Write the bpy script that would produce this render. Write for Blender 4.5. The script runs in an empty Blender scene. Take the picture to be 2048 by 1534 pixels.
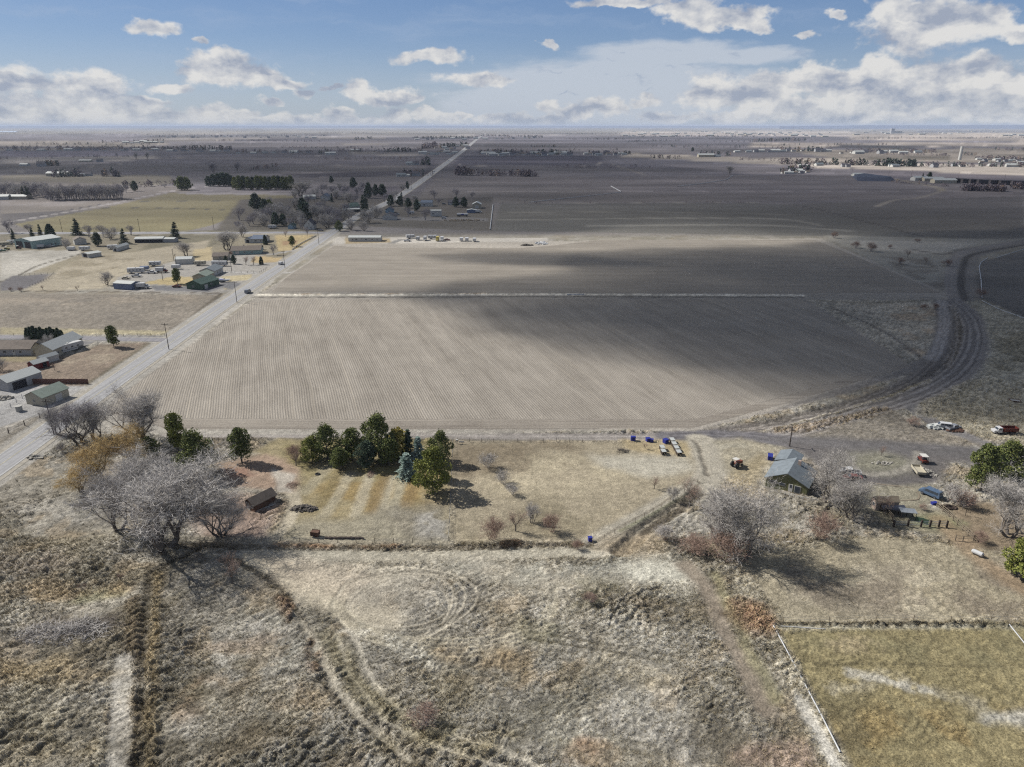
import bpy, bmesh, math, random
import numpy as np
from mathutils import Vector, Matrix
R = math.radians
random.seed(7)
scene = bpy.context.scene
COL = scene.collection

# ------------------------------------------------------------------ camera, sky, sun, exposure
CAM_H = 84.0
FOC = 1400.0
PITCH = math.atan((767 - 252) / FOC)
cam_data = bpy.data.cameras.new('camera')
cam = bpy.data.objects.new('camera', cam_data)
COL.objects.link(cam)
cam.location = (0, 0, CAM_H)
cam.rotation_euler = (math.pi / 2 - PITCH, 0, 0)
cam_data.sensor_width = 36.0
cam_data.lens = 36.0 * FOC / 2048.0
cam_data.clip_start = 1.0
cam_data.clip_end = 120000.0
scene.camera = cam

def at(px, py, z=0.0):
    """the point of the plain (height z) that stands where the photograph's pixel looks"""
    u = (px - 1024) / FOC
    v = (767 - py) / FOC
    dy = math.cos(PITCH) + v * math.sin(PITCH)
    dz = -math.sin(PITCH) + v * math.cos(PITCH)
    t = (z - CAM_H) / dz
    return (u * t, dy * t)

def direction(px, py):
    u = (px - 1024) / FOC
    v = (767 - py) / FOC
    d = Vector((u, math.cos(PITCH) + v * math.sin(PITCH), -math.sin(PITCH) + v * math.cos(PITCH)))
    d.normalize()
    return d

SUN_EL = R(41.0)
SUN_FROM = R(158.0)                       # heading of the sun, measured from +X towards +Y
sun_dir = Vector((math.cos(SUN_FROM) * math.cos(SUN_EL), math.sin(SUN_FROM) * math.cos(SUN_EL), math.sin(SUN_EL)))
sun_data = bpy.data.lights.new('sun', 'SUN')
sun_data.energy = 5.0
sun_data.angle = R(0.6)
sun_data.color = (1.0, 0.955, 0.88)
sun = bpy.data.objects.new('sun', sun_data)
COL.objects.link(sun)
sun.rotation_euler = (-sun_dir).to_track_quat('-Z', 'Y').to_euler()

scene.view_settings.view_transform = 'Standard'
scene.view_settings.look = 'None'
scene.view_settings.exposure = 0.45
scene.view_settings.gamma = 1.0
scene.view_settings.use_curve_mapping = False
scene.render.engine = 'CYCLES'
scene.cycles.max_bounces = 4
scene.cycles.diffuse_bounces = 2
scene.cycles.glossy_bounces = 1
scene.cycles.transmission_bounces = 2
scene.cycles.volume_bounces = 0
scene.cycles.transparent_max_bounces = 8
scene.cycles.use_denoising = False
scene.cycles.sample_clamp_indirect = 4.0
scene.cycles.use_adaptive_sampling = True
scene.cycles.adaptive_threshold = 0.008
scene.cycles.pixel_filter_type = 'BLACKMAN_HARRIS'
scene.cycles.filter_width = 1.25

def lin(c):
    return tuple(((x / 255) / 12.92 if x / 255 <= 0.04045 else ((x / 255 + 0.055) / 1.055) ** 2.4) for x in c)

class NT:
    """small helper to write node trees as expressions"""
    def __init__(s, tree):
        s.t = tree
        s.n = tree.nodes
        s.l = tree.links
    def add(s, kind, **kw):
        n = s.n.new(kind)
        for k, v in kw.items():
            setattr(n, k, v)
        return n
    def put(s, sock, v):
        if isinstance(v, bpy.types.NodeSocket):
            s.l.new(v, sock)
        elif v is not None:
            if sock.type == 'RGBA' and len(v) == 3:
                v = (*v, 1)
            sock.default_value = v
    def m(s, op, a, b=None, c=None, clamp=False):
        n = s.add('ShaderNodeMath', operation=op, use_clamp=clamp)
        for i, v in enumerate((a, b, c)):
            if v is not None:
                s.put(n.inputs[i], v)
        return n.outputs[0]
    def v(s, op, a, b=None, scale=None):
        n = s.add('ShaderNodeVectorMath', operation=op)
        s.put(n.inputs[0], a)
        if b is not None:
            s.put(n.inputs[1], b)
        if scale is not None:
            s.put(n.inputs['Scale'], scale)
        return n.outputs['Value'] if op in ('LENGTH', 'DOT_PRODUCT') else n.outputs['Vector']
    def noise(s, vec, scale, detail=3.0, rough=0.55, dist=0.0, dims='3D'):
        n = s.add('ShaderNodeTexNoise', noise_dimensions=dims)
        s.put(n.inputs['Vector'], vec)
        n.inputs['Scale'].default_value = scale
        n.inputs['Detail'].default_value = detail
        n.inputs['Roughness'].default_value = rough
        n.inputs['Distortion'].default_value = dist
        return n.outputs['Fac']
    def ramp(s, v, a, b, c=0.0, d=1.0, smooth=True):
        n = s.add('ShaderNodeMapRange', interpolation_type='SMOOTHSTEP' if smooth else 'LINEAR')
        s.put(n.inputs[0], v)
        for i, x in enumerate((a, b, c, d)):
            s.put(n.inputs[i + 1], x)
        return n.outputs[0]
    def mix(s, f, a, b, mode='MIX'):
        n = s.add('ShaderNodeMix', data_type='RGBA', blend_type=mode)
        s.put(n.inputs[0], f)
        s.put(n.inputs[6], a)
        s.put(n.inputs[7], b)
        return n.outputs[2]
    def comb(s, x, y, z):
        n = s.add('ShaderNodeCombineXYZ')
        for i, v in enumerate((x, y, z)):
            s.put(n.inputs[i], v)
        return n.outputs[0]
    def sep(s, v):
        n = s.add('ShaderNodeSeparateXYZ')
        s.put(n.inputs[0], v)
        return n.outputs

# ---- the sky: Nishita daylight with fair-weather cumulus
world = bpy.data.worlds.new('World')
scene.world = world
world.use_nodes = True
world.node_tree.nodes.clear()
W = NT(world.node_tree)
sky = W.add('ShaderNodeTexSky', sky_type='NISHITA')
sky.sun_disc = False
sky.sun_elevation = SUN_EL
sky.sun_rotation = math.atan2(sun_dir.x, sun_dir.y)
sky.altitude = 800
sky.air_density = 1.0
sky.dust_density = 0.6
sky.ozone_density = 2.2
tc = W.add('ShaderNodeTexCoord').outputs['Generated']
sx, sy, sz = W.sep(tc)
az = W.m('ARCTAN2', sx, sy)
el = W.m('ARCSINE', sz)
p2 = W.comb(az, W.m('MULTIPLY', el, 1.0), 0.0)
warp_a = W.noise(W.v('MULTIPLY', p2, (1, 1.5, 1)), 18.0, 4, 0.6)
warp_b = W.noise(W.v('ADD', W.v('MULTIPLY', p2, (1, 1.5, 1)), (7.3, 2.1, 0)), 18.0, 4, 0.6)
wx = W.m('MULTIPLY', W.m('SUBTRACT', warp_a, 0.5), 0.055)
wy = W.m('MULTIPLY', W.m('SUBTRACT', warp_b, 0.5), 0.034)
pw = W.v('ADD', p2, W.comb(wx, wy, 0))
# the clouds: bearing and height read off the photograph, (x, y, half width, half height)
CUMULUS = [(305, 60, 50, 20), (403, 82, 14, 8), (440, 122, 66, 24), (470, 148, 105, 26), (560, 165, 60, 14), (612, 184, 24, 12),
           (345, 178, 42, 12), (718, 183, 34, 22), (768, 192, 78, 17), (820, 198, 30, 10), (866, 114, 68, 16), (10, 160, 100, 34),
           (190, 172, 82, 36), (60, 222, 170, 32), (230, 228, 110, 26), (380, 236, 100, 18), (150, 205, 120, 26), (530, 240, 80, 12), (700, 242, 90, 10), (490, 226, 34, 12), (600, 238, 46, 16),
           (800, 234, 34, 20), (895, 240, 40, 14), (990, 238, 34, 14), (1098, 216, 34, 12), (660, 176, 16, 7), (540, 205, 26, 8), (300, 205, 40, 12), (420, 216, 46, 13), (680, 228, 30, 12), (740, 244, 60, 10), (850, 226, 26, 11), (935, 228, 22, 9), (1040, 238, 26, 12), (1150, 228, 40, 14), (150, 240, 160, 18), (1100, 92, 20, 8), (960, 160, 70, 14), (1100, 240, 40, 12), (1205, 214, 54, 22),
           (1290, 206, 30, 14), (1340, 235, 60, 14), (1250, 5, 110, 10), (1375, 24, 72, 22), (1450, 38, 80, 20), (1500, 50, 40, 12),
           (1430, 182, 70, 34), (1530, 178, 80, 32), (1650, 160, 90, 34), (1760, 180, 130, 56), (1760, 140, 50, 30), (1910, 170, 110, 60),
           (1990, 190, 120, 60), (1945, 130, 60, 26), (1600, 218, 120, 28), (1820, 222, 160, 30), (1480, 235, 100, 16), (1850, 52, 130, 54),
           (1790, 30, 60, 36), (1960, 40, 70, 40), (2030, 66, 50, 20), (1660, 28, 20, 8), (1618, 64, 26, 8), (1700, 238, 200, 14), (2010, 236, 80, 16)]
def azel(x, y):
    d = direction(x, y)
    return math.atan2(d.x, d.y), math.asin(d.z)
def blobs(items, pos):
    best = None
    for (x, y, rx, ry) in items:
        a, e = azel(x, y)
        a2, _ = azel(x + rx, y)
        _, e2 = azel(x, y - ry)
        q = W.v('MULTIPLY', W.v('SUBTRACT', pos, (a, e, 0)), (1 / abs(a2 - a), 1 / abs(e2 - e), 0))
        d = W.m('SUBTRACT', 1.0, W.v('LENGTH', q))
        best = d if best is None else W.m('SMOOTH_MAX', best, d, 0.15)
    return best
core = blobs(CUMULUS, pw)
puff_vec = W.v('MULTIPLY', p2, (1, 1.35, 1))
puff = W.noise(puff_vec, 42.0, 6, 0.58)
puff_s = W.noise(W.v('ADD', puff_vec, (0.010, -0.012, 0)), 42.0, 6, 0.58)
dens = W.m('ADD', core, W.m('MULTIPLY', W.m('SUBTRACT', puff, 0.5), 1.5))
mask = W.ramp(dens, -0.27, 0.28)
relief = W.m('MULTIPLY', W.m('SUBTRACT', puff, puff_s), 1.7)
big = W.noise(W.v('MULTIPLY', pw, (1, 2.2, 1)), 16.0, 4, 0.5)
big_s = W.noise(W.v('MULTIPLY', W.v('ADD', pw, (0.010, -0.022, 0)), (1, 2.2, 1)), 16.0, 4, 0.5)
relief = W.m('ADD', relief, W.m('MULTIPLY', W.m('SUBTRACT', big, big_s), 2.6))
light = W.m('ADD', W.m('ADD', 0.58, relief), W.m('MULTIPLY', W.m('SUBTRACT', 0.45, dens), 0.26), clamp=True)
# high thin sheets
VEIL = [(1250, 165, 330, 60), (1330, 110, 210, 34), (1120, 160, 260, 30), (1480, 112, 150, 22), (1060, 205, 220, 45), (1250, 225, 300, 30)]
veil_core = blobs(VEIL, W.v('ADD', p2, W.comb(W.m('MULTIPLY', wx, 1.2), W.m('MULTIPLY', wy, 0.5), 0)))
veil = W.m('MULTIPLY', W.ramp(W.m('ADD', veil_core, W.m('MULTIPLY', W.m('SUBTRACT', W.noise(W.v('MULTIPLY', p2, (1, 5, 1)), 9.0, 5, 0.6), 0.5), 1.0)), -0.12, 0.35), 0.85)
cir = W.noise(W.v('MULTIPLY', W.v('ADD', pw, (3, 1, 0)), (1, 7, 1)), 5.0, 6, 0.62)
cirrus = W.m('MULTIPLY', W.ramp(cir, 0.45, 0.8), 0.42)
low = W.m('MULTIPLY', W.ramp(el, 0.11, 0.0), 0.50)
BG = 0.10
SK = 0.74
def s10(c, k=SK):
    return tuple(x / BG * k for x in lin(c))
nish = W.mix(1.0, sky.outputs[0], (0.50, 0.52, 0.60), 'MULTIPLY')
hue = W.mix(W.ramp(el, 0.0, 0.22), s10((146, 171, 200)), s10((99, 135, 185)))
base = W.mix(0.55, nish, hue)
base = W.mix(cirrus, base, s10((168, 184, 208)))
base = W.mix(low, base, s10((190, 197, 205)))
veil_col = W.mix(W.ramp(W.noise(W.v('MULTIPLY', pw, (1, 4, 1)), 20.0, 4), 0.58, 0.80), s10((193, 201, 212)), s10((150, 164, 187)))
base = W.mix(veil, base, veil_col)
ccol = W.mix(light, s10((158, 167, 184)), s10((224, 223, 221)))
fade = W.ramp(el, 0.0, 0.05, 0.80, 1.0)
final = W.mix(W.m('MULTIPLY', W.m('MULTIPLY', mask, fade), 0.96), base, ccol)
# broken cloud goes on overhead and all round, beyond the frame too, added and dimmed to tune the ambient light
over = W.noise(W.v('MULTIPLY', W.v('DIVIDE', tc, W.comb(W.m('ADD', sz, 0.12), W.m('ADD', sz, 0.12), 1.0)), (1, 1, 0)), 1.1, 5, 0.6)
inframe = W.m('MULTIPLY', W.ramp(W.m('ABSOLUTE', az), 0.62, 0.85, 1.0, 0.0), W.ramp(el, 0.17, 0.30, 1.0, 0.0))
over_m = W.m('MULTIPLY', W.ramp(over, 0.42, 0.62), W.m('SUBTRACT', 0.9, inframe, clamp=True))
final = W.mix(W.m('MULTIPLY', W.ramp(el, 0.17, 0.5), 0.35), final, (0.02 / BG, 0.035 / BG, 0.07 / BG))
final = W.mix(over_m, final, W.mix(W.ramp(over, 0.5, 0.75), s10((224, 222, 218), 0.42), s10((176, 180, 188), 0.42)))
final = W.mix(W.ramp(el, -0.02, 0.012, 0.9, 0.0), final, s10((196, 203, 208)))
bgn = W.add('ShaderNodeBackground')
bgn.inputs['Strength'].default_value = BG
W.l.new(final, bgn.inputs['Color'])
wo = W.add('ShaderNodeOutputWorld')
W.l.new(bgn.outputs[0], wo.inputs['Surface'])

# ------------------------------------------------------------------ helpers: tags, materials, meshes
def tag(o, label=None, cat=None, group=None, kind=None):
    if label: o['label'] = label
    if cat: o['category'] = cat
    if group: o['group'] = group
    if kind: o['kind'] = kind
    return o

def mesh_obj(name, verts, faces, mat=None, parent=None, smooth=False, mats=None, fmat=None):
    me = bpy.data.meshes.new(name)
    me.from_pydata(verts, [], faces)
    for m_ in (mats or ([mat] if mat else [])):
        me.materials.append(m_)
    if fmat is not None:
        me.polygons.foreach_set('material_index', fmat)
    if smooth:
        me.polygons.foreach_set('use_smooth', [True] * len(me.polygons))
    me.update()
    o = bpy.data.objects.new(name, me)
    COL.objects.link(o)
    if parent:
        o.parent = parent
    return o

def empty(name, loc=(0, 0, 0), rz=0.0):
    o = bpy.data.objects.new(name, None)
    o.empty_display_size = 0.5
    COL.objects.link(o)
    o.location = loc
    o.rotation_euler = (0, 0, rz)
    return o

def copy_tree(o, parent=None):
    c = o.copy()
    COL.objects.link(c)
    if parent:
        c.parent = parent
    for ch in o.children:
        copy_tree(ch, c)
    return c

def material(name, rgb, rough=0.8, var=0.12, scale=1.2, spec=0.3, metal=0.0, bump=0.0, streak=None, tint=None, dirt=0.0):
    """a procedural surface: colour with mottling, streaks, grime and fine relief"""
    m = bpy.data.materials.new(name)
    m.use_nodes = True
    t = NT(m.node_tree)
    b = m.node_tree.nodes['Principled BSDF']
    co = t.add('ShaderNodeTexCoord').outputs['Object']
    if streak:
        co2 = t.v('MULTIPLY', co, streak)
    else:
        co2 = co
    n1 = t.noise(co2, scale, 4, 0.6)
    f = t.ramp(n1, 0.25, 0.75, 1 - var, 1 + var)
    c = lin(rgb) if max(rgb) > 1.01 else rgb
    col = t.v('SCALE', tuple(c), scale=f)
    if tint:
        col = t.mix(t.ramp(t.noise(co, scale * 0.45 + 0.1, 3), 0.4, 0.7), col, lin(tint))
    if dirt:
        col = t.mix(t.m('MULTIPLY', t.ramp(t.noise(co2, scale * 2.3, 5, 0.7), 0.5, 0.75), dirt), col, lin((88, 80, 70)))
    t.put(b.inputs['Base Color'], col)
    b.inputs['Roughness'].default_value = rough
    b.inputs['Specular IOR Level'].default_value = spec
    b.inputs['Metallic'].default_value = metal
    if bump:
        bn = t.add('ShaderNodeBump')
        bn.inputs['Strength'].default_value = min(1.0, bump)
        bn.inputs['Distance'].default_value = 0.05
        t.put(bn.inputs['Height'], t.noise(co2, scale * 6, 4))
        t.put(b.inputs['Normal'], bn.outputs[0])
    return m

# value noise on a lattice, for the terrain
_tab = {}
def vn(x, y, seed=0):
    if seed not in _tab:
        _tab[seed] = np.random.RandomState(seed + 11).rand(256, 256).astype(np.float32)
    T = _tab[seed]
    xf = np.floor(x); yf = np.floor(y)
    xi = xf.astype(np.int64) & 255; yi = yf.astype(np.int64) & 255
    u = (x - xf); v = (y - yf)
    u = u * u * (3 - 2 * u); v = v * v * (3 - 2 * v)
    x1 = (xi + 1) & 255; y1 = (yi + 1) & 255
    a = T[xi, yi] * (1 - u) + T[x1, yi] * u
    b = T[xi, y1] * (1 - u) + T[x1, y1] * u
    return a * (1 - v) + b * v
def fbm(x, y, wl, octaves=4, seed=0, gain=0.5):
    s = 0; a = 1.0; tot = 0
    ca, sa = math.cos(0.6), math.sin(0.6)
    X, Y = x / wl, y / wl
    for i in range(octaves):
        s = s + a * vn(X, Y, seed + i)
        tot += a
        a *= gain
        X, Y = (X * ca - Y * sa) * 2.03 + 13.7, (X * sa + Y * ca) * 2.03 + 5.1
    return s / tot
def worley(x, y, cell, seed=0):
    rs = np.random.RandomState(seed + 91)
    T1 = rs.rand(128, 128).astype(np.float32); T2 = rs.rand(128, 128).astype(np.float32)
    X = x / cell; Y = y / cell
    xi = np.floor(X).astype(np.int64); yi = np.floor(Y).astype(np.int64)
    f1 = np.full(x.shape, 9.0); f2 = np.full(x.shape, 9.0)
    for dx in (-1, 0, 1):
        for dy in (-1, 0, 1):
            cx, cy = xi + dx, yi + dy
            d = np.hypot(cx + T1[cx & 127, cy & 127] - X, cy + T2[cx & 127, cy & 127] - Y)
            f2 = np.minimum(f2, np.maximum(f1, d))
            f1 = np.minimum(f1, d)
    return f1, f2
def sstep(a, b, x):
    t = np.clip((x - a) / (b - a), 0, 1)
    return t * t * (3 - 2 * t)
def seg_dist(X, Y, pts):
    d = np.full(X.shape, 1e9); side = np.zeros(X.shape); along = np.zeros(X.shape); acc = 0
    for (x0, y0), (x1, y1) in zip(pts[:-1], pts[1:]):
        vx, vy = x1 - x0, y1 - y0
        L = math.hypot(vx, vy) + 1e-9
        t = np.clip(((X - x0) * vx + (Y - y0) * vy) / (L * L), 0, 1)
        dd = np.hypot(X - x0 - t * vx, Y - y0 - t * vy)
        k = dd < d
        s = ((X - x0) * vy - (Y - y0) * vx) / L
        side = np.where(k, s, side); along = np.where(k, acc + t * L, along)
        d = np.minimum(d, dd)
        acc += L
    return d, side, along
def in_poly(X, Y, pts):
    c = np.zeros(X.shape, bool)
    n = len(pts)
    for i in range(n):
        x0, y0 = pts[i]; x1, y1 = pts[(i + 1) % n]
        if y0 == y1: continue
        k = ((y0 > Y) != (y1 > Y)) & (X < (x1 - x0) * (Y - y0) / (y1 - y0) + x0)
        c ^= k
    return c
def curve(pts, n=8):
    """a smooth line through the given points"""
    out = []
    P_ = [pts[0]] + list(pts) + [pts[-1]]
    for i in range(1, len(P_) - 2):
        p0, p1, p2_, p3 = (np.array(P_[j], float) for j in (i - 1, i, i + 1, i + 2))
        for k in range(n):
            t = k / n
            out.append(tuple(0.5 * ((2 * p1) + (-p0 + p2_) * t + (2 * p0 - 5 * p1 + 4 * p2_ - p3) * t * t + (-p0 + 3 * p1 - 3 * p2_ + p3) * t ** 3)))
    out.append(tuple(pts[-1]))
    return out
# ------------------------------------------------------------------ the ground: one sheet out to the horizon
KA = 0.58
def alb(c):
    return np.array(lin(c), np.float32) * KA

rows = [3.0, 15.0, 30.0, 45.0, 58.0]
r_ = 66.0
while r_ < 70000:
    rows.append(r_)
    step = (r_ * r_ + CAM_H ** 2) / (CAM_H * 700.0)
    r_ += step * (0.78 if r_ < 230 else (1.0 if r_ < 1500 else 1.5))
rows = np.array(rows)
azs = np.concatenate([np.linspace(R(-180), R(-62), 24, endpoint=False), np.linspace(R(-62), R(-46.5), 40, endpoint=False),
                      np.linspace(R(-46.5), R(46.5), 880, endpoint=False), np.linspace(R(46.5), R(62), 40, endpoint=False),
                      np.linspace(R(62), R(180), 25)])
RR, AA = np.meshgrid(rows, azs, indexing='ij')
NR, NA = RR.shape
GX = (RR * np.sin(AA)).ravel(); GY = (RR * np.cos(AA)).ravel()
GR = RR.ravel()
N_ = GX.size
col = np.zeros((N_, 3), np.float32)
rough = np.full(N_, 1.0, np.float32)      # height of the tufts
dz = np.zeros(N_, np.float32)

def blend(idx, c, a):
    col[idx] = col[idx] * (1 - a[:, None]) + c * a[:, None]
def subset(pts, pad):
    xs = [p[0] for p in pts]; ys = [p[1] for p in pts]
    k = (GX > min(xs) - pad) & (GX < max(xs) + pad) & (GY > min(ys) - pad) & (GY < max(ys) + pad)
    return np.nonzero(k)[0]
def spot(idx, wl, seed, lo=0.35, hi=0.65):
    return sstep(lo, hi, fbm(GX[idx], GY[idx], wl, 4, seed))
_seed = [50]
def poly(px, c, feather=1.0, amt=1.0, wob=0.0, r=None, z=None, patch=None, world_pts=False):
    """paint a patch of ground; px are points of the outline"""
    pts = px if world_pts else [at(*p) for p in px]
    idx = subset(pts, feather + wob)
    if idx.size == 0: return
    x, y = GX[idx], GY[idx]
    _seed[0] += 3
    if wob:
        x = x + (fbm(x, y, wob * 5, 4, _seed[0]) - 0.5) * 3 * wob
        y = y + (fbm(x + 99, y, wob * 5, 4, _seed[0] + 1) - 0.5) * 3 * wob
    d, _, _ = seg_dist(x, y, pts + [pts[0]])
    ins = in_poly(x, y, pts)
    sd = np.where(ins, d, -d)
    a = sstep(-feather, feather, sd) * amt
    if patch:
        a = a * spot(idx, patch[0], _seed[0] + 2, patch[1], patch[2])
    if c is not None:
        blend(idx, alb(c), a.astype(np.float32))
    if r is not None:
        rough[idx] = rough[idx] * (1 - a) + r * a
    if z is not None:
        dz[idx] = dz[idx] + z * a
def stroke(px, w, c, amt=1.0, soft=0.5, r=None, z=None, patch=None, wob=0.0, world_pts=False, smooth=True, both=0.0):
    """paint a line of ground w metres wide; both > 0 paints two wheel lines that far apart"""
    pts = px if world_pts else [at(*p) for p in px]
    if smooth and len(pts) > 2: pts = curve(pts, 6)
    idx = subset(pts, w + soft + wob + both)
    if idx.size == 0: return
    x, y = GX[idx], GY[idx]
    _seed[0] += 3
    if wob:
        x = x + (fbm(x, y, wob * 6, 3, _seed[0]) - 0.5) * 3 * wob
        y = y + (fbm(x + 99, y, wob * 6, 3, _seed[0] + 1) - 0.5) * 3 * wob
    d, _, al = seg_dist(x, y, pts)
    if both:
        d = np.abs(d - both / 2)
    a = (1 - sstep(w / 2 - soft * 0.5, w / 2 + soft, d)) * amt
    if patch:
        a = a * spot(idx, patch[0], _seed[0] + 2, patch[1], patch[2])
    if c is not None:
        blend(idx, alb(c), a.astype(np.float32))
    if r is not None:
        rough[idx] = rough[idx] * (1 - a) + r * a
    if z is not None:
        dz[idx] = dz[idx] + z * a
def blob(x, y, rx, ry, c, amt=1.0, wob=1.5, r=None, z=None, patch=None, rot=0.0, feather=None):
    cx, cy = at(x, y)
    pts = []
    for k in range(20):
        t = k / 20 * 2 * math.pi
        u, v = rx * math.cos(t), ry * math.sin(t)
        pts.append((cx + u * math.cos(rot) - v * math.sin(rot), cy + u * math.sin(rot) + v * math.cos(rot)))
    poly(pts, c, feather or max(1.0, min(rx, ry) * 0.6), amt, wob, r, z, patch, world_pts=True)

allidx = np.arange(N_)
# base: dry grass and pale soil, mottled
n1 = fbm(GX, GY, 60, 5, 1); n2 = fbm(GX, GY, 9, 5, 2); n3 = fbm(GX, GY, 2.0, 4, 3)
col[:] = alb((168, 160, 142))
blend(allidx, alb((140, 132, 108)), (sstep(0.42, 0.62, n2) * 0.55).astype(np.float32))
blend(allidx, alb((182, 176, 162)), (sstep(0.5, 0.66, n1) * 0.5).astype(np.float32))
blend(allidx, alb((164, 148, 112)), (sstep(0.55, 0.75, fbm(GX, GY, 14, 5, 8)) * 0.55).astype(np.float32))
far = GR > 900
# the far plain: a patchwork of quarter-mile fields
fx = np.floor((GX + 140) / 402.0); fy = np.floor((GY - 190) / 402.0)
gx = fx + np.where(vn(fx * 0.37 + 3.1, fy * 0.71 + 9.2, 31) > 0.5, 0, 0)
h1 = vn(np.floor(fx / 2) * 7.31 + 0.5, fy * 3.77 + 0.5, 32)
pal = [(150, 142, 134), (128, 122, 122), (178, 165, 138), (196, 182, 150), (138, 128, 120), (160, 150, 122), (120, 114, 116), (186, 174, 150)]
pi = np.clip((h1 * 16).astype(int) % 8, 0, 7)
palc = np.array([alb(c) for c in pal])
amt = sstep(700, 1100, GR)[:, None].astype(np.float32)
col[:] = col * (1 - amt) + palc[pi] * amt
nf = fbm(GX * 0.3, GY, 160, 4, 35)
col *= (0.86 + 0.28 * nf)[:, None].astype(np.float32)
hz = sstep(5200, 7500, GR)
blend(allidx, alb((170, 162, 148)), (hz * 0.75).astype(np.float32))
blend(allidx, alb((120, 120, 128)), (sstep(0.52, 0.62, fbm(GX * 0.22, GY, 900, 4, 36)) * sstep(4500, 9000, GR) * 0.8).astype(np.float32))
rough[:] = np.where(GR > 420, 0.0, rough)
_n = GR < 260
_nk = np.nonzero(_n)[0]
blend(_nk, alb((118, 108, 90)), (sstep(0.50, 0.60, fbm(GX[_nk], GY[_nk], 16, 5, 201)) * 0.38).astype(np.float32))
blend(_nk, alb((206, 202, 190)), (sstep(0.52, 0.62, fbm(GX[_nk], GY[_nk], 11, 5, 211)) * 0.26).astype(np.float32))
blend(_nk, alb((186, 160, 116)), (sstep(0.57, 0.66, fbm(GX[_nk], GY[_nk], 6, 5, 221)) * 0.42).astype(np.float32))
rough[_nk] *= (0.55 + 0.85 * sstep(0.35, 0.65, fbm(GX[_nk], GY[_nk], 20, 4, 231))).astype(np.float32)

# ---- bands of the middle and far distance (outline in the photograph, colour in full sun, some cloud shade and sunlit bands worked in)
SOIL = (156, 147, 143); SOIL_D = (128, 120, 120); TAN = (188, 174, 142); GRASSY = (160, 148, 116); PALE = (196, 184, 158)
poly([(0, 470), (0, 300), (900, 300), (950, 272), (2048, 272), (2048, 470)], (150, 142, 138), 20)
poly([(-60, 268), (640, 270), (940, 272), (960, 266), (2100, 262), (2100, 255.5), (-60, 255.5)], (176, 166, 142), 60)
poly([(0, 268), (280, 266), (300, 283), (0, 282)], SOIL, 60)
poly([(0, 283), (260, 284), (300, 293), (0, 294)], TAN, 40)
poly([(0, 302), (350, 303), (330, 311), (0, 314)], (150, 140, 150), 20)
poly([(0, 317), (330, 312), (330, 322), (0, 327)], PALE, 20)
poly([(0, 328), (240, 318), (0, 345)], (150, 140, 134), 20)
poly([(0, 346), (240, 322), (330, 316), (660, 330), (640, 345), (330, 350), (0, 348)], SOIL_D, 15)
poly([(0, 350), (340, 350), (352, 366), (300, 372), (0, 362)], (172, 160, 122), 8)
poly([(300, 305), (660, 308), (880, 320), (860, 336), (640, 328), (330, 326)], SOIL_D, 15)
poly([(330, 282), (940, 284), (930, 296), (660, 300), (350, 300)], (158, 150, 144), 20)
poly([(680, 287), (780, 287), (780, 291), (690, 291)], PALE, 20)
poly([(700, 303), (840, 306), (840, 313), (700, 309)], PALE, 12)
poly([(560, 333), (860, 330), (850, 343), (560, 347)], (162, 152, 142), 8)
poly([(560, 348), (850, 340), (880, 348), (640, 357)], (118, 108, 112), 6)
poly([(560, 357), (860, 350), (830, 378), (640, 372)], (160, 150, 138), 6)
poly([(660, 374), (800, 372), (780, 392), (700, 392)], (140, 130, 130), 6)
poly([(925, 310), (1200, 312), (1210, 330), (905, 330)], (120, 112, 118), 10)
poly([(905, 331), (1215, 328), (1185, 336), (895, 338)], (140, 132, 128), 8)
poly([(890, 340), (1290, 336), (1480, 352), (870, 354)], (160, 152, 146), 8)
poly([(870, 354), (1480, 351), (1700, 352), (2048, 372), (2048, 395), (1800, 400), (1500, 402), (1080, 407), (830, 404)], (160, 150, 140), 5)
poly([(870, 356), (1210, 380), (1060, 405), (830, 402)], (168, 158, 142), 5, 0.7)
poly([(1000, 407), (1500, 406), (1600, 410), (1850, 474), (1660, 472), (985, 462)], (132, 128, 118), 3)  # dark tone carries cloud shade put into the soil colour
poly([(1560, 408), (2048, 392), (2048, 482), (1850, 474)], (134, 128, 118), 4)  # cloud shade put into this soil's colour as well
poly([(1220, 318), (1540, 322), (1700, 330), (1860, 345), (1480, 352), (1240, 332)], (160, 152, 148), 10)
poly([(1250, 306), (1500, 316), (1750, 318), (1740, 326), (1560, 330), (1240, 314)], (210, 194, 156), 10)
poly([(1560, 331), (1760, 326), (2100, 331), (2100, 351), (1850, 347)], (226, 210, 172), 6)
poly([(1700, 336), (2048, 352), (2048, 372), (1800, 360)], (150, 140, 138), 6)
poly([(1100, 296), (1500, 298), (1500, 306), (1250, 305), (1100, 304)], (158, 150, 142), 12)
poly([(1500, 286), (2100, 284), (2100, 292), (1500, 296)], (214, 196, 160), 20)
poly([(1680, 291), (1880, 290), (1820, 297), (1640, 296)], (112, 106, 100), 15)
poly([(1560, 300), (2100, 296), (2100, 326), (1700, 322)], (196, 180, 144), 15)
poly([(1740, 315), (1900, 312), (1900, 320), (1720, 321)], (158, 146, 112), 8)
poly([(960, 276), (1500, 278), (1500, 288), (1000, 286)], (140, 134, 134), 30)
poly([(1240, 262), (1700, 262), (1720, 272), (1240, 270)], (216, 200, 172), 60)
poly([(1700, 268), (2100, 264), (2100, 282), (1700, 280)], (212, 194, 158), 40)
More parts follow.
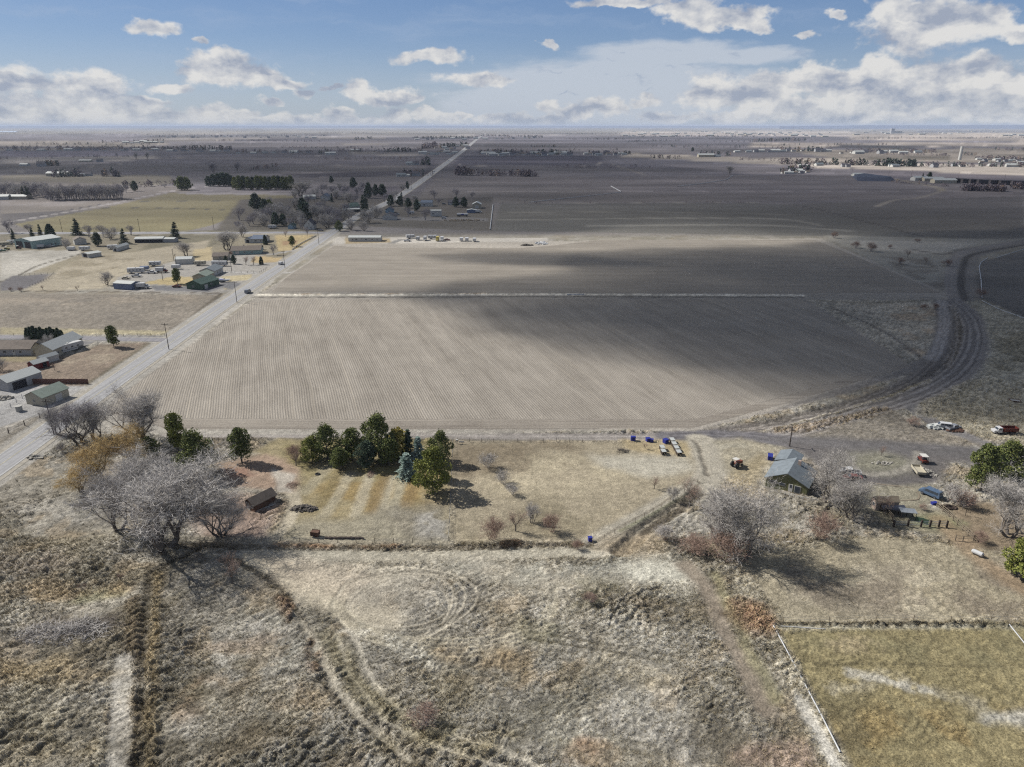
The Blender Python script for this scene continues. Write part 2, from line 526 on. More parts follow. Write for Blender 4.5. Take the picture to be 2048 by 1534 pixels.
for _l, _w, _c in [([(925, 331), (1100, 334), (1190, 330), (1200, 324)], 8, (196, 184, 160)), ([(880, 354), (1100, 354), (1480, 351), (1700, 352)], 4, (176, 166, 150)), ([(1222, 328), (1290, 350)], 7, (190, 178, 152)), ([(830, 406), (1060, 407), (1500, 405), (1580, 407)], 3, (176, 168, 150)),
                   ([(1790, 358), (1870, 374), (1885, 382)], 8, (196, 182, 140)), ([(1885, 382), (1840, 395), (1790, 400), (1755, 412)], 5, (190, 178, 150)), ([(0, 347), (120, 338), (240, 328)], 7, (190, 180, 160)), ([(300, 318), (500, 310), (700, 312), (960, 308)], 8, (176, 166, 150)),
                   ([(560, 330), (700, 331), (860, 336)], 5, (176, 166, 150)), ([(640, 354), (760, 354), (870, 353)], 4, (186, 174, 158)), ([(930, 327), (905, 331)], 5, (196, 184, 160)), ([(1000, 440), (1500, 436), (1640, 450)], 5, (170, 164, 148)), ([(1020, 425), (1300, 424), (1600, 430)], 4, (160, 154, 138)),  # pale lines across the dark right band: sunlit streaks put into the colour
                   ([(1180, 452), (1500, 450), (1700, 462)], 7, (172, 166, 150)), ([(1580, 408), (1640, 420), (1850, 474)], 2.5, (104, 98, 92)), ([(1240, 312), (1500, 318), (1740, 321)], 12, (226, 210, 172))]:
    stroke(_l, _w, _c, 0.9, _w * 0.6)
# left middle distance
poly([(0, 430), (0, 360), (345, 372), (395, 380), (210, 414), (30, 450), (0, 452)], (166, 154, 134), 4)
poly([(0, 395), (330, 398), (200, 412), (0, 412)], (176, 166, 150), 3, patch=(30, 0.4, 0.6))
poly([(0, 428), (180, 420), (60, 446), (0, 452)], (128, 122, 118), 3)
poly([(30, 448), (210, 415), (345, 385), (520, 386), (596, 393), (560, 402), (490, 425), (425, 450), (375, 462), (72, 467)], (160, 148, 90), 2.0, wob=0.6)
poly([(60, 447), (200, 424), (480, 425), (400, 452), (100, 458)], (154, 140, 84), 3, 0.6, patch=(22, 0.4, 0.62))
poly([(345, 385), (600, 385), (600, 390), (380, 389)], (176, 168, 160), 2)
stroke([(275, 403), (420, 402), (570, 403)], 3.5, (120, 116, 96), 1.0, 1.0)
stroke([(195, 416), (330, 416), (500, 422)], 3.0, (116, 110, 88), 1.0, 1.0)
stroke([(0, 447), (100, 430), (210, 410), (345, 382), (420, 372)], 5.0, (190, 182, 170), 1.0, 1.0)
stroke([(0, 444), (100, 427), (210, 407)], 2.5, (104, 100, 104), 1.0, 1.0)
poly([(0, 470), (660, 468), (640, 480), (560, 540), (350, 560), (0, 540)], (158, 146, 116), 3, wob=1.0)
poly([(0, 462), (72, 468), (380, 462), (660, 455), (660, 465), (0, 474)], (140, 132, 104), 2)
poly([(320, 470), (480, 470), (390, 505), (280, 500)], (132, 124, 96), 3, wob=1)
poly([(0, 502), (165, 500), (160, 508), (60, 545), (0, 562)], (192, 186, 172), 1.5, wob=0.8, r=0.15)
poly([(0, 504), (160, 500), (90, 520), (0, 530)], (170, 164, 150), 3, 0.7, patch=(9, 0.42, 0.6))
stroke([(0, 563), (35, 552), (80, 530), (165, 507)], 1.6, (100, 92, 76), 0.9, 0.8)
poly([(0, 566), (25, 552), (108, 548), (90, 562), (40, 580), (0, 582)], (120, 116, 120), 1.0, wob=0.5, r=0.2)
poly([(110, 545), (170, 510), (260, 505), (420, 480), (410, 500), (350, 520), (250, 540), (230, 562), (200, 578), (50, 582)], (184, 170, 140), 2.5, wob=1.5, r=0.3)
poly([(110, 545), (170, 510), (300, 500), (230, 540), (120, 560)], (150, 136, 104), 3, 0.7, wob=1.5, patch=(10, 0.4, 0.6))
poly([(150, 556), (250, 530), (300, 540), (220, 575), (120, 580)], (212, 196, 160), 3, 0.6, patch=(8, 0.42, 0.6))
# yards of the left-hand homesteads
poly([(235, 555), (345, 523), (500, 505), (560, 520), (500, 572), (430, 590), (240, 584)], (178, 172, 162), 1.5, wob=0.8, r=0.1)
poly([(280, 567), (350, 552), (400, 556), (372, 572)], (204, 180, 112), 0.8, wob=0.4, r=0.1)
poly([(440, 553), (505, 549), (500, 561), (455, 562)], (206, 188, 136), 0.6, wob=0.3, r=0.1)
poly([(445, 574), (468, 569), (486, 571), (478, 580), (450, 579)], (200, 180, 126), 0.5, r=0.1)
poly([(385, 500), (424, 494), (424, 522), (388, 522)], (204, 182, 128), 0.8, wob=0.6, r=0.1)
poly([(510, 512), (566, 516), (560, 524), (500, 526)], (206, 176, 112), 0.6, wob=0.5, r=0.1)
poly([(550, 470), (630, 470), (600, 500), (556, 502)], (198, 172, 108), 0.8, wob=0.8, r=0.1)
poly([(563, 482), (598, 480), (592, 488), (566, 490)], (176, 128, 84), 0.8, 0.7, wob=0.5)
poly([(370, 572), (300, 571), (310, 581), (420, 584), (445, 575), (470, 582), (500, 580), (480, 565), (430, 566)], (128, 128, 132), 1.0, r=0.0)
stroke([(430, 543), (560, 547), (600, 540)], 3.2, (196, 192, 186), 1.0, 0.6, r=0)
stroke([(590, 500), (540, 508), (500, 500)], 4.0, (176, 172, 168), 1.0, 0.6, r=0)
poly([(700, 452), (985, 462), (985, 395), (720, 398)], (128, 120, 108), 3, wob=1.0)
poly([(480, 400), (715, 392), (700, 460), (430, 462)], (118, 110, 96), 3, wob=1.5)
poly([(720, 432), (975, 436), (975, 442), (730, 440)], (150, 146, 144), 2)
# strip at the north edge of the property: yard and drive
poly([(672, 474), (1095, 476), (1098, 492), (1040, 494), (660, 492)], (204, 196, 182), 1.0, wob=0.4, r=0.05)
stroke([(665, 489), (720, 492), (770, 490), (800, 480), (820, 480)], 5.0, (140, 138, 134), 0.9, 1.0)
poly([(690, 476), (780, 476), (782, 486), (690, 487)], (186, 164, 118), 0.8, wob=0.6)
poly([(1085, 476), (1160, 476), (1150, 500), (1100, 500)], (190, 182, 170), 1.5, 0.6, wob=1.5, patch=(6, 0.4, 0.6))
# the big pasture west of the road
poly([(-20, 586), (240, 588), (440, 590), (420, 616), (340, 668), (-20, 670)], (160, 148, 130), 1.5, wob=0.8, r=0.25)
poly([(0, 600), (200, 596), (330, 600), (260, 640), (0, 650)], (146, 136, 122), 4, 0.8, wob=3, patch=(18, 0.4, 0.6))
poly([(0, 596), (430, 590), (400, 610), (0, 610)], (190, 172, 146), 3, 0.5, wob=2, patch=(11, 0.45, 0.6))
poly([(0, 655), (340, 662), (330, 671), (0, 669)], (196, 182, 132), 1.0, 0.8, wob=0.4)
stroke([(0, 582), (120, 583), (240, 584), (440, 587)], 2.4, (112, 98, 80), 0.85, 1.0, wob=0.5, patch=(8, 0.35, 0.5))
stroke([(440, 590), (400, 622), (345, 668)], 2.6, (120, 108, 88), 0.8, 1.0, wob=0.4)
# farmstead further south
poly([(-10, 670), (345, 672), (330, 684), (190, 684), (150, 700), (-10, 690)], (150, 148, 150), 0.8, r=0)
poly([(-10, 712), (140, 712), (200, 690), (310, 684), (290, 700), (210, 752), (180, 775), (-10, 770)], (164, 142, 118), 1.0, wob=1.0, r=0.25)
poly([(-10, 713), (100, 712), (70, 724), (-10, 722)], (172, 156, 110), 0.8, wob=0.5, r=0.1)
poly([(150, 700), (230, 690), (300, 690), (200, 730), (120, 730)], (182, 164, 134), 2, 0.6, wob=1.5, patch=(6, 0.4, 0.6))
stroke([(300, 688), (225, 738), (170, 776)], 3.0, (132, 122, 96), 0.8, 1.2, wob=0.8)
poly([(-20, 772), (175, 772), (150, 810), (95, 838), (0, 870), (-30, 868)], (176, 174, 172), 0.8, wob=0.5, r=0.02)
poly([(-20, 796), (60, 782), (0, 810)], (190, 188, 180), 1, 0.6, wob=1.0, patch=(4, 0.4, 0.6))
poly([(-20, 862), (70, 834), (95, 842), (20, 876), (-20, 900)], (172, 164, 150), 1.0, wob=0.8, r=0.5)
# verges of the county road
stroke([(-20, 962), (100, 884), (200, 812), (345, 706), (440, 636), (540, 562)], 4.2, (200, 192, 178), 0.95, 1.6, wob=0.5, r=0.12)
stroke([(-20, 898), (60, 848), (200, 762), (330, 680), (440, 598)], 2.2, (150, 140, 122), 0.8, 1.0, wob=0.5, r=0.3)
stroke([(575, 534), (620, 505), (676, 474)], 3.0, (206, 198, 182), 0.9, 1.0)
# scrub wedge north of the farm track, right
poly([(1650, 470), (1900, 478), (2048, 478), (2048, 484), (1900, 508), (1885, 560), (1895, 592), (1660, 480)], (178, 172, 156), 3, wob=2, r=0.5)
poly([(1700, 480), (1960, 485), (1900, 502), (1860, 508), (1740, 500)], (198, 192, 178), 3, 0.8, wob=2)
poly([(1760, 512), (1860, 520), (1900, 560), (1890, 585), (1800, 545)], (140, 128, 112), 3, 0.7, wob=2, patch=(10, 0.35, 0.6))
stroke([(1830, 500), (1880, 508), (1910, 505)], 3.5, (112, 104, 98), 0.8, 1.5)
poly([(1610, 596), (1880, 602), (1885, 640), (1870, 680), (1835, 722), (1800, 715), (1700, 660), (1620, 605)], (180, 170, 148), 2, wob=1.5, r=0.8)
poly([(1780, 610), (1885, 612), (1875, 690), (1840, 722), (1800, 690)], (188, 162, 126), 2, 0.7, wob=2, patch=(7, 0.4, 0.6))
stroke([(1660, 615), (1760, 660), (1850, 722)], 1.4, (130, 120, 108), 0.8, 0.8)
stroke([(1625, 600), (1740, 606), (1880, 600)], 2.5, (150, 140, 116), 0.8, 1.2, wob=0.6)
poly([(1905, 500), (2060, 478), (2060, 486), (1960, 512), (1952, 560), (1960, 600), (1905, 604), (1895, 560)], (150, 142, 132), 1.5, wob=0.8, r=0.25)
poly([(1965, 522), (2060, 500), (2060, 640), (1966, 598), (1950, 560)], (128, 122, 114), 1.0, r=0.05)
stroke([(2060, 488), (1950, 508), (1928, 530), (1922, 570), (1930, 600)], 3.0, (98, 92, 86), 0.9, 1.5, z=-0.5)
stroke([(2060, 480), (1935, 502), (1905, 530), (1900, 575), (1908, 600)], 5.0, (162, 154, 148), 0.8, 1.5)
# the farm track that curves round the property, with its ditch
poly([(1950, 600), (2060, 640), (2060, 900), (1990, 880), (1830, 830), (1960, 760), (1985, 680)], (178, 168, 140), 2, wob=1.5, r=1.1)
poly([(1990, 640), (2060, 650), (2060, 760), (2000, 740)], (150, 138, 104), 3, 0.8, wob=3, patch=(9, 0.35, 0.6))
poly([(1950, 750), (2060, 740), (2060, 810), (1960, 800)], (196, 188, 164), 3, 0.8, wob=3, patch=(9, 0.35, 0.6))
stroke([(1400, 850), (1560, 812), (1700, 775), (1800, 745), (1850, 724)], 5.0, (158, 150, 142), 0.9, 1.5, wob=0.5, r=0.15)
stroke([(1890, 600), (1898, 640), (1895, 690), (1872, 740), (1790, 790), (1640, 838), (1440, 872)], 9.5, (142, 132, 124), 1.0, 2.0, wob=0.4, r=0.08)
stroke([(1902, 598), (1935, 630), (1948, 680), (1925, 735), (1845, 785), (1700, 828), (1560, 868)], 9.5, (154, 146, 140), 1.0, 1.8, wob=0.6, r=0.05)
stroke([(1905, 602), (1938, 634), (1948, 682), (1920, 738), (1840, 788), (1700, 830), (1560, 866)], 0.8, (188, 182, 178), 0.7, 0.7, both=2.4)
stroke([(1905, 602), (1938, 634), (1948, 682), (1920, 738), (1840, 788), (1700, 830), (1560, 866)], 0.6, (128, 120, 118), 0.8, 0.6, both=5.6)
stroke([(1884, 602), (1890, 640), (1880, 690), (1862, 718)], 4.0, (196, 190, 186), 0.8, 1.5, r=0)
stroke([(1904, 612), (1918, 650), (1910, 700), (1890, 735)], 3.0, (112, 100, 82), 0.9, 1.3, z=-0.6, r=0.7)
stroke([(1890, 730), (1860, 748), (1760, 790), (1620, 828), (1500, 855), (1440, 868)], 3.4, (120, 112, 102), 0.9, 1.4, z=-0.45, wob=0.4, r=0.5)
stroke([(1860, 762), (1740, 806), (1600, 846), (1520, 866)], 1.6, (190, 176, 132), 0.8, 0.8, wob=0.4, r=1.3)
stroke([(1560, 862), (1660, 848), (1750, 826), (1770, 822)], 3.2, (206, 172, 120), 0.9, 1.5, wob=0.8, r=2.6)
stroke([(1820, 810), (1850, 835), (1925, 870), (2060, 925)], 4.5, (140, 136, 136), 0.95, 1.5, wob=0.4, r=0.02)
stroke([(1850, 826), (1900, 790), (1950, 770)], 5.0, (188, 178, 152), 0.7, 2.5, wob=1.5, r=1.6)
poly([(1600, 868), (1780, 820), (1850, 850), (1960, 890), (1700, 885)], (140, 130, 114), 2, 0.9, wob=1.5, r=0.5)
for _o in (1.2, 3.6, 4.8, 7.0):
    stroke([(1905, 602), (1938, 634), (1948, 682), (1920, 738), (1840, 788), (1700, 830), (1560, 866)], 0.45, (112, 104, 100) if _o in (1.2, 4.8) else (184, 176, 168), 0.75, 0.5, both=_o, wob=0.6, z=-0.04)
    stroke([(1895, 604), (1896, 650), (1890, 700), (1860, 745), (1780, 790), (1640, 838), (1460, 870)], 0.45, (112, 104, 98) if _o in (1.2, 4.8) else (176, 166, 154), 0.6, 0.5, both=_o, wob=0.8)
# the farm lane just south of the property
stroke([(340, 868), (700, 870), (1060, 874), (1340, 874), (1500, 870)], 4.6, (172, 162, 154), 0.95, 1.0, r=0.03)
stroke([(340, 870), (700, 872), (1060, 876), (1340, 876)], 0.9, (200, 190, 180), 0.8, 0.6, both=2.2)
stroke([(340, 877), (700, 879), (1000, 881), (1240, 884)], 1.6, (136, 126, 110), 0.7, 0.8)
stroke([(1340, 873), (1480, 872), (1600, 886), (1760, 900), (1900, 905), (2070, 928)], 7.5, (128, 124, 128), 1.0, 1.5, wob=0.3, r=0.02)
stroke([(1350, 871), (1480, 870), (1600, 882), (1900, 900), (2070, 922)], 0.9, (104, 100, 104), 0.8, 0.6, both=2.6)
# farmyard at right
poly([(1560, 884), (1640, 888), (1860, 894), (2060, 915), (2060, 940), (1900, 925), (1880, 960), (1840, 978), (1760, 978), (1690, 966), (1630, 925)], (124, 118, 116), 2.5, 1.0, wob=1.5, r=0.05)
poly([(1500, 878), (1620, 872), (1790, 880), (1960, 896), (2060, 912), (2060, 925), (1700, 900)], (120, 116, 116), 2, 0.9, wob=1.2, r=0.04)
blob(1755, 925, 9.5, 6.5, (152, 148, 124), 1.0, 1.0, r=0.25)
stroke([(1700, 925), (1725, 948), (1790, 945), (1830, 925), (1835, 905)], 1.6, (182, 174, 158), 0.7, 1.2)
poly([(1690, 970), (1860, 970), (1880, 1000), (1840, 1030), (1700, 1020)], (168, 160, 132), 2, 1, wob=1.2, r=0.2)
poly([(1370, 882), (1480, 876), (1560, 894), (1540, 930), (1470, 960), (1430, 950), (1400, 900)], (186, 174, 142), 2, 1, wob=1.0, r=0.2)
poly([(1400, 885), (1500, 890), (1480, 905), (1410, 905)], (200, 192, 166), 3, 0.7, wob=1.5, patch=(5, 0.4, 0.6))
poly([(1520, 905), (1540, 912), (1500, 1000), (1460, 1020), (1450, 960)], (190, 168, 116), 2, 0.7, wob=1.0)
poly([(1880, 1010), (2060, 1000), (2060, 1110), (1930, 1100)], (164, 142, 108), 2, 1, wob=1.5, r=0.2)
poly([(1750, 1015), (1900, 1020), (1940, 1080), (1770, 1060)], (160, 150, 116), 1.5, 0.9, wob=1.0, r=0.25)
blob(1880, 1045, 6, 3, (140, 150, 96), 0.7, 1.0)
# lawns and paddock south of the lane
poly([(500, 905), (560, 878), (905, 884), (903, 1000), (896, 1082), (560, 1082), (540, 1060), (600, 985), (585, 935)], (182, 164, 112), 1.5, 1, wob=1.2, r=0.12)
poly([(560, 880), (900, 884), (898, 960), (700, 960), (570, 930)], (160, 146, 72), 3, 0.8, wob=3, patch=(7, 0.35, 0.6))
poly([(640, 960), (900, 950), (890, 1010), (760, 1030), (640, 1020)], (180, 148, 66), 3, 0.8, wob=2, patch=(9, 0.35, 0.6))
for i, (a_, b_, c_) in enumerate([((655, 935), (610, 985), (188, 176, 138)), ((700, 950), (650, 1030), (196, 184, 148)), ((740, 950), (712, 1030), (204, 192, 158)),
                                  ((782, 955), (758, 1040), (204, 194, 162)), ((805, 955), (785, 1030), (196, 188, 156)), ((770, 952), (742, 1025), (160, 132, 72)),
                                  ((830, 965), (812, 1010), (168, 136, 70)), ((680, 940), (640, 1010), (160, 140, 80))]):
    stroke([a_, b_], 2.3, c_, 0.75, 1.2, wob=0.3)
poly([(760, 1018), (900, 1008), (896, 1082), (720, 1080)], (156, 148, 128), 3, 0.85, wob=2, r=0.3)
poly([(840, 1040), (896, 1020), (896, 1080), (830, 1075)], (190, 186, 176), 2, 0.7, wob=2, patch=(4, 0.4, 0.6))
poly([(560, 1040), (760, 1030), (820, 1082), (560, 1084)], (178, 168, 138), 3, 0.9, wob=2)
stroke([(585, 985), (590, 1010), (575, 1045), (545, 1078)], 2.6, (208, 194, 162), 0.9, 1.0, wob=0.3, r=0.02)
poly([(430, 930), (540, 905), (600, 940), (590, 985), (520, 985), (440, 965)], (188, 156, 126), 2, 1, wob=1.5, r=0.1)
poly([(545, 935), (590, 950), (585, 985), (555, 985)], (206, 196, 178), 1.0, 0.9, wob=0.7, r=0.02)
poly([(440, 938), (500, 935), (500, 955), (450, 955)], (176, 124, 98), 1, 0.7, wob=1)
poly([(380, 1010), (470, 990), (560, 1010), (530, 1070), (400, 1090)], (160, 128, 108), 3, 0.8, wob=2, r=0.3)
poly([(906, 884), (1390, 882), (1425, 960), (1400, 985), (1220, 1085), (900, 1085)], (190, 174, 138), 1.5, 1, wob=0.8, r=0.14)
poly([(910, 886), (1150, 890), (1200, 930), (1080, 930), (912, 960)], (156, 138, 106), 4, 0.9, wob=3, patch=(14, 0.3, 0.6))
poly([(1000, 920), (1260, 900), (1330, 960), (1100, 1000), (960, 990)], (204, 188, 148), 5, 0.8, wob=4, patch=(9, 0.35, 0.6))
poly([(1180, 905), (1370, 912), (1390, 945), (1290, 955), (1200, 930)], (208, 200, 176), 3, 0.9, wob=2, r=0.05)
poly([(1240, 880), (1380, 884), (1380, 915), (1330, 912), (1240, 900)], (206, 182, 124), 1.5, 0.8, wob=1.5)
poly([(920, 1000), (1180, 1000), (1190, 1080), (920, 1080)], (158, 144, 108), 5, 0.7, wob=4, patch=(8, 0.35, 0.6))
stroke([(1400, 880), (1420, 930), (1410, 965), (1330, 1015), (1250, 1060), (1190, 1095)], 7.0, (198, 188, 164), 1.0, 1.5, wob=0.4, r=0.08)
stroke([(1390, 980), (1320, 1020), (1240, 1062)], 0.8, (140, 142, 100), 0.7, 0.6, both=0.0)
stroke([(1387, 882), (1402, 905), (1414, 950)], 0.8, (120, 110, 94), 0.7, 0.7, z=-0.3, wob=0.5)
stroke([(1396, 985), (1350, 1020), (1300, 1050), (1262, 1085), (1240, 1102)], 3.0, (96, 86, 70), 0.95, 1.3, z=-1.0, wob=0.3, r=0.8)
stroke([(1352, 1008), (1300, 1038), (1262, 1068), (1232, 1092)], 0.8, (200, 186, 156), 0.9, 0.6, r=0.2)
# the reed-lined ditch across the picture
stroke([(300, 1090), (520, 1094), (800, 1096), (1175, 1090)], 1.8, (118, 106, 88), 0.85, 1.1, z=-0.4, wob=0.35, r=1.2)
stroke([(560, 1089), (800, 1091), (1170, 1084)], 1.4, (178, 128, 76), 0.75, 0.9, wob=0.4, r=1.5, patch=(6, 0.4, 0.6))
stroke([(330, 1076), (560, 1083), (900, 1086)], 1.6, (190, 178, 148), 0.7, 1.0, r=0.1)
stroke([(500, 1107), (800, 1112), (1180, 1104)], 3.5, (178, 170, 146), 0.9, 1.5, wob=0.4, r=0.12)
# open rough ground in front
poly([(500, 1110), (1330, 1110), (1400, 1180), (1150, 1180), (900, 1160), (600, 1180)], (186, 176, 152), 4, 0.9, wob=3, r=0.25)
poly([(900, 1120), (1260, 1110), (1300, 1150), (1050, 1165)], (168, 166, 150), 4, 0.8, wob=3, patch=(7, 0.35, 0.6))
blob(1320, 1140, 7, 5, (210, 206, 184), 0.9, 2.0, r=0.2)
blob(1270, 1085, 8, 4, (186, 164, 126), 0.8, 2.0, r=0.3)
stroke([(505, 1128), (580, 1160), (680, 1200), (770, 1235)], 5.5, (206, 192, 160), 0.85, 3.0, wob=1.2, r=0.12)
poly([(520, 1110), (760, 1150), (720, 1200), (600, 1180)], (196, 178, 150), 3, 0.6, wob=2)
# tyre circles
cx0, cy0 = at(800, 1205)
for k, rr in enumerate([3.5, 5.2, 6.6, 8.0, 9.0, 9.9, 10.8, 11.6]):
    pts = []
    for q in range(41):
        t = q / 40 * 2 * math.pi
        e = 1 + 0.06 * math.sin(3 * t + k)
        pts.append((cx0 + 0.9 * math.sin(k * 2.1) + rr * 1.12 * e * math.cos(t), cy0 + 0.7 * math.cos(k * 1.7) + rr * 0.95 * e * math.sin(t)))
    stroke(pts, 0.36, (208, 196, 168), 0.7 if k > 2 else 0.4, 0.35, world_pts=True, smooth=False, z=-0.05, patch=(6, 0.2, 0.5), r=0.15)
    if k > 2:
        pts2 = [(cx0 + (x - cx0) * 1.045, cy0 + (y - cy0) * 1.045) for x, y in pts]
        stroke(pts2, 0.28, (112, 104, 86), 0.5, 0.3, world_pts=True, smooth=False, patch=(6, 0.3, 0.5))
blob(800, 1190, 8, 5, (168, 160, 142), 0.6, 2.0, r=0.2)
for k in range(5):
    o_ = k * 9
    stroke([(660, 1195 + o_), (760, 1262 + o_ * 0.7), (900, 1278 + o_), (1020, 1262 + o_), (1090, 1220 + o_), (1115, 1180 + o_)], 0.35, (206, 194, 160), 0.7, 0.4, patch=(6, 0.3, 0.5), r=0.25, z=-0.04)
stroke([(1060, 1272), (1250, 1302), (1400, 1330), (1480, 1352)], 0.45, (92, 86, 70), 0.75, 0.4, both=1.7, z=-0.12)
stroke([(840, 1442), (1100, 1468), (1300, 1500)], 0.5, (110, 104, 86), 0.5, 0.4, both=1.7, z=-0.1)
# middle double track and pale streaks
stroke([(690, 1270), (712, 1330), (750, 1390), (800, 1440), (880, 1480), (1010, 1520), (1080, 1560)], 0.6, (206, 196, 172), 0.9, 0.6, wob=0.4, r=0.25, both=2.6)
stroke([(730, 1262), (800, 1290), (850, 1330), (870, 1372)], 2.6, (208, 202, 182), 0.85, 1.5, wob=1.0, r=0.7, patch=(4, 0.3, 0.55))
stroke([(650, 1255), (690, 1330), (745, 1400), (820, 1455), (960, 1500)], 3.0, (150, 138, 92), 0.7, 2.0, wob=1.0, patch=(6, 0.35, 0.6))
# left diagonal ditch
stroke([(440, 1120), (490, 1130), (560, 1185), (605, 1250), (640, 1330), (670, 1385), (720, 1440), (790, 1500), (840, 1545)], 1.1, (104, 94, 76), 0.7, 0.8, z=-0.35, wob=0.7, r=1.0)
stroke([(600, 1240), (650, 1330), (690, 1400), (760, 1470), (820, 1520)], 1.0, (190, 180, 156), 0.8, 0.8, wob=0.3, r=0.15)
stroke([(560, 1200), (620, 1290), (640, 1340)], 1.6, (170, 122, 76), 0.6, 1.2, wob=0.6, patch=(3, 0.4, 0.6), r=1.6)
# left ditch with its bank and pale track
stroke([(395, 1100), (340, 1125), (300, 1150), (294, 1200), (288, 1300), (283, 1420), (278, 1545)], 1.1, (104, 94, 76), 0.8, 0.7, z=-0.5, wob=0.25, r=0.9)
stroke([(316, 1150), (312, 1220), (306, 1300), (303, 1420), (300, 1545)], 1.3, (190, 164, 108), 0.85, 1.0, wob=0.4, r=1.6)
stroke([(272, 1200), (266, 1300), (262, 1420), (258, 1545)], 2.0, (140, 118, 80), 0.7, 1.0, wob=0.5, r=1.4)
stroke([(250, 1320), (245, 1380), (242, 1450), (236, 1545)], 2.6, (196, 190, 176), 0.8, 0.9, wob=0.4, r=0.12)
stroke([(215, 1330), (205, 1450), (195, 1545)], 0.7, (196, 188, 166), 0.6, 0.6, wob=0.4)
# mottling of the front left
for (x, y, rx, ry, c, a_) in [(60, 1120, 12, 5, (176, 160, 138), .8), (90, 1210, 12, 4, (196, 188, 168), .7), (70, 1250, 9, 4, (112, 100, 84), .8), (170, 1260, 6, 3, (96, 86, 78), .85),
                              (120, 1380, 14, 6, (196, 188, 168), .75), (40, 1440, 8, 6, (190, 180, 150), .7), (90, 1500, 8, 4, (170, 150, 100), .5), (190, 1190, 6, 2, (160, 158, 88), .5),
                              (160, 1180, 10, 3, (196, 164, 106), .6), (90, 1340, 12, 3, (192, 164, 104), .6), (420, 1340, 7, 6, (120, 108, 76), .8), (390, 1390, 6, 4, (168, 132, 86), .7),
                              (400, 1450, 10, 6, (124, 114, 90), .8), (500, 1430, 7, 5, (186, 178, 156), .7), (470, 1240, 8, 4, (188, 184, 164), .7), (590, 1300, 3, 4, (190, 186, 168), .7),
                              (560, 1420, 5, 4, (176, 140, 90), .6), (620, 1500, 9, 4, (196, 192, 178), .7), (350, 1200, 7, 4, (128, 120, 96), .6), (530, 1490, 8, 4, (112, 100, 74), .6),
                              (660, 1480, 6, 4, (112, 106, 88), .5), (560, 1170, 5, 3, (132, 118, 98), .6), (500, 1290, 7, 1.8, (178, 158, 132), .8)]:
    blob(x, y, rx, ry, c, a_, 2.5, patch=(5, 0.3, 0.6))
# mottling of the front centre and right
for (x, y, rx, ry, c, a_) in [(960, 1300, 8, 2.5, (182, 150, 92), .6), (1010, 1330, 5, 2.5, (188, 156, 96), .6), (1080, 1400, 16, 8, (132, 128, 110), .55), (1240, 1455, 10, 3.4, (212, 206, 186), .95),
                              (1140, 1480, 6, 2, (206, 200, 178), .8), (1300, 1250, 10, 6, (194, 188, 170), .6), (1380, 1230, 8, 5, (120, 112, 92), .6), (1430, 1380, 10, 7, (190, 184, 168), .55),
                              (1450, 1450, 8, 6, (118, 108, 84), .65), (1180, 1510, 4, 2.4, (186, 138, 88), .75), (1300, 1520, 14, 3, (150, 138, 108), .6), (1520, 1470, 2.5, 2.5, (206, 206, 200), .9),
                              (1550, 1510, 7, 3, (188, 156, 130), .7), (1080, 1250, 6, 4, (140, 134, 100), .6), (880, 1380, 7, 5, (148, 134, 96), .5), (1060, 1500, 5, 2, (176, 168, 140), .5), (900, 1500, 12, 3, (164, 148, 100), .5),
                              (1190, 1200, 9, 5, (140, 134, 104), .7), (1340, 1190, 7, 4, (184, 178, 158), .7), (1280, 1330, 8, 4, (190, 176, 140), .5)]:
    blob(x, y, rx, ry, c, a_, 2.5, patch=(5, 0.3, 0.6))
# path from the gate down the right side
stroke([(1370, 1130), (1425, 1190), (1450, 1260), (1480, 1310), (1510, 1370), (1530, 1420)], 3.0, (150, 134, 112), 0.9, 1.6, wob=0.5, r=0.12)
stroke([(1430, 1150), (1470, 1240), (1510, 1320), (1550, 1400)], 1.6, (158, 150, 100), 0.7, 1.4, wob=0.6, r=0.3)
stroke([(1470, 1150), (1500, 1200), (1530, 1250), (1580, 1350), (1640, 1460), (1690, 1545)], 3.4, (204, 194, 166), 0.85, 2.0, wob=0.8, r=1.2, patch=(3, 0.2, 0.5))
stroke([(1600, 1400), (1640, 1470), (1680, 1545)], 1.6, (220, 214, 198), 0.9, 0.9, wob=0.4, r=0.1)
blob(1505, 1235, 3.4, 4.5, (206, 152, 104), 0.9, 1.5, r=2.4)
blob(1500, 1180, 3, 3, (196, 186, 160), 0.8, 1.5, r=1.0)
# grazed paddock under the farmyard and the hay field below it
poly([(1480, 1110), (1760, 1070), (1940, 1090), (2070, 1130), (2070, 1246), (1562, 1246), (1540, 1210)], (186, 172, 136), 2, 1, wob=1.5, r=0.28)
poly([(1540, 1150), (2048, 1130), (2048, 1240), (1560, 1240)], (206, 192, 158), 4, 0.7, wob=4, patch=(7, 0.38, 0.6))
poly([(1540, 1140), (2048, 1120), (2048, 1240), (1560, 1240)], (150, 134, 112), 4, 0.7, wob=4, patch=(11, 0.48, 0.66))
stroke([(1880, 1040), (1960, 1120), (2048, 1180)], 3.5, (184, 152, 108), 0.7, 2.0, wob=0.8, r=0.1)
stroke([(1555, 1249), (1700, 1250), (2070, 1252)], 0.7, (92, 84, 66), 0.85, 0.5, r=1.5)
stroke([(1555, 1256), (1750, 1258), (2070, 1258)], 0.8, (198, 190, 158), 0.8, 0.6, r=0.3)
poly([(1556, 1262), (2070, 1258), (2070, 1545), (1715, 1545)], (172, 156, 98), 0.8, 1, wob=0.5, r=0.32)
poly([(1560, 1262), (2070, 1260), (2070, 1350), (1620, 1350)], (156, 146, 96), 4, 0.8, wob=3, patch=(10, 0.35, 0.6), r=0.14)
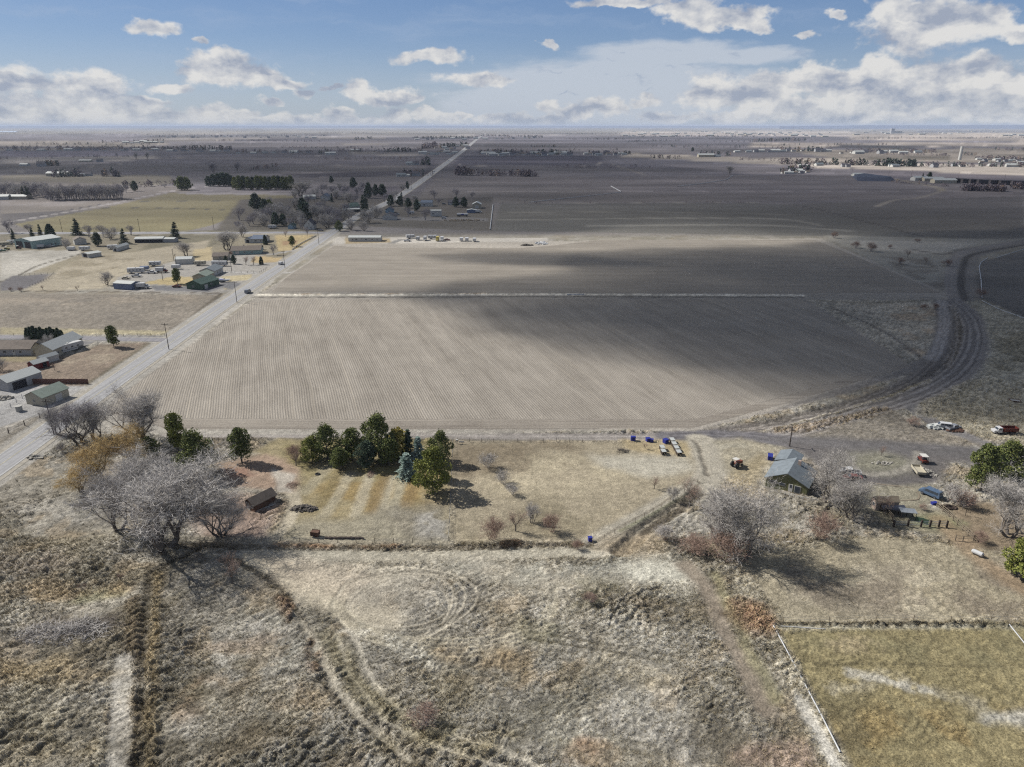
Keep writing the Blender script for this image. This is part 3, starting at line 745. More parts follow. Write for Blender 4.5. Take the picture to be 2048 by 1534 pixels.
poly([(1640, 1400), (2070, 1420), (2070, 1545), (1715, 1545)], (176, 148, 76), 3, 0.75, wob=3, patch=(5, 0.36, 0.6), r=0.5)
poly([(1640, 1400), (2070, 1420), (2070, 1545), (1715, 1545)], (134, 124, 84), 3, 0.7, wob=3, patch=(7, 0.46, 0.64))
stroke([(1390, 965), (1330, 1012), (1250, 1056), (1192, 1092)], 0.5, (140, 128, 104), 0.7, 0.5, both=2.2)
stroke([(1640, 1392), (1760, 1360), (1850, 1385), (1920, 1410), (2060, 1440)], 2.6, (198, 186, 148), 0.8, 2.0, wob=1.4, patch=(3, 0.38, 0.6))
stroke([(1700, 1345), (1830, 1378), (1860, 1390)], 1.4, (222, 216, 196), 0.8, 1.0, wob=0.6, patch=(2, 0.3, 0.5))
blob(1700, 1290, 4, 2.4, (206, 184, 132), 0.7, 1.5, patch=(2, 0.3, 0.6))
blob(2030, 1440, 5, 1.2, (222, 218, 204), 0.7, 1.0)
stroke([(1600, 1290), (1615, 1325), (1800, 1330), (2060, 1335)], 0.5, (130, 118, 76), 0.6, 0.5)

# the property: bare field edges, the headland and the weedy ditch between the two fields
poly([(200, 842), (230, 800), (395, 680), (540, 575), (668, 488), (1640, 476), (1890, 586), (1900, 600), (1615, 600), (1822, 732), (1540, 822), (1385, 862), (330, 866), (110, 868)], (186, 176, 160), 1.0, wob=0.5, r=0.12)
poly([(110, 868), (240, 796), (300, 842), (340, 858), (1000, 862), (1000, 868), (400, 870)], (196, 188, 172), 1.5, wob=0.8, r=0.2)
stroke([(520, 590), (800, 590), (1100, 589), (1605, 591)], 3.6, (236, 226, 202), 1.0, 1.2, wob=0.4, r=0.6)
stroke([(520, 594), (800, 594), (1100, 593), (1605, 594)], 1.6, (92, 86, 78), 0.8, 1.0, wob=0.3, r=0.4, z=-0.5)
stroke([(560, 588), (700, 588), (1000, 587)], 1.2, (206, 170, 118), 0.7, 1.0, wob=0.5, patch=(9, 0.4, 0.6), r=1.2)
LOWER = [(262, 776), (395, 684), (500, 606), (560, 599), (1100, 599), (1560, 599), (1604, 600), (1700, 655), (1800, 716), (1812, 727), (1700, 755), (1540, 800), (1390, 838), (1000, 838), (600, 838), (232, 836), (214, 816)]
UPPER = [(545, 583), (572, 556), (668, 492), (760, 496), (1040, 496), (1098, 492), (1200, 480), (1630, 480), (1700, 508), (1880, 585), (1500, 586), (1000, 585)]
HEAD = [(214, 838), (600, 839), (1000, 839), (1390, 839), (1540, 801), (1700, 756), (1815, 728), (1818, 733), (1700, 768), (1540, 815), (1385, 856), (1000, 858), (330, 858), (300, 846)]
for pts in (LOWER, UPPER, HEAD):
    poly(pts, (176, 164, 150), 0.6, 1.0, r=0.0)
    _p = [at(*q) for q in pts]
    _i = subset(_p, 2)
    dz[_i] = np.where(in_poly(GX[_i], GY[_i], _p), 0, dz[_i])

# road beds are level
for _pp, _w in (([(-150, 1035), (0, 931), (115, 848), (225, 767), (338, 688), (425, 626), (530, 554), (590, 515), (655, 471), (690, 449)], 15.0), ([(-60, 467), (300, 466), (655, 466)], 10.0), ([(-30, 674), (120, 675), (220, 678), (320, 680), (345, 682)], 7.0)):
    stroke(_pp, _w, (182, 176, 164), 0.95, 1.0, r=0.0)
    _p = curve([at(*q) for q in _pp], 6); _i = subset(_p, 12)
    _d, _, _ = seg_dist(GX[_i], GY[_i], _p)
    dz[_i] = np.where(_d < _w / 2 + 1.5, 0, dz[_i])
    rough[_i] = np.where(_d < _w / 2, 0, rough[_i])
# sun-bleached winter grass: little colour left in it
_g = col.mean(axis=1, keepdims=True)
_sat = np.where(GR < 600, 0.66, 0.62)[:, None].astype(np.float32)
col[:] = _g + (col - _g) * _sat
_dk = np.where(GR < 420, 1 + 0.34 * sstep(0.15, 0.8, rough), 1.0) * (1 - 0.28 * sstep(560, 800, GR) * (1 - 0.75 * sstep(5500, 9000, GR)) * (1 - sstep(0.22, 0.36, col.mean(axis=1))))  # far plain darkened here: cloud shade put into the colour
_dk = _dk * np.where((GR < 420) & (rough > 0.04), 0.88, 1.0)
_fp = [at(*q) for q in [(-90, 1100), (1400, 1100), (1530, 1250), (1725, 1560), (-160, 1560)]]
_dk = np.where((GR < 420) & in_poly(GX, GY, _fp), np.maximum(_dk, 1.12), _dk)
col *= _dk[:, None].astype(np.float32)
# the far soils are tinted cold and purplish, haze and cloud shade put into their colour, in thin strips of different fields
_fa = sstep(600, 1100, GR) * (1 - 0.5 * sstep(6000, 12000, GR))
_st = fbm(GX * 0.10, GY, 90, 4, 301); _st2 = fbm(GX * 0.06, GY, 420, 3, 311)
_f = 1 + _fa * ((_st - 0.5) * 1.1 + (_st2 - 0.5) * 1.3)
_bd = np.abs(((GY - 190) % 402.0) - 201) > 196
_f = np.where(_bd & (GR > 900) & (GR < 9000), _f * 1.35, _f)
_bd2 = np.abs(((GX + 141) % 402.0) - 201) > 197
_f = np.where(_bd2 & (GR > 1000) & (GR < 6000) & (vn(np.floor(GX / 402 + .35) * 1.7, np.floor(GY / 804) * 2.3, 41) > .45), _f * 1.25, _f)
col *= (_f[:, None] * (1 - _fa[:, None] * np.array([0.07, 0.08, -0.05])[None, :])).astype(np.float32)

# ---- heights: tufts, clods and hollows where the grass is rough
near = np.nonzero((GR < 420) & (np.abs(np.degrees(np.arctan2(GX, GY))) < 62))[0]
x, y = GX[near], GY[near]
wxn = x + (fbm(x, y, 2.5, 3, 71) - 0.5) * 2.2
wyn = y + (fbm(x + 50, y, 2.5, 3, 72) - 0.5) * 2.2
_cu, _su = math.cos(R(35)), math.sin(R(35))
_uu, _vv = wxn * _cu + wyn * _su, -wxn * _su + wyn * _cu
f1, f2 = worley(_uu * 0.55, _vv * 1.1, 1.1, 3)
g1, _ = worley(_uu * 0.65, _vv * 1.1, 0.56, 4)
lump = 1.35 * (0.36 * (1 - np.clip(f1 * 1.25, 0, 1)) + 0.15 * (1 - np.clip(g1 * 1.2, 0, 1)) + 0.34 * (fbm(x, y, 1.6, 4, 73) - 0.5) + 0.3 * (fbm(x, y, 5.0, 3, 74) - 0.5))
hh = lump * np.clip(rough[near], 0, 3.0) * (0.55 + 0.9 * sstep(0.3, 0.7, fbm(x, y, 12, 3, 75)))
# tufts lighter at the top, darker in the gaps: crevice shade put into the colour
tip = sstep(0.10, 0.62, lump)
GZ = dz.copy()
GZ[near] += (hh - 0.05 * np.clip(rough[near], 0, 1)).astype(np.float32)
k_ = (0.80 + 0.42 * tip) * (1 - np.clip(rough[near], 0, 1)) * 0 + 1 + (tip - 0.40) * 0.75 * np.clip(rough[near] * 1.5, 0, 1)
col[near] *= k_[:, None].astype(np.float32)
fade_out = sstep(330, 420, GR)
GZ = GZ * (1 - fade_out)
# swells of the far plain
GZ += (sstep(9000, 16000, GR) * 26 * (fbm(GX, GY, 9000, 3, 77) - 0.55)).astype(np.float32)

def ground_z(x, y):
    """height of the ground sheet near a point"""
    i = int(np.clip(np.searchsorted(rows, math.hypot(x, y)), 1, NR - 1)); a = math.atan2(x, y)
    j = int(np.clip(np.searchsorted(azs, a), 0, NA - 1))
    return float(GZ[i * NA + j])

verts = np.stack([GX, GY, GZ], 1).astype(np.float32)
i0 = (np.arange(NR - 1)[:, None] * NA + np.arange(NA - 1)[None, :]).ravel()
quads = np.stack([i0, i0 + NA, i0 + NA + 1, i0 + 1], 1).astype(np.int32)
me = bpy.data.meshes.new('ground')
me.vertices.add(N_); me.vertices.foreach_set('co', verts.ravel())
me.loops.add(quads.size); me.loops.foreach_set('vertex_index', quads.ravel())
me.polygons.add(len(quads)); me.polygons.foreach_set('loop_start', np.arange(len(quads), dtype=np.int32) * 4)
me.update(calc_edges=True)
me.polygons.foreach_set('use_smooth', np.ones(len(quads), bool))
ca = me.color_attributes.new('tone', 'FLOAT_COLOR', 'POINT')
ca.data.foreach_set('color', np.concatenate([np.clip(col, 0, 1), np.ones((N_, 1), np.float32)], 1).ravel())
ra = me.attributes.new('tuft', 'FLOAT', 'POINT')
ra.data.foreach_set('value', np.clip(rough, 0, 3).astype(np.float32))
ground = bpy.data.objects.new('ground', me)
COL.objects.link(ground)
tag(ground, kind='structure')

gm = bpy.data.materials.new('dry_ground')
gm.use_nodes = True
t = NT(gm.node_tree)
b = gm.node_tree.nodes['Principled BSDF']
att = t.add('ShaderNodeAttribute', attribute_name='tone').outputs['Color']
tuf = t.add('ShaderNodeAttribute', attribute_name='tuft').outputs['Fac']
co = t.add('ShaderNodeTexCoord').outputs['Object']
fine = t.noise(co, 3.2, 5, 0.65)
mid = t.noise(co, 0.42, 4, 0.6)
wide = t.noise(t.v('MULTIPLY', co, (0.4, 1, 1)), 0.03, 5, 0.6)
vwide = t.noise(t.v('MULTIPLY', co, (0.3, 1, 1)), 0.006, 5, 0.6)
f = t.m('MULTIPLY', t.ramp(fine, 0.28, 0.72, 0.58, 1.42), t.ramp(mid, 0.3, 0.7, 0.84, 1.16))
f = t.m('MULTIPLY', f, t.ramp(t.noise(t.v('MULTIPLY', co, (1, 1, 1)), 1.4, 5, 0.7), 0.3, 0.7, 0.82, 1.18))
f = t.m('MULTIPLY', f, t.m('MULTIPLY', t.ramp(wide, 0.3, 0.7, 0.88, 1.12), t.ramp(vwide, 0.3, 0.7, 0.88, 1.12)))
c0 = t.v('SCALE', att, scale=f)
c0 = t.mix(t.m('MULTIPLY', t.ramp(t.noise(co, 1.1, 5, 0.7), 0.56, 0.72), 0.30), c0, t.v('MULTIPLY', c0, (0.68, 0.68, 0.64)))
c0 = t.mix(t.m('MULTIPLY', t.ramp(t.noise(co, 0.75, 5, 0.7), 0.58, 0.72), 0.35), c0, t.v('MULTIPLY', c0, (1.26, 1.16, 0.96)))
t.put(b.inputs['Base Color'], c0)
b.inputs['Roughness'].default_value = 0.95
b.inputs['Specular IOR Level'].default_value = 0.12
bn = t.add('ShaderNodeBump')
bn.inputs['Strength'].default_value = 1.0
t.put(bn.inputs['Distance'], t.m('MULTIPLY_ADD', tuf, 0.38, 0.06))
t.put(bn.inputs['Height'], t.m('ADD', t.noise(co, 2.6, 5, 0.7), t.m('MULTIPLY', t.noise(co, 0.9, 3, 0.6), 0.8)))
t.put(b.inputs['Normal'], bn.outputs[0])
me.materials.append(gm)

# ------------------------------------------------------------------ ploughed fields, as sheets on the ground
def field_mat(name, c1, c2, row_deg, spacing, grain=1.0, streak=0.06, contrast=0.35):
    m = bpy.data.materials.new(name)
    m.use_nodes = True
    t = NT(m.node_tree)
    b = m.node_tree.nodes['Principled BSDF']
    co = t.add('ShaderNodeTexCoord').outputs['Object']
    mp = t.add('ShaderNodeMapping')
    mp.inputs['Rotation'].default_value = (0, 0, R(-row_deg))
    t.put(mp.inputs['Vector'], co)
    v = mp.outputs[0]                               # x runs along the rows
    lx, ly, _ = t.sep(v)
    wob = t.m('MULTIPLY', t.noise(v, 0.012, 2), 3.0)
    ph = t.m('MULTIPLY', t.m('ADD', ly, wob), 2 * math.pi / spacing)
    furrow = t.m('SINE', ph)
    bunch = t.noise(t.v('MULTIPLY', v, (streak, 1, 1)), 1.0, 5, 0.7)
    bunch2 = t.noise(t.v('MULTIPLY', v, (streak * 1.6, 1, 1)), 0.16, 3, 0.6)
    clod = t.noise(co, 2.0, 5, 0.75)
    patch = t.noise(co, 0.020, 5, 0.6)
    f = t.m('ADD', t.m('MULTIPLY', t.m('SUBTRACT', bunch, 0.5), contrast * 2.5), t.m('MULTIPLY', furrow, t.m('MULTIPLY', t.ramp(t.noise(co, 0.05, 3), 0.4, 0.6), contrast * 0.22)))
    f = t.m('ADD', f, t.m('MULTIPLY', t.m('SUBTRACT', bunch2, 0.5), contrast * 2.6))
    f = t.m('ADD', f, t.m('MULTIPLY', t.m('SUBTRACT', t.noise(co, 0.06, 5, 0.65), 0.5), contrast * 1.8))
    f = t.m('ADD', f, t.m('MULTIPLY', t.m('SUBTRACT', clod, 0.5), 4.6 * grain * contrast))
    f = t.m('ADD', f, t.m('MULTIPLY', t.m('SUBTRACT', patch, 0.5), 1.3 * contrast))
    colr = t.mix(t.m('ADD', f, 0.5, clamp=True), tuple(alb(c2)), tuple(alb(c1)))
    wheel = t.m('COSINE', t.m('MULTIPLY', t.m('ADD', ly, wob), 2 * math.pi / 6.3))
    wheel = t.m('MULTIPLY', t.ramp(wheel, 0.975, 0.995), t.ramp(t.noise(t.v('MULTIPLY', v, (0.05, 1, 1)), 0.12, 3), 0.48, 0.62))
    colr = t.mix(t.m('MULTIPLY', wheel, 0.28), colr, tuple(alb((222, 210, 190))))
    # pale straw speckle along the rows
    straw = t.m('MULTIPLY', t.ramp(t.noise(t.v('MULTIPLY', v, (streak * 2, 1, 1)), 1.6, 4, 0.7), 0.60, 0.70), t.ramp(t.noise(co, 5.0, 3, 0.6), 0.42, 0.6))
    colr = t.mix(t.m('MULTIPLY', straw, 0.8), colr, tuple(alb((236, 226, 206))))
    t.put(b.inputs['Base Color'], colr)
    b.inputs['Roughness'].default_value = 0.95
    b.inputs['Specular IOR Level'].default_value = 0.1
    bn = t.add('ShaderNodeBump')
    bn.inputs['Strength'].default_value = 0.8
    bn.inputs['Distance'].default_value = 0.16
    t.put(bn.inputs['Height'], t.m('ADD', t.m('MULTIPLY', furrow, 0.35), t.m('MULTIPLY', clod, 1.6)))
    t.put(b.inputs['Normal'], bn.outputs[0])
    return m

def sheet(name, pts_px, mat, z=0.03, world_pts=False, wob=0.0, seg=6.0):
    pts = pts_px if world_pts else [at(*p) for p in pts_px]
    out = []
    n = len(pts)
    rnd = random.Random(len(pts) + int(abs(pts[0][0]) * 10))
    for i in range(n):
        a, b_ = pts[i], pts[(i + 1) % n]
        L = math.dist(a, b_)
        k = max(1, int(L / seg)) if wob else 1
        for j in range(k):
            u = j / k
            out.append((a[0] + (b_[0] - a[0]) * u + (rnd.uniform(-wob, wob) if j else 0), a[1] + (b_[1] - a[1]) * u + (rnd.uniform(-wob, wob) if j else 0), z))
    o = mesh_obj(name, out, [list(range(len(out)))], mat)
    return tag(o, kind='structure')

F_LOW = field_mat('stubble_rows', (204, 196, 184), (126, 119, 110), 109, 0.78, 1.5, 0.06, 0.27)
F_UP = field_mat('stubble_rows_across', (194, 186, 174), (126, 119, 110), 0, 1.2, 1.4, 0.05, 0.24)
F_HEAD = field_mat('headland_furrows', (196, 188, 176), (116, 108, 100), 0, 1.3, 1.0, 0.015, 0.38)
lower_field = sheet('ploughed_field', LOWER, F_LOW, 0.03)
upper_field = sheet('ploughed_field', UPPER, F_UP, 0.03)
headland = sheet('headland', HEAD, F_HEAD, 0.04)

# ---- the county road, laid along its measured line
def ribbon(name, pts, w, mat, z, parent=None, kind='structure', widths=None, smooth=True, thick=0.0):
    p = curve(pts, 5) if smooth and len(pts) > 2 else list(pts)
    V, Fc = [], []
    n = len(p)
    for i, (x, y) in enumerate(p):
        a = p[max(0, i - 1)]; b_ = p[min(n - 1, i + 1)]
        dx, dy = b_[0] - a[0], b_[1] - a[1]
        L = math.hypot(dx, dy) + 1e-9
        ww = (w if widths is None else np.interp(i / (n - 1), *widths)) / 2
        V += [(x - dy / L * ww, y + dx / L * ww, z), (x + dy / L * ww, y - dx / L * ww, z)]
        if i:
            Fc.append((2 * i - 2, 2 * i - 1, 2 * i + 1, 2 * i))
    o = mesh_obj(name, V, Fc, mat, parent)
    if kind: tag(o, kind=kind)
    return o
def road_mat(name, base, wheel, var=0.10, axis=None):
    m = material(name, base, 0.9, var, 0.6, 0.2)
    t = NT(m.node_tree)
    b = m.node_tree.nodes['Principled BSDF']
    co = t.add('ShaderNodeTexCoord').outputs['Object']
    src = b.inputs['Base Color'].links[0].from_socket
    lanes = t.noise(t.v('MULTIPLY', co, (1.3, 0.012, 1)), 1.0, 3, 0.6)
    cr = t.noise(co, 0.9, 5, 0.7)
    c = t.mix(t.ramp(lanes, 0.4, 0.62, 0, 0.8), src, tuple(alb(wheel)))
    c = t.mix(t.m('MULTIPLY', t.ramp(cr, 0.58, 0.62), 0.25), c, tuple(alb((120, 120, 120))))
    t.put(b.inputs['Base Color'], c)
    return m
def kk(c):            # a colour seen in sunlight, as the surface's own colour
    return tuple(float(x) for x in alb(c))
M_ROAD = road_mat('worn_asphalt', kk((182, 182, 184)), (156, 156, 158))
M_LANE = road_mat('side_asphalt', kk((172, 172, 178)), (156, 156, 162))
ROADPX = [(-150, 1035), (0, 931), (115, 848), (225, 767), (338, 688), (425, 626), (530, 554), (590, 515), (655, 471), (690, 449), (722, 429), (790, 397), (850, 357), (905, 317), (930, 298), (957, 276), (972, 266)]
RW = ([0, .5, .7, 1], [8.4, 8.4, 10, 18])
road_pts = [at(*p) for p in ROADPX]
ribbon('gravel_shoulder', road_pts, 13, material('gravel_shoulder', kk((176, 170, 158)), 0.95, 0.2, 0.8), 0.05, widths=([0, .5, .7, 1], [11.5, 11, 13, 22]))
road = ribbon('road', road_pts, 9, M_ROAD, 0.09, widths=RW)
tag(ribbon('road_marking', road_pts[:10], 0.28, material('faded_paint', kk((190, 184, 160)), 0.8, 0.3, 0.7), 0.11), kind='structure')
def offset_line(pts, off):
    p = curve(pts, 5); out = []
    for i, (x, y) in enumerate(p):
        a = p[max(0, i - 1)]; b_ = p[min(len(p) - 1, i + 1)]
        dx, dy = b_[0] - a[0], b_[1] - a[1]; L = math.hypot(dx, dy)
        out.append((x - dy / L * off, y + dx / L * off))
    return out
M_WHITE_LINE = material('white_line', kk((206, 206, 204)), 0.8, 0.3, 0.7)
ribbon('edge_line', offset_line(road_pts[:10], 3.9), 0.22, M_WHITE_LINE, 0.11, smooth=False)
ribbon('edge_line', offset_line(road_pts[:10], -3.9), 0.22, M_WHITE_LINE, 0.11, smooth=False)
side = [at(*p) for p in [(-60, 467), (100, 466), (300, 466), (480, 465.5), (600, 464.5), (655, 466)]]
ribbon('side_road', side, 8.0, M_LANE, 0.07)
ribbon('driveway', [at(*p) for p in [(-30, 674), (120, 675), (220, 678), (320, 680), (345, 682)]], 5.0, road_mat('driveway_asphalt', kk((158, 156, 160)), (140, 138, 144)), 0.07)

# ---- low hills on the eastern horizon
def ridge(name, px0, px1, dist, hmin, hmax, mat, seed, base=0.0):
    V, Fc = [], []
    n = 90
    for i in range(n + 1):
        u = i / n
        px = px0 + (px1 - px0) * u
        a = math.atan((px - 1024) / (FOC / math.cos(PITCH)))
        x, y = dist * math.tan(a), dist
        prof = sstep(0, 0.25, u) * (0.55 + 0.45 * float(fbm(np.array([u * 9.0]), np.array([seed * 3.3]), 1.0, 4, seed)[0] * 1.6))
        h = hmin + (hmax - hmin) * prof * (0.45 + 0.55 * u)
        V += [(x, y, -30), (x * 1.02, y * 1.02, max(0.5, h)), (x * 1.12, y * 1.12, -30)]
        if i:
            k = 3 * i
            Fc += [(k - 3, k, k + 1, k - 2), (k - 2, k + 1, k + 2, k - 1)]
    return tag(mesh_obj(name, V, Fc, mat, smooth=True), kind='structure')
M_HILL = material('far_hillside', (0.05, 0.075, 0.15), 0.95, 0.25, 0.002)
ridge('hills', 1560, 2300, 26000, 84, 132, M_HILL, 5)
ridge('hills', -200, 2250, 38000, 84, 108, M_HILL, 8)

# ---- fair-weather clouds overhead, outside the frame, whose shadows lie on the land
CLOUD_Z = 900.0
_off = (sun_dir.x / sun_dir.z * CLOUD_Z, sun_dir.y / sun_dir.z * CLOUD_Z)
M_CLOUD = bpy.data.materials.new('cloud_vapour')
M_CLOUD.use_nodes = True
ct = NT(M_CLOUD.node_tree)
M_CLOUD.node_tree.nodes.remove(M_CLOUD.node_tree.nodes['Principled BSDF'])
vs = ct.add('ShaderNodeVolumeScatter')
vs.inputs['Color'].default_value = (1, 1, 1, 1)
vs.inputs['Density'].default_value = 0.016
vs.inputs['Anisotropy'].default_value = 0.4
ct.l.new(vs.outputs[0], M_CLOUD.node_tree.nodes['Material Output'].inputs['Volume'])
def cloud(pts_px, feather, thick, seed, amt=1.0, n=90, wl=None):
    pts = [at(*p) for p in pts_px]
    xs = [p[0] for p in pts]; ys = [p[1] for p in pts]
    pad = feather
    X, Y = np.meshgrid(np.linspace(min(xs) - pad, max(xs) + pad, n), np.linspace(min(ys) - pad, max(ys) + pad, n), indexing='ij')
    x, y = X.ravel(), Y.ravel()
    wl = wl or feather * 1.6
    xw = x + (fbm(x, y, wl, 4, seed) - 0.5) * feather * 1.5
    yw = y + (fbm(x, y, wl, 4, seed + 5) - 0.5) * feather * 1.5
    d, _, _ = seg_dist(xw, yw, pts + [pts[0]])
    sd = np.where(in_poly(xw, yw, pts), d, -d)
    T = sstep(-feather, feather * 0.9, sd) * thick * amt * (0.35 + 1.2 * fbm(x, y, wl, 5, seed + 9))
    T[(np.abs(x - x.min()) < 1e-3) | (np.abs(x - x.max()) < 1e-3) | (np.abs(y - y.min()) < 1e-3) | (np.abs(y - y.max()) < 1e-3)] = 0
    keep = T > 0.5
    gid = -np.ones(x.size, int)
    V, Fc = [], []
    K = keep.reshape(n, n); Tm = T.reshape(n, n)
    grow = K.copy()
    grow[1:] |= K[:-1]; grow[:-1] |= K[1:]; grow[:, 1:] |= K[:, :-1] | False; grow[:, :-1] |= K[:, 1:]
    ids = {}
    ox, oy = _off
    def vid(i, j, top):
        key = (i, j, top if K[i, j] else 0)
        if key not in ids:
            tt = Tm[i, j] if K[i, j] else 0.0
            z = CLOUD_Z + (tt * 0.8 if top else -tt * 0.2)
            ids[key] = len(V)
            V.append((X[i, j] + ox, Y[i, j] + oy, z))
        return ids[key]
    for i in range(n - 1):
        for j in range(n - 1):
            q = [(i, j), (i + 1, j), (i + 1, j + 1), (i, j + 1)]
            if any(K[a] for a in q):
                Fc.append([vid(*a, 1) for a in q])
                Fc.append([vid(*a, 0) for a in reversed(q)])
    # drop double faces where both sides are flat
    Fc2 = []
    seen = set()
    for f in Fc:
        k = tuple(sorted(f))
        if len(set(f)) < 3: continue
        Fc2.append(f)
    o = mesh_obj('cloud', V, Fc2, M_CLOUD, smooth=False)
    return tag(o, kind='structure')
cloud([(915, 608), (1010, 655), (1180, 685), (1330, 712), (1520, 772), (1650, 800), (1840, 792), (2200, 860), (2400, 560), (2200, 455), (1800, 468), (1640, 492), (1400, 500), (1170, 512), (1190, 545), (980, 572)], 20, 165, 3)
cloud([(860, 512), (960, 504), (1120, 506), (1180, 520), (1060, 524), (900, 522)], 12, 90, 21)
cloud([(560, 582), (700, 574), (900, 572), (920, 594), (700, 594)], 9, 34, 27)
cloud([(700, 461), (985, 462), (1200, 455), (1500, 462), (1700, 468), (2400, 480), (2400, 362), (1900, 356), (1500, 348), (1300, 330), (900, 322), (300, 318), (-300, 312), (-300, 345), (300, 352), (560, 372), (640, 395), (660, 430)], 50, 42, 41, 1.0, n=130, wl=150)
cloud([(300, 318), (900, 322), (1300, 330), (1500, 320), (1200, 306), (600, 296), (-300, 292), (-300, 312)], 260, 60, 51, 0.9)
cloud([(480, 462), (640, 462), (700, 440), (640, 395), (500, 400)], 30, 26, 57)

# ---- haze: an even box of thin air round the camera and the land
M_HAZE = bpy.data.materials.new('haze_air')
M_HAZE.use_nodes = True
ht = NT(M_HAZE.node_tree)
M_HAZE.node_tree.nodes.remove(M_HAZE.node_tree.nodes['Principled BSDF'])
pv = ht.add('ShaderNodeVolumePrincipled')
pv.inputs['Color'].default_value = (0.70, 0.80, 1.0, 1)
pv.inputs['Density'].default_value = 0.000042
pv.inputs['Anisotropy'].default_value = 0.0
ht.l.new(pv.outputs[0], M_HAZE.node_tree.nodes['Material Output'].inputs['Volume'])
S_ = 80000
bxv = [(x, y, z) for z in (-45, 140) for x, y in ((-S_, -S_), (S_, -S_), (S_, S_), (-S_, S_))]
haze = mesh_obj('haze', bxv, [(0, 3, 2, 1), (4, 5, 6, 7), (0, 1, 5, 4), (1, 2, 6, 5), (2, 3, 7, 6), (3, 0, 4, 7)], M_HAZE)
tag(haze, kind='stuff')
ORD = ['first', 'second', 'third', 'fourth', 'fifth', 'sixth', 'seventh', 'eighth', 'ninth', 'tenth', 'eleventh', 'twelfth', 'thirteenth', 'fourteenth', 'fifteenth', 'sixteenth', 'seventeenth', 'eighteenth', 'nineteenth', 'twentieth']
# ------------------------------------------------------------------ plants
def bark(name, c1, c2):
    return material(name, c1, 0.9, 0.35, 1.6, 0.1, tint=c2, bump=0.4)
M_BARK = bark('grey_bark', (110, 104, 98), (82, 76, 72))
M_TWIG = bark('pale_twigs', (178, 174, 170), (138, 134, 132))
M_TWIG_D = bark('dusky_twigs', (142, 138, 142), (112, 108, 114))
M_TWIG_R = bark('reddish_twigs', (150, 128, 116), (122, 104, 94))
M_TWIG_W = bark('willow_twigs', (188, 164, 118), (156, 136, 98))
M_TWIG_L = bark('light_twigs', (172, 168, 163), (134, 130, 128))
M_BARK_W = bark('willow_bark', (86, 72, 54), (66, 56, 44))
def leaf_mat(name, c1, c2, c3):
    m = material(name, c1, 0.75, 0.35, 0.9, 0.25, tint=c2)
    t = NT(m.node_tree)
    b = m.node_tree.nodes['Principled BSDF']
    co = t.add('ShaderNodeTexCoord').outputs['Object']
    src = b.inputs['Base Color'].links[0].from_socket
    t.put(b.inputs['Base Color'], t.mix(t.ramp(t.noise(co, 2.6, 3, 0.6), 0.5, 0.68), src, lin(c3)))
    return m
M_PINE = leaf_mat('pine_needles', (98, 108, 62), (76, 88, 52), (150, 150, 84))
M_FIR = leaf_mat('dark_fir_needles', (72, 88, 72), (58, 72, 62), (100, 112, 84))
M_SPRUCE = leaf_mat('blue_spruce_needles', (150, 168, 160), (120, 140, 134), (180, 194, 184))
M_OLIVE = leaf_mat('olive_needles', (118, 124, 62), (92, 102, 52), (156, 152, 82))
M_YEL = leaf_mat('yellowing_foliage', (168, 156, 84), (140, 132, 64), (190, 172, 96))

def tube(V, F, p0, p1, r0, r1, sides=5):
    a = (p1 - p0)
    if a.length < 1e-6: return
    a = a.normalized()
    u = a.orthogonal().normalized(); w = a.cross(u)
    k = len(V)
    for p, r in ((p0, r0), (p1, r1)):
        for i in range(sides):
            t = 2 * math.pi * i / sides
            V.append(tuple(p + (u * math.cos(t) + w * math.sin(t)) * r))
    for i in range(sides):
        j = (i + 1) % sides
        F.append((k + i, k + j, k + sides + j, k + sides + i))

def ribbon_twig(V, F, rnd, p, d, L, w):
    """a thin tapering twig with one bend"""
    side = Vector((rnd.uniform(-1, 1), rnd.uniform(-1, 1), rnd.uniform(-1, 1))).cross(d)
    if side.length < 1e-4: side = Vector((1, 0, 0))
    side = side.normalized() * w * 0.5
    mid_ = p + d * L * 0.5
    d2 = (d + Vector((rnd.uniform(-.5, .5), rnd.uniform(-.5, .5), rnd.uniform(-.3, .45)))).normalized()
    end = mid_ + d2 * L * 0.5
    k = len(V)
    V.extend([tuple(p - side), tuple(p + side), tuple(mid_ + side * 0.7), tuple(mid_ - side * 0.7), tuple(end)])
    F.append((k, k + 1, k + 2, k + 3)); F.append((k + 3, k + 2, k + 4))
    return mid_, end, d2

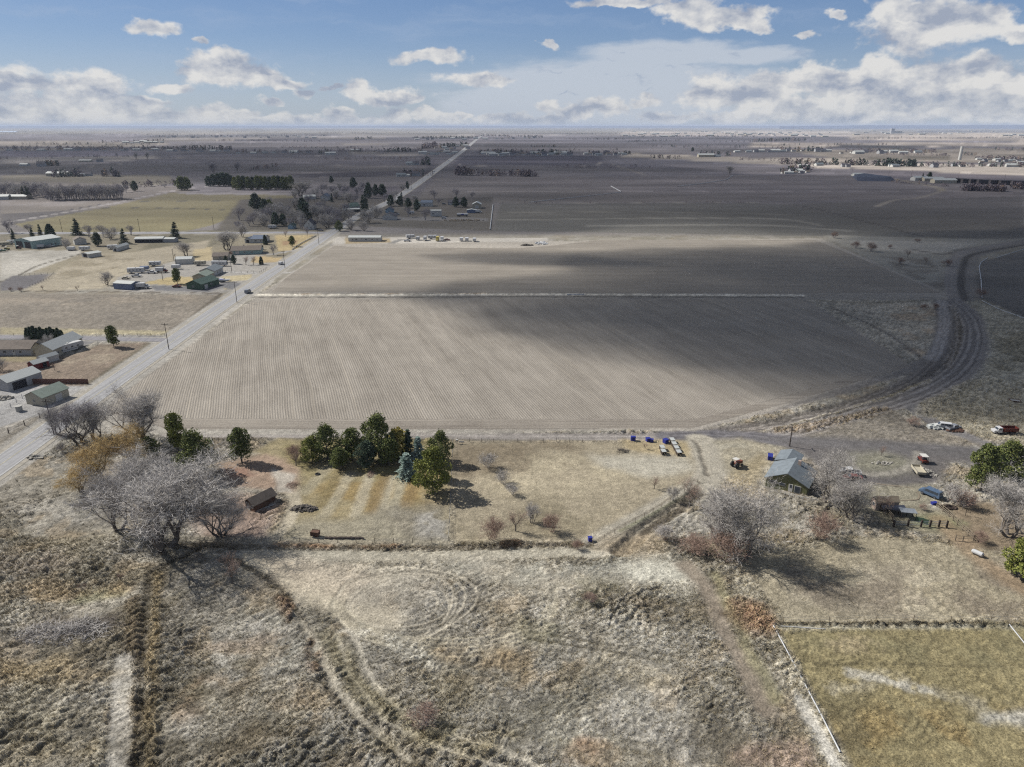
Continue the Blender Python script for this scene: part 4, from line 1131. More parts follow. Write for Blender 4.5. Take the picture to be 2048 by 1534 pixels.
def bare_tree_mesh(seed, h=14, spread=0.85, stems=1, limbs=5, twigs=2600, tw=0.045, droop=0.0, low=0.22, up=0.45, trunk_r=None, dens_in=0.25):
    rnd = random.Random(seed)
    V, F = [], []; TV, TF = [], []
    ends = []
    tr = trunk_r or h * 0.027
    def grow(p, d, L, r, lvl):
        n = 3 if lvl < 2 else 2
        q = p
        for i in range(n):
            d = (d + Vector((rnd.gauss(0, .16), rnd.gauss(0, .16), up * 0.22 * (1 if lvl < 3 else 0.4) - droop * 0.12 * lvl))).normalized()
            e = q + d * (L / n)
            r2 = r * (0.86 if i < n - 1 else 0.72)
            tube(V, F, q, e, r, r2, 6 if lvl == 0 else (4 if lvl < 3 else 3))
            if lvl >= 1:
                ends.append((e.copy(), d.copy(), lvl, L))
            q, r = e, r2
            if lvl < 3 and i >= 1 - (lvl > 0):
                for _ in range(1 if lvl else 0):
                    if rnd.random() < 0.75:
                        a = Vector((rnd.gauss(0, 1), rnd.gauss(0, 1), rnd.gauss(0.2, .5))).normalized()
                        grow(q, (d * 0.65 + a * 0.75).normalized(), L * rnd.uniform(.45, .7), r * 0.6, lvl + 1)
        if lvl < 3:
            for _ in range(2 + (rnd.random() < .6)):
                a = Vector((rnd.gauss(0, 1), rnd.gauss(0, 1), rnd.gauss(0.1, .5))).normalized()
                grow(q, (d * 0.75 + a * 0.6).normalized(), L * rnd.uniform(.55, .85), r * 0.75, lvl + 1)
    for s in range(stems):
        ang = 2 * math.pi * (s + rnd.random() * .6) / stems
        off = Vector((math.cos(ang), math.sin(ang), 0)) * (0.0 if stems == 1 else h * 0.035)
        base = off + Vector((0, 0, -0.3))
        top = off + Vector((math.cos(ang), math.sin(ang), 0)) * (0 if stems == 1 else h * 0.05) + Vector((rnd.gauss(0, .02) * h, rnd.gauss(0, .02) * h, h * low))
        r = tr if stems == 1 else tr * 0.7
        tube(V, F, base, top, r * 1.25, r, 7)
        for i in range(limbs if stems == 1 else max(2, limbs // 2)):
            a = 2 * math.pi * (i + rnd.random() * .5) / (limbs if stems == 1 else max(2, limbs // 2)) + ang
            tilt = rnd.uniform(0.35, 1.0) * spread
            d = Vector((math.cos(a) * tilt, math.sin(a) * tilt, 1.0)).normalized()
            grow(top.copy(), d, h * rnd.uniform(.26, .36), r * 0.62, 0 if i % 2 else 1)
    if not ends: return None
    for _ in range(twigs):
        p, d, lvl, L = ends[rnd.randrange(len(ends))]
        a = Vector((rnd.gauss(0, 1), rnd.gauss(0, 1), rnd.gauss(0.15 - droop, .7))).normalized()
        dd = (d * 0.6 + a * 0.8 - Vector((0, 0, droop * 0.6))).normalized()
        LL = h * rnd.uniform(.05, .13)
        m_, e_, d2 = ribbon_twig(TV, TF, rnd, p + a * rnd.uniform(0, .25), dd, LL, tw)
        for _k in range(2):
            a2 = Vector((rnd.gauss(0, 1), rnd.gauss(0, 1), rnd.gauss(0.1 - droop, .7))).normalized()
            ribbon_twig(TV, TF, rnd, m_ if _k else e_, (d2 * .6 + a2 * .8).normalized(), LL * rnd.uniform(.4, .7), tw * 0.7)
    zs = max(v[2] for v in TV); k = h / zs
    sc = lambda vv: [(x * k, y * k, z * k) for x, y, z in vv]
    return sc(V), F, sc(TV), TF

def tree_from(name, data, m1, m2):
    root = empty(name)
    mesh_obj('trunk', data[0], data[1], m1, root)
    mesh_obj('crown', data[2], data[3], m2, root)
    root['_h'] = data[5] if len(data) > 5 else 0
    return root

def clump(V, F, rnd, p, s, n=4, flat=0.6, out=None):
    """a tuft of needles or leaves: a few small crossed faces"""
    for _ in range(n):
        a = Vector((rnd.gauss(0, 1), rnd.gauss(0, 1), rnd.gauss(0, flat)))
        if out is not None: a = a * 0.8 + out
        a = a.normalized() * s * rnd.uniform(.6, 1.2)
        b_ = Vector((rnd.gauss(0, 1), rnd.gauss(0, 1), rnd.gauss(0, 1))).cross(a)
        if b_.length < 1e-4: continue
        b_ = b_.normalized() * s * rnd.uniform(.22, .42)
        k = len(V)
        V.extend([tuple(p - b_), tuple(p + a * 0.6 + b_ * 0.9), tuple(p + a), tuple(p + b_ * 1.1 + a * 0.1)])
        F.append((k, k + 3, k + 1)); F.append((k, k + 1, k + 2))

def conifer_mesh(seed, h=12, r=3.2, kind='cone', n=1500, s=0.55, base=0.08):
    rnd = random.Random(seed)
    V, F, TV, TF = [], [], [], []
    tube(V, F, Vector((0, 0, -0.3)), Vector((0, 0, h * 0.9)), h * 0.024, h * 0.006, 6)
    if kind == 'cone':
        tiers = int(h * 1.7)
        for ti in range(tiers):
            u = (ti + rnd.random()) / tiers
            z = h * (base + (1 - base) * u)
            rr = r * (1 - u) ** 0.85 * rnd.uniform(.82, 1.1) + 0.15
            nb = max(4, int(9 * (1 - u) + 4))
            for bi in range(nb):
                a = rnd.uniform(0, 2 * math.pi)
                L = rr * rnd.uniform(.7, 1.12)
                d = Vector((math.cos(a), math.sin(a), -0.22))
                if rnd.random() < .5:
                    tube(V, F, Vector((0, 0, z)), Vector((0, 0, z)) + d * L * 0.8, 0.05, 0.02, 3)
                m_ = max(2, int(n / (tiers * nb)))
                for k in range(m_):
                    t_ = (k + rnd.random()) / m_
                    q = Vector((0, 0, z)) + d * L * (0.25 + 0.75 * t_) + Vector((rnd.gauss(0, .18), rnd.gauss(0, .18), rnd.gauss(0, .15)))
                    clump(TV, TF, rnd, q, s * (1.1 - 0.4 * t_), 4, 0.4, d * 0.6)
    elif kind == 'round':
        # limbs end in separate pads of needles, so sky and shade show between them
        pads = []
        np_ = 20
        for i in range(np_):
            u = (i + .5) / np_
            zc = h * (base + 0.12 + (0.86 - base) * u)
            prof = math.sin(math.pi * min(1, (0.18 + 0.86 * u))) ** 0.6
            a = i * 2.4 + rnd.uniform(-.4, .4)
            q = r * prof * rnd.uniform(.35, .9)
            pads.append((Vector((math.cos(a) * q, math.sin(a) * q, zc)), r * rnd.uniform(.26, .46)))
            tube(V, F, Vector((0, 0, zc * 0.8)), pads[-1][0], h * 0.009, h * 0.003, 4)
        pads.append((Vector((0, 0, h * 0.93)), r * 0.35))
        for c_, pr in pads:
            for _ in range(max(6, int(n / len(pads)))):
                d = Vector((rnd.gauss(0, 1), rnd.gauss(0, 1), rnd.gauss(0, .8))).normalized()
                q = c_ + d * pr * rnd.uniform(.55, 1.05)
                clump(TV, TF, rnd, q, s, 4, 0.7, d * 0.7)
    else:                                   # column: dense and upright
        for _ in range(n):
            u = rnd.random()
            z = h * (0.03 + 0.97 * u)
            prof = (1 - u ** 2.6) * 0.9 + 0.1
            a = rnd.uniform(0, 2 * math.pi); q = r * prof * rnd.uniform(.72, 1.02)
            d = Vector((math.cos(a), math.sin(a), 0.5))
            clump(TV, TF, rnd, Vector((math.cos(a) * q, math.sin(a) * q, z)), s, 4, 1.0, d * .6)
    return V, F, TV, TF

# prototypes (built once, moved to the first place they stand, copied for the rest)
PROTO = {}
def defproto(key, name, data, m1, m2, h):
    PROTO[key] = dict(name=name, h=h, mesh=(data, m1, m2), meshes=None)
defproto('oak', 'bare_tree', bare_tree_mesh(1, 15, 0.95, 1, 7, 5200, 0.040, low=0.13), M_BARK, M_TWIG, 15)
defproto('oak2', 'bare_tree', bare_tree_mesh(2, 15, 0.75, 3, 7, 4600, 0.040, low=0.10), M_BARK, M_TWIG, 15)
defproto('vase', 'bare_tree', bare_tree_mesh(3, 14, 1.15, 4, 6, 4600, 0.040, low=0.08), M_BARK, M_TWIG, 14)
defproto('tall', 'bare_tree', bare_tree_mesh(4, 16, 0.45, 3, 7, 4200, 0.042, up=0.8, low=0.10), M_BARK, M_TWIG_L, 16)
defproto('willow', 'willow_tree', bare_tree_mesh(5, 13, 1.0, 3, 7, 4400, 0.045, droop=0.55, low=0.15), M_BARK_W, M_TWIG_W, 13)
defproto('small', 'bare_tree', bare_tree_mesh(6, 5, 0.9, 1, 5, 500, 0.035, low=0.25), M_BARK, M_TWIG_R, 5)
defproto('dusk', 'bare_tree', bare_tree_mesh(8, 14, 0.9, 2, 6, 1100, 0.085), M_TWIG_D, M_TWIG_D, 14)
defproto('dusk2', 'bare_tree', bare_tree_mesh(9, 14, 0.8, 3, 6, 1100, 0.085, low=0.1), M_TWIG_D, M_TWIG, 14)
defproto('fartree', 'bare_tree', bare_tree_mesh(10, 12, 0.95, 2, 4, 300, 0.22, low=0.12), M_TWIG_D, M_TWIG_D, 12)
defproto('redbush', 'bare_shrub', bare_tree_mesh(11, 6, 1.2, 5, 6, 1500, 0.045, low=0.04, trunk_r=0.08), M_TWIG_R, M_TWIG_R, 6)
defproto('greybush', 'bare_shrub', bare_tree_mesh(12, 4, 1.3, 5, 6, 800, 0.045, low=0.04, trunk_r=0.06), M_TWIG, M_TWIG_L, 4)
defproto('duskbush', 'bare_shrub', bare_tree_mesh(13, 4, 1.3, 5, 6, 800, 0.05, low=0.04, trunk_r=0.06), M_TWIG_D, M_TWIG_R, 4)
defproto('pine', 'pine_tree', conifer_mesh(21, 12, 4.2, 'round', 2850, 0.42, 0.1), M_BARK, M_PINE, 12)
defproto('pine2', 'pine_tree', conifer_mesh(22, 12, 4.6, 'round', 3040, 0.42, 0.02), M_BARK, M_PINE, 12)
defproto('olive', 'pine_tree', conifer_mesh(23, 11, 4.0, 'round', 2850, 0.42, 0.02), M_BARK, M_OLIVE, 11)
defproto('fir', 'fir_tree', conifer_mesh(24, 13, 3.6, 'cone', 2800, 0.45, 0.05), M_BARK, M_FIR, 13)
defproto('firround', 'evergreen_tree', conifer_mesh(27, 11, 3.8, 'round', 1100, 0.7, 0.02), M_BARK, M_FIR, 11)
defproto('spruce', 'spruce_tree', conifer_mesh(25, 8, 2.6, 'cone', 2400, 0.36, 0.02), M_BARK, M_SPRUCE, 8)
defproto('column', 'arborvitae', conifer_mesh(26, 6, 1.1, 'column', 600, 0.45), M_BARK, M_FIR, 6)
defproto('yel', 'yellow_shrub', conifer_mesh(28, 5, 2.2, 'round', 500, 0.45, 0.0), M_BARK, M_YEL, 5)
_alt = {'oak': ('oak', 'vase'), 'dusk': ('dusk', 'dusk2'), 'pine': ('pine', 'pine2')}
pr = random.Random(5)
def plant(key, px, py, h, label, cat=None, group=None, wide=1.0, rot=None, lean=0.0, world_pt=None, crown_mat=None):
    P_ = PROTO[key]
    if P_['meshes'] is None:
        (V, F, TV, TF), m1, m2 = P_['mesh']
        root = empty(P_['name'])
        a = mesh_obj('trunk', V, F, m1, root)
        b_ = mesh_obj('crown', TV, TF, m2, root)
        P_['meshes'] = (a.data, b_.data)
    else:
        root = empty(P_['name'])
        for nm, me_ in zip(('trunk', 'crown'), P_['meshes']):
            o = bpy.data.objects.new(nm, me_)
            COL.objects.link(o)
            o.parent = root
    if crown_mat:
        for ch in root.children:
            if ch.name.startswith('crown'):
                ch.material_slots[0].link = 'OBJECT'
                ch.material_slots[0].material = crown_mat
    x, y = world_pt or at(px, py)
    if 335 < py < 470 and y > 330: h *= 1.25; wide *= 1.08
    elif y > 330 and key == 'fir': wide *= 1.25
    k = h / P_['h']
    root.location = (x, y, ground_z(x, y) - 0.05 if math.hypot(x, y) < 400 else 0)
    root.scale = (k * wide, k * wide, k)
    root.rotation_euler = (lean, 0, pr.uniform(0, 6.28) if rot is None else rot)
    tag(root, label, cat or ('shrub' if 'shrub' in P_['name'] else 'tree'), group)
    return root

# ---- front: the grove at left
plant('oak2', 235, 1062, 18, 'big grey bare tree at the left end of the grove', wide=0.95)
plant('tall', 330, 1098, 21, 'widest grey bare tree, in the middle of the left grove', wide=1.75, crown_mat=M_TWIG)
plant('vase', 442, 1072, 15, 'bare tree just left of the red-brown shed', wide=0.95)
plant('tall', 290, 1010, 14, 'bare tree behind the middle of the left grove', wide=1.6, crown_mat=M_TWIG)
plant('vase', 400, 1000, 11, 'small bare tree between the dark pine and the grove', crown_mat=M_TWIG)
plant('willow', 200, 960, 13, 'golden willow with the thick dark trunk beside the county road', wide=1.05)
plant('willow', 262, 935, 13, 'golden willow standing right of the roadside willow')
plant('willow', 165, 985, 8, 'low golden willow nearest the rough ground at left', wide=1.3)
plant('vase', 158, 885, 15, 'tall bare tree at the road corner of the field', crown_mat=M_TWIG_D)
plant('oak2', 190, 880, 14, 'bare tree with upright limbs next to the road corner tree')
plant('oak', 290, 890, 17, 'spreading bare tree rising over the near field corner', wide=1.15)
plant('tall', 116, 868, 9, 'slim bare tree at the very edge of the asphalt')
plant('redbush', 125, 905, 3, 'thin bare bush on the pale verge below the road corner', crown_mat=M_TWIG)
plant('yel', 300, 918, 6, 'green and gold shrub under the spreading bare tree', wide=1.2, crown_mat=M_PINE)
plant('pine2', 395, 948, 11, 'large dark pine beside the grey grove', wide=1.12)
plant('pine', 484, 925, 9.5, 'dark pine right of the large dark pine')
plant('pine', 358, 905, 11, 'pine behind the large dark pine', crown_mat=M_OLIVE, wide=0.8)
plant('redbush', 590, 920, 5, 'reddish bare bush at the west edge of the lawn')
plant('small', 592, 932, 6, 'leaning bare tree at the west edge of the lawn')
# ---- the belt of evergreens on the lawn
for i, (key, x, y, h, lab, wd, cm) in enumerate([
        ('pine2', 655, 918, 10.5, 'olive-green pine at the left end of the lawn belt', 1.0, None),
        ('pine', 705, 922, 10.0, 'second pine from the left in the lawn belt', 1.05, None),
        ('pine2', 758, 915, 13, 'tallest round pine of the lawn belt', 1.05, None),
        ('pine', 735, 935, 8.0, 'low dark pine in front of the tallest round pine', 1.2, M_FIR),
        ('pine2', 625, 922, 7.5, 'low olive pine at the far left of the lawn belt', 1.2, M_OLIVE),
        ('pine', 778, 930, 8.0, 'dark pine between the tallest pine and the narrow fir', 1.15, None),
        ('yel', 796, 915, 9.0, 'yellowing evergreen in the middle of the lawn belt', 1.0, None),
        ('fir', 818, 918, 9.5, 'narrow dark fir right of the yellowing evergreen', 1.1, None),
        ('spruce', 838, 922, 8.0, 'small blue spruce at the back of the lawn belt', 1.1, None),
        ('pine2', 882, 925, 9.5, 'green pine beside the fence, at the back', 0.95, None),
        ('pine', 875, 958, 8.0, 'green pine at the fence, second from the back', 0.85, None),
        ('pine2', 866, 985, 11.5, 'big sunlit olive pine at the fence, nearest the lawn', 0.95, M_OLIVE),
        ('spruce', 815, 956, 7.0, 'rounded blue spruce alone in front of the belt', 1.5, None),
        ('pine', 680, 938, 6.5, 'low spreading pine in front of the belt, left', 1.3, None)]):
    plant(key, x, y, h * (.9 if y < 940 else 1), lab, group='evergreens of the lawn belt', wide=wd, crown_mat=cm)
# ---- paddock trees
for key, x, y, h, lab in [('greybush', 975, 935, 5.0, 'bare fruit tree right of the dark tree shadows'), ('greybush', 1006, 968, 4.0, 'bare bush at the middle of the paddock edge'),
                          ('greybush', 1026, 990, 3.4, 'low pale bush, lowest of three at the paddock edge'), ('small', 1308, 978, 3.5, 'small leafless tree with a ring track around it'),
                          ('small', 1290, 898, 2.0, 'tiny bare sapling near the stacked pens'), ('redbush', 985, 1080, 6.0, 'wide bare shrub by the lawn fence at the ditch'),
                          ('small', 1031, 1062, 6.0, 'slender bare tree right of the wide shrub'), ('tall', 1064, 1046, 5.2, 'thin pale sapling in the lower paddock'),
                          ('redbush', 1104, 1064, 5.0, 'bare shrub with a long shadow, right side of the lower paddock'), ('redbush', 1155, 1098, 2.6, 'small bush where the ditch meets the track')]:
    plant(key, x, y, h, lab)
# ---- right: the trees round the green house
plant('oak2', 1482, 1118, 20, 'huge pale bare tree left of the green house', wide=1.12, crown_mat=M_TWIG_L)
plant('vase', 1440, 1098, 12.5, 'lower bare tree leaning against the huge pale tree', wide=1.0)
plant('vase', 1652, 1005, 15, 'broad bare tree over the green house roof', wide=1.0, crown_mat=M_TWIG_L)
plant('oak2', 1700, 1040, 13.0, 'pale bare tree at the east corner of the green house deck', crown_mat=M_TWIG_L)
plant('redbush', 1640, 1080, 7.0, 'reddish rounded bush below the green house', wide=1.1)
plant('redbush', 1450, 1125, 7.0, 'reddish thicket under the huge pale tree', wide=1.3)
plant('redbush', 1385, 1105, 4.5, 'brown thicket left of the huge pale tree', wide=1.6)
plant('redbush', 1330, 1080, 4.0, 'bare thicket at the end of the dark ditch', crown_mat=M_TWIG, wide=1.2)
plant('small', 1378, 1020, 7.5, 'single bare tree beside the farm track')
plant('greybush', 1345, 1000, 4.5, 'thin grey bush at the track bend', wide=0.7)
plant('small', 1770, 1030, 5.0, 'small bare tree behind the corral shed')
plant('duskbush', 1845, 1020, 2.0, 'low twiggy bush beside the corral')
plant('pine', 1960, 985, 12, 'green pine right of the parked blue van', crown_mat=M_PINE, wide=0.95)
plant('pine2', 2010, 960, 9.5, 'green pine behind the tall pine at the right edge', wide=1.1)
plant('oak2', 2018, 1072, 16, 'pale bare tree at the right edge of the picture', crown_mat=M_TWIG_L, wide=1.1)
plant('olive', 2042, 1160, 9.0, 'yellow-green pine cut by the right edge', wide=1.2)
plant('greybush', 1900, 1005, 5.5, 'pale leafless bush beside the blue van', wide=1.1)
plant('duskbush', 1925, 1015, 5.0, 'dark leafless thicket under the green pine', wide=1.2)
plant('redbush', 1958, 1085, 3.0, 'red-brown bush outside the corral corner', wide=1.2)
# ---- foreground bushes
plant('duskbush', 850, 1452, 4.4, 'dark dome-shaped bush alone in the rough field', wide=1.15)
plant('duskbush', 1180, 1208, 2.4, 'dark low bush on the open ground', wide=1.2)
plant('small', 465, 1170, 6.5, 'gnarled bare tree beside the diagonal ditch')
plant('small', 170, 1186, 2.2, 'twisted sapling at left of the rough ground')
plant('small', 243, 1165, 2.0, 'small dead sapling near the ditch gate')
# ---- evergreens and bare trees of the left homesteads
for key, x, y, h, lab, wd in [
        ('pine', 228, 694, 8.5, 'lone round pine on the grass inside the road bend', 0.95), ('fir', 352, 476, 12.5, 'solitary dark fir left of the long farm shed', 1.15),
        ('fir', 28, 482, 9.5, 'blue-green fir at the left edge, above the white boats', 0.8), ('fir', 66, 477, 8.5, 'fir behind the pale steel barn, left one', 0.9), ('fir', 82, 474, 10, 'fir behind the pale steel barn, right one', 0.8),
        ('column', 102, 475, 10.5, 'dark columnar evergreen behind the steel barn', 1.7), ('fir', 155, 470, 13, 'broad dark fir beside the steel barn drive', 1.25),
        ('firround', 196, 492, 9.5, 'dark round evergreen beside the white workshop', 1.0), ('fir', 249, 487, 11, 'dark fir beside the open-fronted shed', 1.15),
        ('pine', 355, 568, 8.5, 'round pine beside the dark green house', 0.95), ('pine', 585, 493, 7.5, 'round pine on the brown lawn by the crossroads', 1.0),
        ('column', 531, 489, 7.0, 'columnar cypress at the corner of the blue-grey house', 1.2), ('column', 523, 529, 5.0, 'clipped dark cypress beside the county road', 1.3),
        ('firround', 468, 528, 5.5, 'dark shrub pine left of the white motorhome', 0.9), ('firround', 452, 524, 4.0, 'small dark evergreen beside the motorhome', 0.8),
        ('oak2', 215, 570, 9, 'pale bare tree at the corner of the blue metal shed', 1.1), ('small', 86, 580, 3, 'tiny bare sapling on the pasture fence line', 1.0), ('small', 155, 582, 3.4, 'leaning bare sapling left of the blue metal shed', 1.0),
        ('duskbush', 42, 583, 3.0, 'round dark bush on the pasture fence', 1.1), ('duskbush', 22, 582, 2.4, 'smaller dark bush left of the round one on the pasture fence', 1.1),
        ('tall', 455, 500, 15, 'tall pale poplar grove beside the green-roofed house', 1.7), ('tall', 372, 512, 11, 'pale feathery tree behind the white garage', 1.5), ('oak2', 485, 474, 12, 'bare tree left of the blue-grey house', 1.0),
        ('dusk', 548, 510, 8, 'bare tree right of the pale ranch house', 0.9), ('small', 492, 530, 6, 'bare tree by the motorhome', 1.2), ('small', 507, 530, 6, 'second bare tree by the motorhome', 1.2),
        ('small', 571, 474, 6, 'bare tree on the brown lawn near the side road', 0.9), ('dusk', 614, 472, 8, 'bare tree at the crossroads', 0.8), ('duskbush', 462, 512, 4, 'bare hedge in front of the ranch house', 1.3),
        ('vase', 165, 560, 0.1, '', 1), ('vase', 135, 498, 9, 'bare tree in front of the white workshop', 1.2), ('dusk', 178, 474, 11, 'bare tree behind the dark fir, left', 1.1), ('dusk', 205, 474, 11, 'bare tree behind the round evergreen', 1.1),
        ('vase', 222, 478, 11, 'pale bare tree in the middle of the farmyard trees', 1.2), ('dusk', 262, 470, 9, 'bare tree right of the dark fir', 1.1), ('dusk', 20, 466, 10, 'dull bare tree at the far left road', 1.2), ('dusk', 60, 466, 7, 'low bare tree above the steel barn', 1.3),
        ('vase', 55, 698, 6, 'bare tree in front of the evergreen hedge, left', 0.8), ('vase', 103, 700, 7, 'white-limbed bare tree in front of the evergreen hedge', 0.8), ('small', 110, 742, 3.6, 'leafless sapling on the brown lawn', 0.8), ('vase', 2, 742, 6, 'bare tree cut by the left edge', 0.9)]:
    if lab: plant(key, x, y, h, lab, wide=wd)
for i in range(11):
    plant('column', 58 + i * 6.9, 684 + i * 0.5, 6.0 + (i * 37 % 5) * 0.25, ORD[i] + ' columnar evergreen from the left in the hedge behind the ranch house', 'tree', 'columnar evergreens of the hedge', wide=1.0)
# ---- the wooded crossroads hamlet
for key, x, y, h, lab, wd in [
        ('firround', 512, 420, 13, 'dark evergreen at the left end of the hamlet grove', 1.0), ('firround', 530, 424, 10, 'dark evergreen inside the hamlet grove, left', 1.0), ('olive', 540, 422, 9, 'yellow-green evergreen above the hamlet grove', 1.0),
        ('firround', 606, 424, 11, 'dark evergreen above the white gabled house', 1.0), ('firround', 612, 442, 13, 'large dark evergreen just left of the white gabled house', 1.1), ('firround', 552, 452, 9, 'dark evergreen beside the side road', 0.9), ('firround', 567, 452, 8, 'dark evergreen left of the teal shed', 0.9),
        ('pine2', 678, 462, 6.5, 'green pine at the crossroads corner', 1.0), ('fir', 664, 404, 8, 'dark fir beside the white farmhouse', 0.9),
        ('firround', 663, 366, 8, 'round dark tree alone on the far field', 0.9), ('firround', 707, 376, 11, 'large dark evergreen behind the hamlet', 1.0), ('firround', 738, 396, 14, 'tall dark evergreen beside the pale yard', 0.75), ('firround', 752, 392, 11, 'dark evergreen beside the tallest one', 0.7),
        ('firround', 765, 392, 11, 'round dark evergreen right of the pale yard', 1.1), ('fir', 727, 432, 16, 'tall dark fir beside the county road, left of the tank shed', 0.8), ('fir', 732, 420, 17, 'tall dark fir behind the roadside fir', 0.7),
        ('firround', 782, 412, 9, 'dark evergreen left of the light blue cottage', 1.0), ('firround', 800, 412, 8, 'dark evergreen behind the light blue cottage', 1.0), ('fir', 803, 396, 6, 'small dark fir at the verge of the county road', 1.2), ('firround', 817, 416, 8, 'dark evergreen between cottage and long shed', 1.0),
        ('firround', 834, 422, 9, 'dark evergreen beside the grey-roofed house', 0.7), ('firround', 912, 414, 8, 'dark evergreen in front of the eastern barn', 1.0), ('firround', 928, 414, 8, 'dark evergreen right of the eastern barn', 1.0),
        ('dusk', 540, 446, 13, 'grey bare tree filling the left of the hamlet grove', 1.2), ('vase', 565, 438, 13, 'pale bare tree in the middle of the hamlet grove', 1.1), ('vase', 590, 446, 12, 'pale bare tree right of the middle of the hamlet grove', 1.1),
        ('oak', 634, 446, 15, 'white-limbed bare tree behind the white gabled house', 1.0), ('dusk', 652, 446, 14, 'bare tree right of the white gabled house', 1.1), ('dusk', 672, 448, 13, 'dark bare tree at the crossroads edge', 1.0), ('dusk', 690, 430, 11, 'bare tree above the crossroads', 1.0),
        ('tall', 600, 392, 17, 'tall grey poplar cluster at the end of the pine row', 1.7), ('dusk', 645, 388, 12, 'bare tree behind the white farmhouse', 1.2), ('dusk', 668, 392, 12, 'bare tree right behind the white farmhouse', 1.2), ('dusk', 690, 392, 13, 'bare tree above the pale-roofed cottage', 1.2),
        ('vase', 697, 404, 11, 'rounded bare tree above the green-roofed cottage', 1.0), ('dusk', 716, 396, 13, 'bare tree near the tallest evergreen', 0.8), ('vase', 752, 436, 12, 'bare tree left of the light blue cottage', 1.0), ('vase', 702, 460, 9, 'pale bare tree north of the field corner', 1.0),
        ('vase', 728, 462, 8, 'pale bare tree just behind the mobile home', 0.9), ('dusk', 816, 434, 9, 'round bare tree by the vehicle yard', 0.9), ('dusk', 852, 440, 10, 'bare tree in front of the white two-storey shed', 1.0), ('dusk', 878, 410, 7, 'bare tree beside the eastern house', 0.8),
        ('dusk', 912, 396, 10, 'bare tree behind the eastern barn', 1.1), ('dusk', 945, 398, 8, 'bare tree at the end of the eastern yard', 0.9), ('dusk', 480, 462, 8, 'bare tree at the bend of the side road', 1.1), ('dusk', 508, 448, 10, 'bare tree left of the hamlet grove', 1.1),
        ('vase', 806, 380, 8, 'bare tree beside the county road north of the hamlet', 1.0), ('firround', 815, 378, 8, 'dark evergreen beside the county road north of the hamlet', 0.7)]:
    plant(key, x, y, h, lab, wide=wd)
for i in range(34):
    x, y = [(500, 452), (520, 440), (548, 432), (575, 430), (600, 450), (622, 430), (640, 425), (660, 438), (684, 440), (480, 440), (560, 420), (590, 415), (618, 412), (648, 412), (672, 398), (710, 408), (700, 440), (736, 446), (770, 404), (790, 400), (830, 404), (868, 398), (632, 396), (590, 396), (612, 386), (655, 382), (680, 380), (724, 384), (540, 410), (528, 452), (580, 456), (604, 458), (655, 456), (675, 456)][i]
    plant(['dusk', 'dusk2', 'vase'][i % 3], x, y, 8 + i * 7 % 5, 'leafless yard tree among the houses of the crossroads hamlet', 'tree', 'yard trees of the hamlet', wide=1.05)
# ---- the pine row and the clump west of it
for i, x in enumerate([471, 480, 489, 498, 507, 516, 524, 532, 541, 550, 558, 567, 575, 583]):
    plant('firround' if i % 3 else 'olive', x, 379 + (i % 2) * 0.8, 13 + (i * 7 % 4) * 0.5, ORD[i] + ' pine from the left in the straight row north of the yellow field', 'tree', 'pines of the windbreak row', wide=0.85, crown_mat=M_PINE if i % 2 else None)
for i, (x, h) in enumerate([(418, 11), (428, 13), (438, 14), (447, 15), (456, 14), (463, 12)]):
    plant('firround', x, 372.5, h, ORD[i] + ' evergreen from the left in the clump left of the pine row', 'tree', 'evergreens of the clump left of the pine row', wide=0.95)
plant('firround', 363, 380, 14, 'big olive evergreen of several stems, left of the clump', wide=1.15, crown_mat=M_PINE)
plant('firround', 375, 380, 13, 'right-hand stem of the big olive evergreen group', wide=1.1, crown_mat=M_PINE)
plant('tall', 428, 348, 18, 'tall thin bare tree standing in the far field, left one', wide=0.9, crown_mat=M_TWIG_D)
plant('tall', 475, 345, 17, 'tall thin bare tree standing in the far field, right one', wide=0.8, crown_mat=M_TWIG_D)
# ---- scrub on the east side
for key, x, y, h, lab, wd in [('duskbush', 1668, 476, 6, 'grey shrub at the north-east corner of the field', 1.0), ('duskbush', 1712, 496, 6, 'leafless shrub left of the big grey thicket', 1.2), ('duskbush', 1742, 503, 7.5, 'big grey thicket along the north-east boundary', 1.1),
                              ('duskbush', 1780, 497, 3.5, 'small bush alone on the pale scrub', 1.0), ('duskbush', 1800, 528, 5, 'leafless bush in the scrub wedge, left', 1.1), ('small', 1815, 515, 6, 'small bare tree in the scrub wedge', 1.0),
                              ('small', 1852, 528, 5, 'bare bush in the middle of the scrub wedge', 1.1), ('duskbush', 1895, 532, 5, 'bare bush beside the canal bend', 1.4), ('duskbush', 1835, 484, 3, 'low bush at the canal side of the dark field', 1.8),
                              ('redbush', 1848, 620, 3.2, 'brown thicket at the head of the wedge field', 1.5), ('redbush', 1870, 618, 3.0, 'brown thicket right beside the first one', 1.4), ('duskbush', 1960, 596, 6, 'leafless grey tree at the bend of the farm track', 1.0),
                              ('duskbush', 1825, 852, 3.2, 'grey bush left of the junk pile', 1.3), ('small', 1762, 912, 3.0, 'little bare tree inside the turning circle', 1.0)]:
    plant(key, x, y, h, lab, wide=wd)
